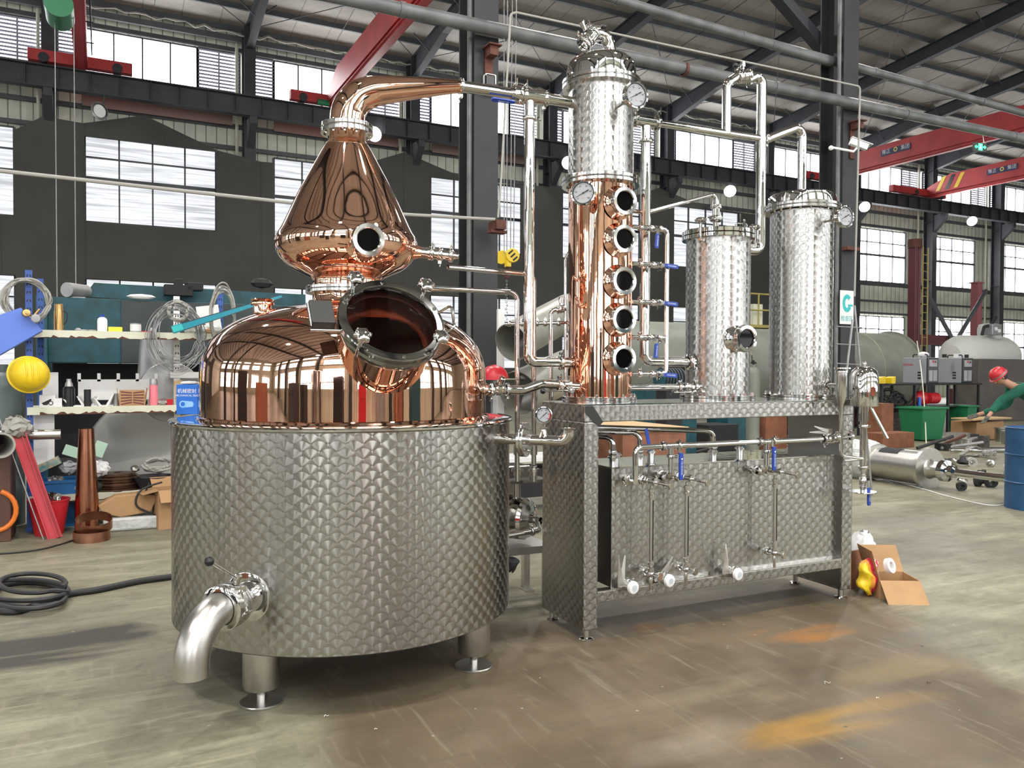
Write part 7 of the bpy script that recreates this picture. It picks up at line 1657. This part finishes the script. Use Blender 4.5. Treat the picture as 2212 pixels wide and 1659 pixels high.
# welding bench
YT = 12.2
a = onY(1900, 829, YT); b = onY(2118, 829, YT); zT = a.z; bw = thing('welding_bench', 'dark steel bench frame carrying the two welding machines', 'bench', ((a.x+b.x)/2, YT, 0))
mb = MB(); mb.box(((a.x+b.x)/2, YT+.3, zT-.02), (b.x-a.x, .7, .04)); mb.build('bench_top', M['dark'], bw, smooth=0)
mb = MB(); mb.box(((a.x+b.x)/2, YT+.3, zT*.55), (b.x-a.x, .7, .03)); mb.build('bench_shelf', M['col'], bw, smooth=0)
for f in (0.02, .33, .66, .98):
    for dy in (.0, .6): mb = MB(); mb.box((a.x+(b.x-a.x)*f, YT+dy, zT/2), (.05, .05, zT)); mb.build('bench_leg', M['col'], bw, smooth=0)
def welder(px, lab, txt):
    c = onY(px, 829, YT+.1); c = V((c.x, YT+.35, zT)); th = thing('welding_machine', lab, 'machine', c); d, w, h = .66, .36, .60
    X = V((-.09, -1, 0)).normalized(); Y = V((1, -.09, 0)).normalized()
    mb = MB(); mb.box(c+UP*h/2, (d, w, h), ax=(X, Y, UP)); mb.build('machine_case', M['greybox'], th, smooth=0, bevel=.015)
    mb = MB(); f = c+X*(d/2+.012); mb.box(f+UP*h/2, (.03, w*.98, h*.98), ax=(X, Y, UP)); mb.build('front_bezel', M['black'], th, smooth=0, bevel=.01)
    mb = MB(); mb.box(f+X*.016+UP*h*.78, (.006, w*.7, h*.26), ax=(X, Y, UP)); mb.build('control_panel', M['galv'], th, smooth=0)
    mb = MB(); mb.box(f+X*.021+UP*h*.84-Y*.0, (.006, .05, .05), ax=(X, Y, UP)); mb.build('red_display', M['redp'], th, smooth=0)
    mb = MB(); mb.cyl(f+X*.018+UP*h*.83+Y*.07, f+X*.035+UP*h*.83+Y*.07, .018, 14); mb.build('dial_knob', M['black'], th)
    for s in (-1, 1): mb = MB(); mb.box(f+X*.016+UP*h*.3+Y*(s*.068), (.006, .12, h*.42), ax=(X, Y, UP)); mb.build('vent_grille', M['galv'], th, smooth=0)
    sd_ = c-Y*(w/2+.003)
    for k in range(3): mb = MB(); mb.box(sd_+X*.14+UP*(h*.2+k*.065), (.09, .006, .035), ax=(X, Y, UP)); mb.build('side_louvre', M['dark'], th, smooth=0)
    if txt: mb = MB(); text_mb(mb, txt, sd_-X*.17-Y*.004+UP*h*.72, X, UP, .075, t=.001); mb.build('side_lettering', M['red'], th, smooth=0, fixn=False)
    mb = MB(); mb.tube(bend([c+UP*h-X*.2, c+UP*(h+.07)-X*.2, c+UP*(h+.07)+X*.2, c+UP*h+X*.2], .03), .014, 8); mb.build('carry_handle', M['black'], th)
    return th
welder(2008, 'left of the two grey welding machines on the bench', 'JKOYAN')
welder(2083, 'right of the two grey welding machines, nearest the bending worker', '')
for i, (px, w) in enumerate(((1911, .22), (1935, .14))):
    c = onY(px, 828, YT); mb = MB(); mb.prism([(-w/2, 0), (w/2*.8, 0), (w/2, .16), (-w/2, .13)], V((c.x, YT+.05, zT)), V((1, 0, 0)), UP, V((0, 1, 0)), .2); tag(mb.build('yellow_case', M['yellow'], smooth=0, bevel=.006), ['wide yellow case at the left end of the welding bench', 'narrow yellow case leaning beside the wide yellow case'][i], 'case')
for i, (px, s, m, lab, nm) in enumerate(((1995, .10, 'paper', 'white cloth bundle on top of the left welding machine', 'cloth_bundle'), (2040, .05, 'dark', 'black tape roll on top of the left welding machine', 'tape_roll'), (2070, .07, 'paper', 'small white instrument on top of the right welding machine', 'instrument'), (2088, .045, 'dark', 'black tape roll on top of the right welding machine', 'tape_roll'))):
    c = onY(px, 765, YT+.3); mb = MB()
    if nm == 'tape_roll': mb.lathe([(s*.5, -.04), (s, -.04), (s, .04), (s*.5, .04), (s*.5, -.04)], V((c.x, c.y, zT+.65)), UP, 20)
    elif nm == 'instrument': mb.box(V((c.x, c.y, zT+.66)), (.18, .12, .1))
    else: mb.sph(V((c.x, c.y, zT+.67)), s, 10, (1.7, 1, .7))
    tag(mb.build(nm, M[m], smooth=20), lab, nm.replace('_', ' ').split()[-1])
# red blower and blue can under the bench
c = onY(2005, 862, YT); mb = MB(); q = V((c.x, YT+.2, zT*.55+.19)); th = thing('red_blower', 'red round-bodied blower on the shelf of the welding bench', 'blower', q)
mb.sph(q, .2, 20, (1.1, .8, .85)); mb.build('blower_body', M['redp'], th); mb = MB(); mb.cyl(q+V((.1, -.1, 0)), q+V((.42, -.1, 0)), .13, 20); mb.build('blower_motor', M['redp'], th)
mb = MB(); c = onY(1992, 862, YT-.05); mb.lathe([(0, 0), (.04, 0), (.04, .18), (.03, .2), (0, .2)], V((c.x, YT+.02, zT*.55+.016)), UP, 18); tag(mb.build('drink_can', M['seal']), 'blue and white can beside the red blower', 'can')
# cable clutter behind bench
rnd = random.Random(8)
for i in range(5):
    c = onY(1915+i*8, 845, YT+.2); coil(V((c.x, YT+.25, .78+rnd.uniform(-.05, .15))), .22, .14, 4, .016, M['bcable'], 'black cable hank on the bench shelf, %s from the left' % ordn[i], 40+i, loose=.25)
M['clut'] = plain('tangled_dark_clutter', (.03, .03, .03), .8, noise=.9, nscale=14, col2=(.10, .09, .08))
for i, (px0, px1, pt, Y, dd_) in enumerate(((1880, 1992, 838, 12.7, .3), (2056, 2118, 842, 12.8, .3))):
    a = onY(px0, pt, Y); b = onY(px1, pt, Y); mb = MB(); mb.box(((a.x+b.x)/2, Y, zT*.26), (b.x-a.x, dd_, zT*.5)); tag(mb.build('scrap_bin', M['clut'], smooth=0, bevel=.03), ['dark box of tangled cables below the left end of the welding bench', 'dark box of tangled cables below the right end of the welding bench'][i], 'box')
rnd2 = random.Random(4)
for i in range(26):
    px = rnd2.uniform(1500, 1800) if i % 2 else rnd2.uniform(1990, 2200); Y = rnd2.uniform(9.6, 11.0) if i % 2 == 0 else rnd2.uniform(10.5, 12); q = onY(px, 800, Y); w_, h_ = rnd2.uniform(.12, .4), rnd2.uniform(.08, .4)
    mb = MB(); mm = rnd2.choice(['dark', 'steel_br', 'col', 'clut', 'rust', 'galv'])
    if rnd2.random() < .5: mb.box((q.x, q.y, h_/2), (w_, w_*.7, h_), rz=rnd2.uniform(0, 3)); nm = 'scrap_block'
    else: mb.tube([V((q.x-w_, q.y, .05)), V((q.x+w_, q.y+rnd2.uniform(-.3, .3), h_*.6+.05))], rnd2.uniform(.02, .05), 12); nm = 'scrap_tube'
    if i % 2: lb, gp = 'dark piece of scrap on the floor seen under the deck of the frame', 'scrap pieces behind the frame'
    else: lb, gp = 'piece of steel scrap in the heap left of the blue barrel', 'scrap pieces by the barrel'
    tag(mb.build(nm, M[mm], smooth=30), lb, 'scrap', gp)
# green bins
def bin_(px0, px1, pyt, pyb, Y, lab):
    a = onY(px0, pyt, Y); b = onY(px1, pyt, Y); h = a.z; w = b.x-a.x; c = V(((a.x+b.x)/2, Y+.3, 0)); th = thing('green_bin', lab, 'bin', c)
    mb = MB(); vs = []
    for z, k in ((.02, .82), (h, 1)): vs += [c+V((sx*w/2*k, sy*.3*k, z)) for sx, sy in ((-1, -1), (1, -1), (1, 1), (-1, 1))]
    mb.add(vs, [(3, 2, 1, 0), (0, 1, 5, 4), (1, 2, 6, 5), (2, 3, 7, 6), (3, 0, 4, 7)]); mb.build('bin_body', M['green'], th, smooth=0, bevel=.02)
    mb = MB(); mb.box(c+UP*(h+.02), (w+.06, .66, .04)); mb.build('bin_rim', M['green'], th, smooth=0, bevel=.01); return th
bin_(1994, 2046, 885, 960, 11.1, 'large green wheeled bin under the left welding machine'); bin_(2092, 2112, 880, 960, 11.9, 'narrow green bin half hidden near the worker')
wbox(1905, 1930, 872, 935, 11.2, .5, 'tall brown plywood case right of the spirit safe')
wbox(1908, 1975, 937, 965, 10.4, .4, 'low reddish plywood box right of the drain stem')
wbox(2110, 2168, 912, 962, 10.9, .6, 'brown carton on which the worker leans a board', mat='card', name='cardboard_carton', cat='box')
mb = MB(); q = onY(2130, 904, 10.9); mb.box(q+V((.0, .1, .0)), (1.35, .5, .03)); tag(mb.build('work_board', M['woodl'], smooth=0), 'thin pale board under the worker\'s glove', 'board')
# steel drums and flanges
for i, (px, pt, r, Y, lab, mt_) in enumerate(((2172, 925, .20, 10.4, 'stainless drum with a flat lid left of the blue barrel', 'steel_br'), (2088, 948, .07, 9.9, 'short flanged pipe spool standing on end on the floor', 'steel_br'))):
    q = onY(px, pt, Y); c = V((q.x, Y, 0)); mb = MB(); h = q.z
    mb.lathe([(0, 0), (r, 0), (r, h-.02), (r*1.25 if i else r*1.05, h-.02), (r*(1.8 if i else 1.1), h-.01), (r*(1.8 if i else 1.1), h+.01), (0, h+.01)], c, UP, 36); tag(mb.build(['steel_drum', 'pipe_spool'][i], M[mt_]), lab, ['drum', 'pipe'][i])
q = onZ(2222, 1098, 0); th = thing('blue_barrel', 'blue steel barrel cut off by the right edge', 'barrel', q); rb = .29
c = V((q.x, q.y, 0))+cr*.07
mb = MB(); mb.lathe([(0, .01), (rb, 0), (rb, .28), (rb+.012, .29), (rb, .30), (rb, .58), (rb+.012, .59), (rb, .60), (rb, .87), (rb+.012, .88), (rb-.01, .885), (rb-.01, .86), (0, .86)], c, UP, 48); mb.build('barrel_body', M['bluep'], th)
# lying stainless cylinder wrapped in film
a = onZ(1905, 1038, 0); dirv = (onZ(2060, 1062, 0)-a).normalized(); r = .215; c0 = a+V((0, .25, r+.03)); th = thing('column_section', 'stainless column section lying on the floor with a window cut in it', 'cylinder', a)
mb = MB(); mb.lathe([(r*1.15, .18), (r*1.15, .22), (r, .22), (r, .95), (r*1.25, .95), (r*1.25, 1.0), (r*.6, 1.0), (r*.5, 1.03), (r*.45, 1.15)], c0, dirv, 44); mb.build('section_shell', M['steel_br'], th)
mb = MB(); mb.lathe([(r*.45, 1.15), (r*.62, 1.17), (r*.62, 1.24), (r*.35, 1.26), (r*.35, 1.34), (.045, 1.36), (.045, 2.1)], c0, dirv, 28, cap1=True); mb.build('end_spigot', M['steel'], th)
mb = MB(); x, y, z = basis(dirv); 
vs = []; 
for L_c in (.32, .62):
    for t in range(9):
        an = math.radians(60+t*9) ; vs.append(c0+dirv*L_c+(UP*math.sin(an)-cr*0-(V((0, 1, 0))-dirv*dirv.y).normalized()*math.cos(an))*(r+.004))
mb.add(vs, [(i, i+1, 9+i+1, 9+i) for i in range(8)]); mb.build('window_cut', M['dark'], th)
mb = MB(); mb.lathe([(r*.9, -.45), (r*1.3, -.35), (r*1.35, -.1), (r*1.25, .1), (r*1.1, .2)], c0, dirv, 28, cap0=True); o = mb.build('film_wrapping', M['foil'], th, smooth=12)
rnd = random.Random(2)
for v in o.data.vertices: v.co += V((rnd.uniform(-.025, .025), rnd.uniform(-.025, .025), rnd.uniform(-.02, .03)))
for i, (p, q_, r_, lab) in enumerate((((2052, 986), (2215, 992), .03, 'bright straight steel bar lying above the strap'), ((2090, 1010), (2215, 1032), .035, 'polished steel tube running into the barrel'), ((2060, 1035), (2190, 1050), .02, 'thin dark rod on the floor by the strap'))):
    mb = MB(); pp, qq = onY(*p, 9.4), onY(*q_, 8.9); pp.z = max(pp.z, r_+.02); qq.z = max(qq.z, r_+.02); mb.tube([pp, qq], r_, 14); tag(mb.build('steel_bar', M['steel']), lab, 'bar')
# straps
pts = [onY(2095, 1050, 8.9), onY(2075, 1000, 8.95), onY(2105, 965, 9.0), onY(2125, 985, 8.9), onY(2098, 1030, 8.8), onY(2120, 1060, 8.7), onY(2135, 1075, 8.6)]
pts = [V((p.x, p.y, max(p.z, .03))) for p in pts]
mb = MB()
Q = catmull(pts, 6)
for i in range(len(Q)-1):
    s_ = V((.0, .0, 1)).cross((Q[i+1]-Q[i]).normalized()); 
    if s_.length < .1: s_ = V((1, 0, 0))
    s_.normalize(); mb.add([Q[i]-s_*.04, Q[i]+s_*.04, Q[i+1]+s_*.04, Q[i+1]-s_*.04], [(0, 1, 2, 3)])
o = mb.build('lifting_strap', M['cable'], smooth=60); m_ = o.modifiers.new('s', 'SOLIDIFY'); m_.thickness = .008; tag(o, 'twisted beige lifting strap draped over the steel parts', 'strap')
coil(V((pts[-1].x, pts[-1].y, .06)), .09, .09, 5, .014, M['cable'], 'rolled end of the beige strap on the floor', 60, Yd=V((0, 1, 0)), name='strap_roll', loose=.1)
rnd = random.Random(31)
for i in range(14):
    px = rnd.uniform(2050, 2190); py = rnd.uniform(985, 1055); q = onZ(px, py, .06); mb = MB(); d = V((rnd.uniform(-1, 1), rnd.uniform(-1, 1), rnd.uniform(0, .6))).normalized(); rr_ = rnd.uniform(.04, .09)
    mb.lathe([(rr_*.5, -.02), (rr_, -.02), (rr_, .02), (rr_*.6, .03), (rr_*.5, .08), (rr_*.5, -.02)], V((q.x, q.y, rr_*.9)), d, 18); tag(mb.build('pipe_flange', M['steel_br'] if i % 2 else M['col']), 'loose pipe flange in the heap of steel parts by the barrel', 'flange', 'loose flanges beside the blue barrel')
pts = [onZ(1920, 1037, .006), onZ(1990, 1055, .006), onZ(2060, 1075, .006), onZ(2150, 1092, .006), onZ(2200, 1075, .006), onZ(2185, 1045, .006)]
mb = MB(); mb.tube(catmull(pts, 6), .006, 6); tag(mb.build('packing_strap', M['white']), 'loop of pale packing strap on the floor before the steel parts', 'strap')
# pale cable hanging down in front of the welders
mb = MB(); mb.tube(catmull([onY(1981, 737, 13.9), onY(1990, 800, 11.9), onY(1997, 880, 11.5), onZ(2001, 962, .01)], 5), .012, 8); tag(mb.build('hanging_cable', M['cream']), 'pale cable hanging straight down before the welding machines', 'cable')
# A-frame stand right of the column
th = thing('tube_stand', 'narrow standing metal frame with crossbars right of the right condenser', 'stand', onY(1835, 900, 6.6))
for (a_, b_) in (((1842, 690), (1822, 860)), ((1846, 660), (1858, 790))):
    mb = MB(); p = onY(*a_, 6.6); q = onY(*b_, 6.6); q2 = p+(q-p)*((p.z-.0)/(p.z-q.z)); mb.tube([p, q2], .013, 8); mb.build('stand_leg', M['galv'], th)
for py in (705, 743, 785): mb = MB(); mb.tube([onY(1806, py, 6.6), onY(1862, py+3, 6.6)], .008, 6); mb.build('crossbar', M['galv'], th)
# rubbish box at right
g = onZ(1905, 1305, 0)
bc_ = V((g.x+.26, g.y+.13, 0)); openbox(bc_, .26, .24, .12, -.5, 'open cardboard box of rubbish beside the right end of the frame', (-.75, .9, .0, 1.3), fl=.20)
mb = MB(); q = onZ(1872, 1288, 0); c = V((q.x+.01, q.y, .13)); mb.sph(c, .12, 28, (.62, .4, 1.05)); o = tag(mb.build('striped_bag', M['bagstripe'] if 'bagstripe' in M else M.setdefault('bagstripe', None) or M['yellow'], smooth=50), 'yellow, red and white striped plastic bag beside the frame foot', 'bag')
def bagmat():
    m, nt, no, li, Pn = newmat('striped_bag_film'); tc = N_(nt, 'ShaderNodeTexCoord'); s = N_(nt, 'ShaderNodeSeparateXYZ'); li.new(tc.outputs['Generated'], s.inputs[0])
    f = mth(nt, 'ADD', s.outputs[0], mth(nt, 'MULTIPLY', s.outputs[2], .15)); cr_ = N_(nt, 'ShaderNodeValToRGB'); cr_.color_ramp.interpolation = 'CONSTANT'; el = cr_.color_ramp.elements
    el[0].position = 0; el[0].color = (.8, .55, .02, 1); el[1].position = .42; el[1].color = (.85, .35, .05, 1)
    for p_, c_ in ((.55, (.75, .03, .08, 1)), (.68, (.8, .8, .8, 1)), (.76, (.7, .02, .08, 1)), (.86, (.8, .8, .8, 1))): e_ = el.new(p_); e_.color = c_
    li.new(f, cr_.inputs[0]); li.new(cr_.outputs[0], Pn.inputs['Base Color']); Pn.inputs['Roughness'].default_value = .35; return m
o.data.materials[0] = bagmat()
for v in o.data.vertices: v.co += V((rnd.uniform(-.005, .005)+.02*math.sin(v.co.z*60), rnd.uniform(-.005, .005)+.015*math.sin(v.co.z*45+v.co.x*50), rnd.uniform(-.005, .005)))
mb = MB(); q = onZ(1860, 1240, 0); mb.sph(V((q.x, q.y, .15)), .15, 24, (.8, .6, 1.1)); o = tag(mb.build('white_bag', M['paper'], smooth=40), 'pale crumpled plastic bag behind the right foot of the frame', 'bag')
for v in o.data.vertices: v.co += V((rnd.uniform(-.015, .015), rnd.uniform(-.015, .015), rnd.uniform(-.015, .015)))
mb = MB(); q = onZ(1856, 1272, 0); mb.box(V((q.x, q.y+.03, .13)), (.10, .012, .26), rz=.1); tag(mb.build('wood_offcut', M['wood'], smooth=0), 'small brown plywood offcut standing behind the striped bag', 'wood')
q = onZ(1893, 1290, 0); mb = MB(); mb.lathe([(.026, -.015), (.05, -.015), (.05, .015), (.026, .015), (.026, -.015)], bc_+V((-.05, -.02, .20)), (.2, -.9, .3), 28); tag(mb.build('tape_roll', M['white']), 'roll of white tape lying in the rubbish box', 'tape')
# small scraps on the floor
for i, (px, py, m, s) in enumerate(((705, 1547, 'paper', .007), (812, 1575, 'paper', .004), (2007, 1476, 'dark', .008), (1896, 1508, 'paper', .005), (1788, 1476, 'cream', .012))):
    q = onZ(px, py, .004); mb = MB(); mb.tube(catmull([q+V((-s*1.4, 0, 0)), q+V((-s*.5, s, s*.6)), q+V((s*.4, -s*.4, .002)), q+V((s*1.6, s*.2, s*.3))], 4), .0012, 5); tag(mb.build('swarf_curl', M[m]), 'tiny curl of swarf on the bare floor, '+['below the drain elbow', 'between the front legs', 'at the lower right', 'right of the orange stain', 'nearest the orange stain'][i], 'swarf')
# ---------------------------------------------------------------- things behind the camera, mirrored in the copper and steel
def mtank(x, y, r, h, mat, lab):
    th = thing('storage_tank', lab, 'tank', (x, y, 0)); mb = MB(); mb.lathe([(0, .35), (r*.7, .42), (r, .6), (r, h-.2), (r*.7, h), (0, h+.08)], (x, y, 0), UP, 40); mb.build('tank_shell', M[mat], th)
    for a in range(3): mb = MB(); q = V((x+r*.8*math.cos(2.1*a), y+r*.8*math.sin(2.1*a), 0)); mb.cyl(q, q+UP*.6, .05, 10); mb.build('tank_leg', M['galv'], th)
mtank(-5.5, -4.6, .75, 3.0, 'steel2', 'tall steel tank behind the camera at left, seen only in the copper dome')
mtank(2.6, -5.2, .6, 2.4, 'galv', 'smaller grey tank behind the camera, seen only in the copper dome')
mtank(5.0, -5.0, .7, 3.2, 'copper_dull', 'copper-coloured tank behind the camera at right, seen only mirrored')
for i, (x, y, w, d, h, m) in enumerate(((-2.6, -5.4, 1.2, .8, 2.3, 'dark'), (-8.0, -2.4, 1.4, 1.0, 2.0, 'col'), (-4.0, -.8, .5, .5, 1.7, 'dark'), (.4, -5.8, .9, .7, 1.9, 'redp'), (7.5, -4.5, 1.6, .9, 2.2, 'teal'), (-7.2, 2.6, .9, 1.4, 1.8, 'wood'), (-9.5, 5.5, 1.2, 1.6, 2.4, 'dark'))):
    mb = MB(); mb.box((x, y, h/2), (w, d, h)); mb.box((x, y+d/2+.01, h*.6), (w*.7, .02, h*.3)); tag(mb.build('machine_cabinet', M[m], smooth=0, bevel=.02), 'machine cabinet out of the picture, mirrored in the still, %s of seven' % ordn[i], 'cabinet')
# ================================================================== THE WORKER
def body(name, mat, chains, parent, sub=2):
    """chains: list of lists of (point, radius); chains share points by value"""
    me = bpy.data.meshes.new(name); bm = bmesh.new(); idx = {}; rad = {}
    for ch in chains:
        pv = None
        for p, r in ch:
            k = tuple(round(x, 4) for x in p)
            if k not in idx: idx[k] = bm.verts.new(p); rad[k] = r
            if pv is not None and pv != k and not bm.edges.get((idx[pv], idx[k])): bm.edges.new((idx[pv], idx[k]))
            pv = k
    bm.verts.index_update(); keys = list(idx.keys()); bm.to_mesh(me); bm.free()
    o = bpy.data.objects.new(name, me); COL.objects.link(o); me.materials.append(mat)
    s = o.modifiers.new('skin', 'SKIN'); s.use_smooth_shade = True
    for i, k in enumerate(keys):
        r = rad[k]; me.skin_vertices[0].data[i].radius = (r, r)
    me.skin_vertices[0].data[0].use_root = True
    u_ = o.modifiers.new('sub', 'SUBSURF'); u_.levels = sub; u_.render_levels = sub
    dg = bpy.context.evaluated_depsgraph_get(); m2 = bpy.data.meshes.new_from_object(o.evaluated_get(dg))
    bpy.data.objects.remove(o); o = bpy.data.objects.new(name, m2); COL.objects.link(o)
    if parent: 
        o.parent = parent; m2.transform(inv_root(parent))
    return o
DPn = 12.9
W = lambda px, py, d=DPn: at(px, py, d)
hd_ = W(2160, 815); sh = W(2196, 836); pel = W(2252, 862); pel = V((pel.x, pel.y, max(pel.z, .92)))
wk = thing('person', 'worker in a red hard hat and green work shirt bending over at the right edge', 'person', (pel.x, pel.y, 0))
fw = (sh-pel); fw.z = 0; fw.normalize(); sdv = UP.cross(fw).normalized()
chest = pel.lerp(sh, .62)+UP*.03; belly = pel.lerp(sh, .3)+UP*.02
neck = sh+fw*.05+UP*.0; nk2 = hd_+UP*-.02+(sh-hd_).normalized()*.07
shL = sh+sdv*.17+UP*-.02; shR = sh-sdv*.17+UP*-.02
hand = W(2133, 902); elb = W(2160, 866); 
near = shL if (shL-V((0, 0, 1.5))).length < (shR-V((0, 0, 1.5))).length else shR; far = shR if near is shL else shL
elb2 = far+V((0, 0, -.27))+fw*.02; hand2 = hand+ (far-near)*.9+UP*.02
hipL = pel+sdv*.10-UP*.05; hipR = pel-sdv*.10-UP*.05
fL = V((hipL.x, hipL.y, 0))+fw*.12; fR = V((hipR.x, hipR.y, 0))-fw*.12
kn = lambda h, f: (h+f)/2+fw*.07
body('body', M['skin'], [[(pel, .15), (belly, .145), (chest, .165), (neck, .075), (nk2, .055), (hd_, .085)], [(chest, .165), (near, .075), (elb, .048), (hand+(elb-hand).normalized()*.09, .03), (hand, .036)], [(chest, .165), (far, .075), (elb2, .048), (hand2+(elb2-hand2).normalized()*.09, .03), (hand2, .036)],
      [(pel, .15), (hipL, .10), (kn(hipL, fL), .065), (fL+UP*.1, .045), (fL+UP*.05+fw*.14, .035)], [(pel, .15), (hipR, .10), (kn(hipR, fR), .065), (fR+UP*.1, .045), (fR+UP*.05+fw*.14, .035)]], wk)
body('work_shirt', M['shirt'], [[(pel+UP*.005, .17), (belly, .172), (chest, .195), (neck-fw*.02, .10)], [(chest, .195), (near, .098), (elb, .066), (hand+(elb-hand).normalized()*.10, .05)], [(chest, .195), (far, .098), (elb2, .066), (hand2+(elb2-hand2).normalized()*.10, .05)]], wk)
body('trousers', M['trouser'], [[(pel, .165), (hipL, .125), (kn(hipL, fL), .085), (fL+UP*.09, .065)], [(pel, .165), (hipR, .125), (kn(hipR, fR), .085), (fR+UP*.09, .065)]], wk)
for f_ in (fL, fR): mb = MB(); mb.sph(f_+UP*.045+fw*.07, .05, 14, (2.6, .95, .85), ax=(fw, sdv, UP)); mb.build('shoe', M['dark'], wk)
for h_, e_ in ((hand, elb), (hand2, elb2)):
    d = (h_-e_).normalized(); s_ = d.cross(fw).normalized(); pal = h_+d*.03
    ch = [[(h_-d*.03, .034), (pal, .040)]]
    for k, (o_, L_f) in enumerate(((-.032, .058), (-.011, .068), (.011, .064), (.032, .05))):
        b_ = pal+s_*o_+d*.025; ch.append([(pal, .040), (b_, .014), (b_+d*L_f*.5+fw*.008, .0115), (b_+d*L_f+fw*.028, .010)])
    tb_ = h_+s_*-.045+fw*.015; ch.append([(pal, .040), (tb_, .014), (tb_+d*.03+fw*.03, .012)])
    body('work_glove', M['glove'], ch, wk)
hdir = (hd_-sh).normalized(); upv = (UP*.8+fw*-.1+hdir*.25).normalized(); face = (fw*.75-UP*.65).normalized(); hup = (UP*.7+fw*.65).normalized(); face = (face-hup*face.dot(hup)).normalized(); hs_ = hup.cross(face)
mb = MB(); mb.sph(hd_, .095, 20, (1.05, .82, 1.2), ax=(face, hs_, hup)); hdm = mb.build('head', M['skin'], wk)
mb = MB(); mb.sph(hd_+face*.105-hup*.01, .016, 8, (1, .8, 1.6), ax=(face, hs_, hup)); mb.build('nose', M['skin'], hdm)
for s in (-1, 1):
    mb = MB(); mb.sph(hd_+face*.088+hs_*(s*.032)+hup*.012, .011, 8); mb.build('eye', M['black'], hdm); mb = MB(); mb.sph(hd_+hs_*(s*.08), .024, 8, (.7, .4, 1.2), ax=(face, hs_, hup)); mb.build('ear', M['skin'], hdm)
mb = MB(); mb.box(hd_+face*.09-hup*.05, (.01, .04, .008), ax=(face, hs_, hup)); mb.build('mouth', M['redp'], hdm, smooth=0)
mb = MB(); mb.sph(hd_-face*.02+hup*.01, .10, 16, (1.0, .86, 1.1), ax=(face, hs_, hup)); mb.build('hair', M['dark'], wk)
hc = hd_+hup*.045-face*.01
mb = MB(); mb.lathe([(.128, -.01), (.13, .02), (.118, .07), (.085, .105), (.04, .12), (0, .122)], hc, hup, 32); hh = mb.build('hard_hat', M['redp'], wk)
mb = MB(); mb.lathe([(.12, -.012), (.148, -.016), (.15, -.008), (.128, 0)], hc+face*.012, hup, 32); mb.build('hat_brim', M['redp'], hh)
mb = MB(); mb.lathe([(.131, -.0), (.132, .022)], hc, hup, 32); mb.build('hat_band', M['galv'], hh)
# ================================================================== CAMERA, WORLD, COLOUR
cam = bpy.data.cameras.new('camera'); co = bpy.data.objects.new('camera', cam); COL.objects.link(co)
cam.sensor_width = 36; cam.sensor_fit = 'HORIZONTAL'; cam.lens = FPX/2212*36; cam.clip_end = 300; cam.clip_start = .05
R = Matrix.Rotation(-YW, 4, 'Z') @ Matrix.Rotation(PI/2-PITCH, 4, 'X') @ Matrix.Rotation(ROLL, 4, 'Z')
co.matrix_world = Matrix.Translation((0, 0, 1.5)) @ R
sc.camera = co
w = bpy.data.worlds.new('sky'); sc.world = w; w.use_nodes = True
w.node_tree.nodes['Background'].inputs[0].default_value = (.8, .88, 1, 1); w.node_tree.nodes['Background'].inputs[1].default_value = 1.0
vs = sc.view_settings; vs.view_transform = 'Standard'; vs.look = 'None'; vs.gamma = 1; vs.use_curve_mapping = False; vs.exposure = EXPOSURE
cy = sc.cycles; cy.use_denoising = True; cy.max_bounces = 7; cy.diffuse_bounces = 3; cy.glossy_bounces = 6; cy.transparent_max_bounces = 8; cy.transmission_bounces = 4
cy.use_adaptive_sampling = True; cy.adaptive_threshold = .03; cy.sample_clamp_indirect = 6; cy.caustics_reflective = True; cy.blur_glossy = .5
cy.use_light_tree = True
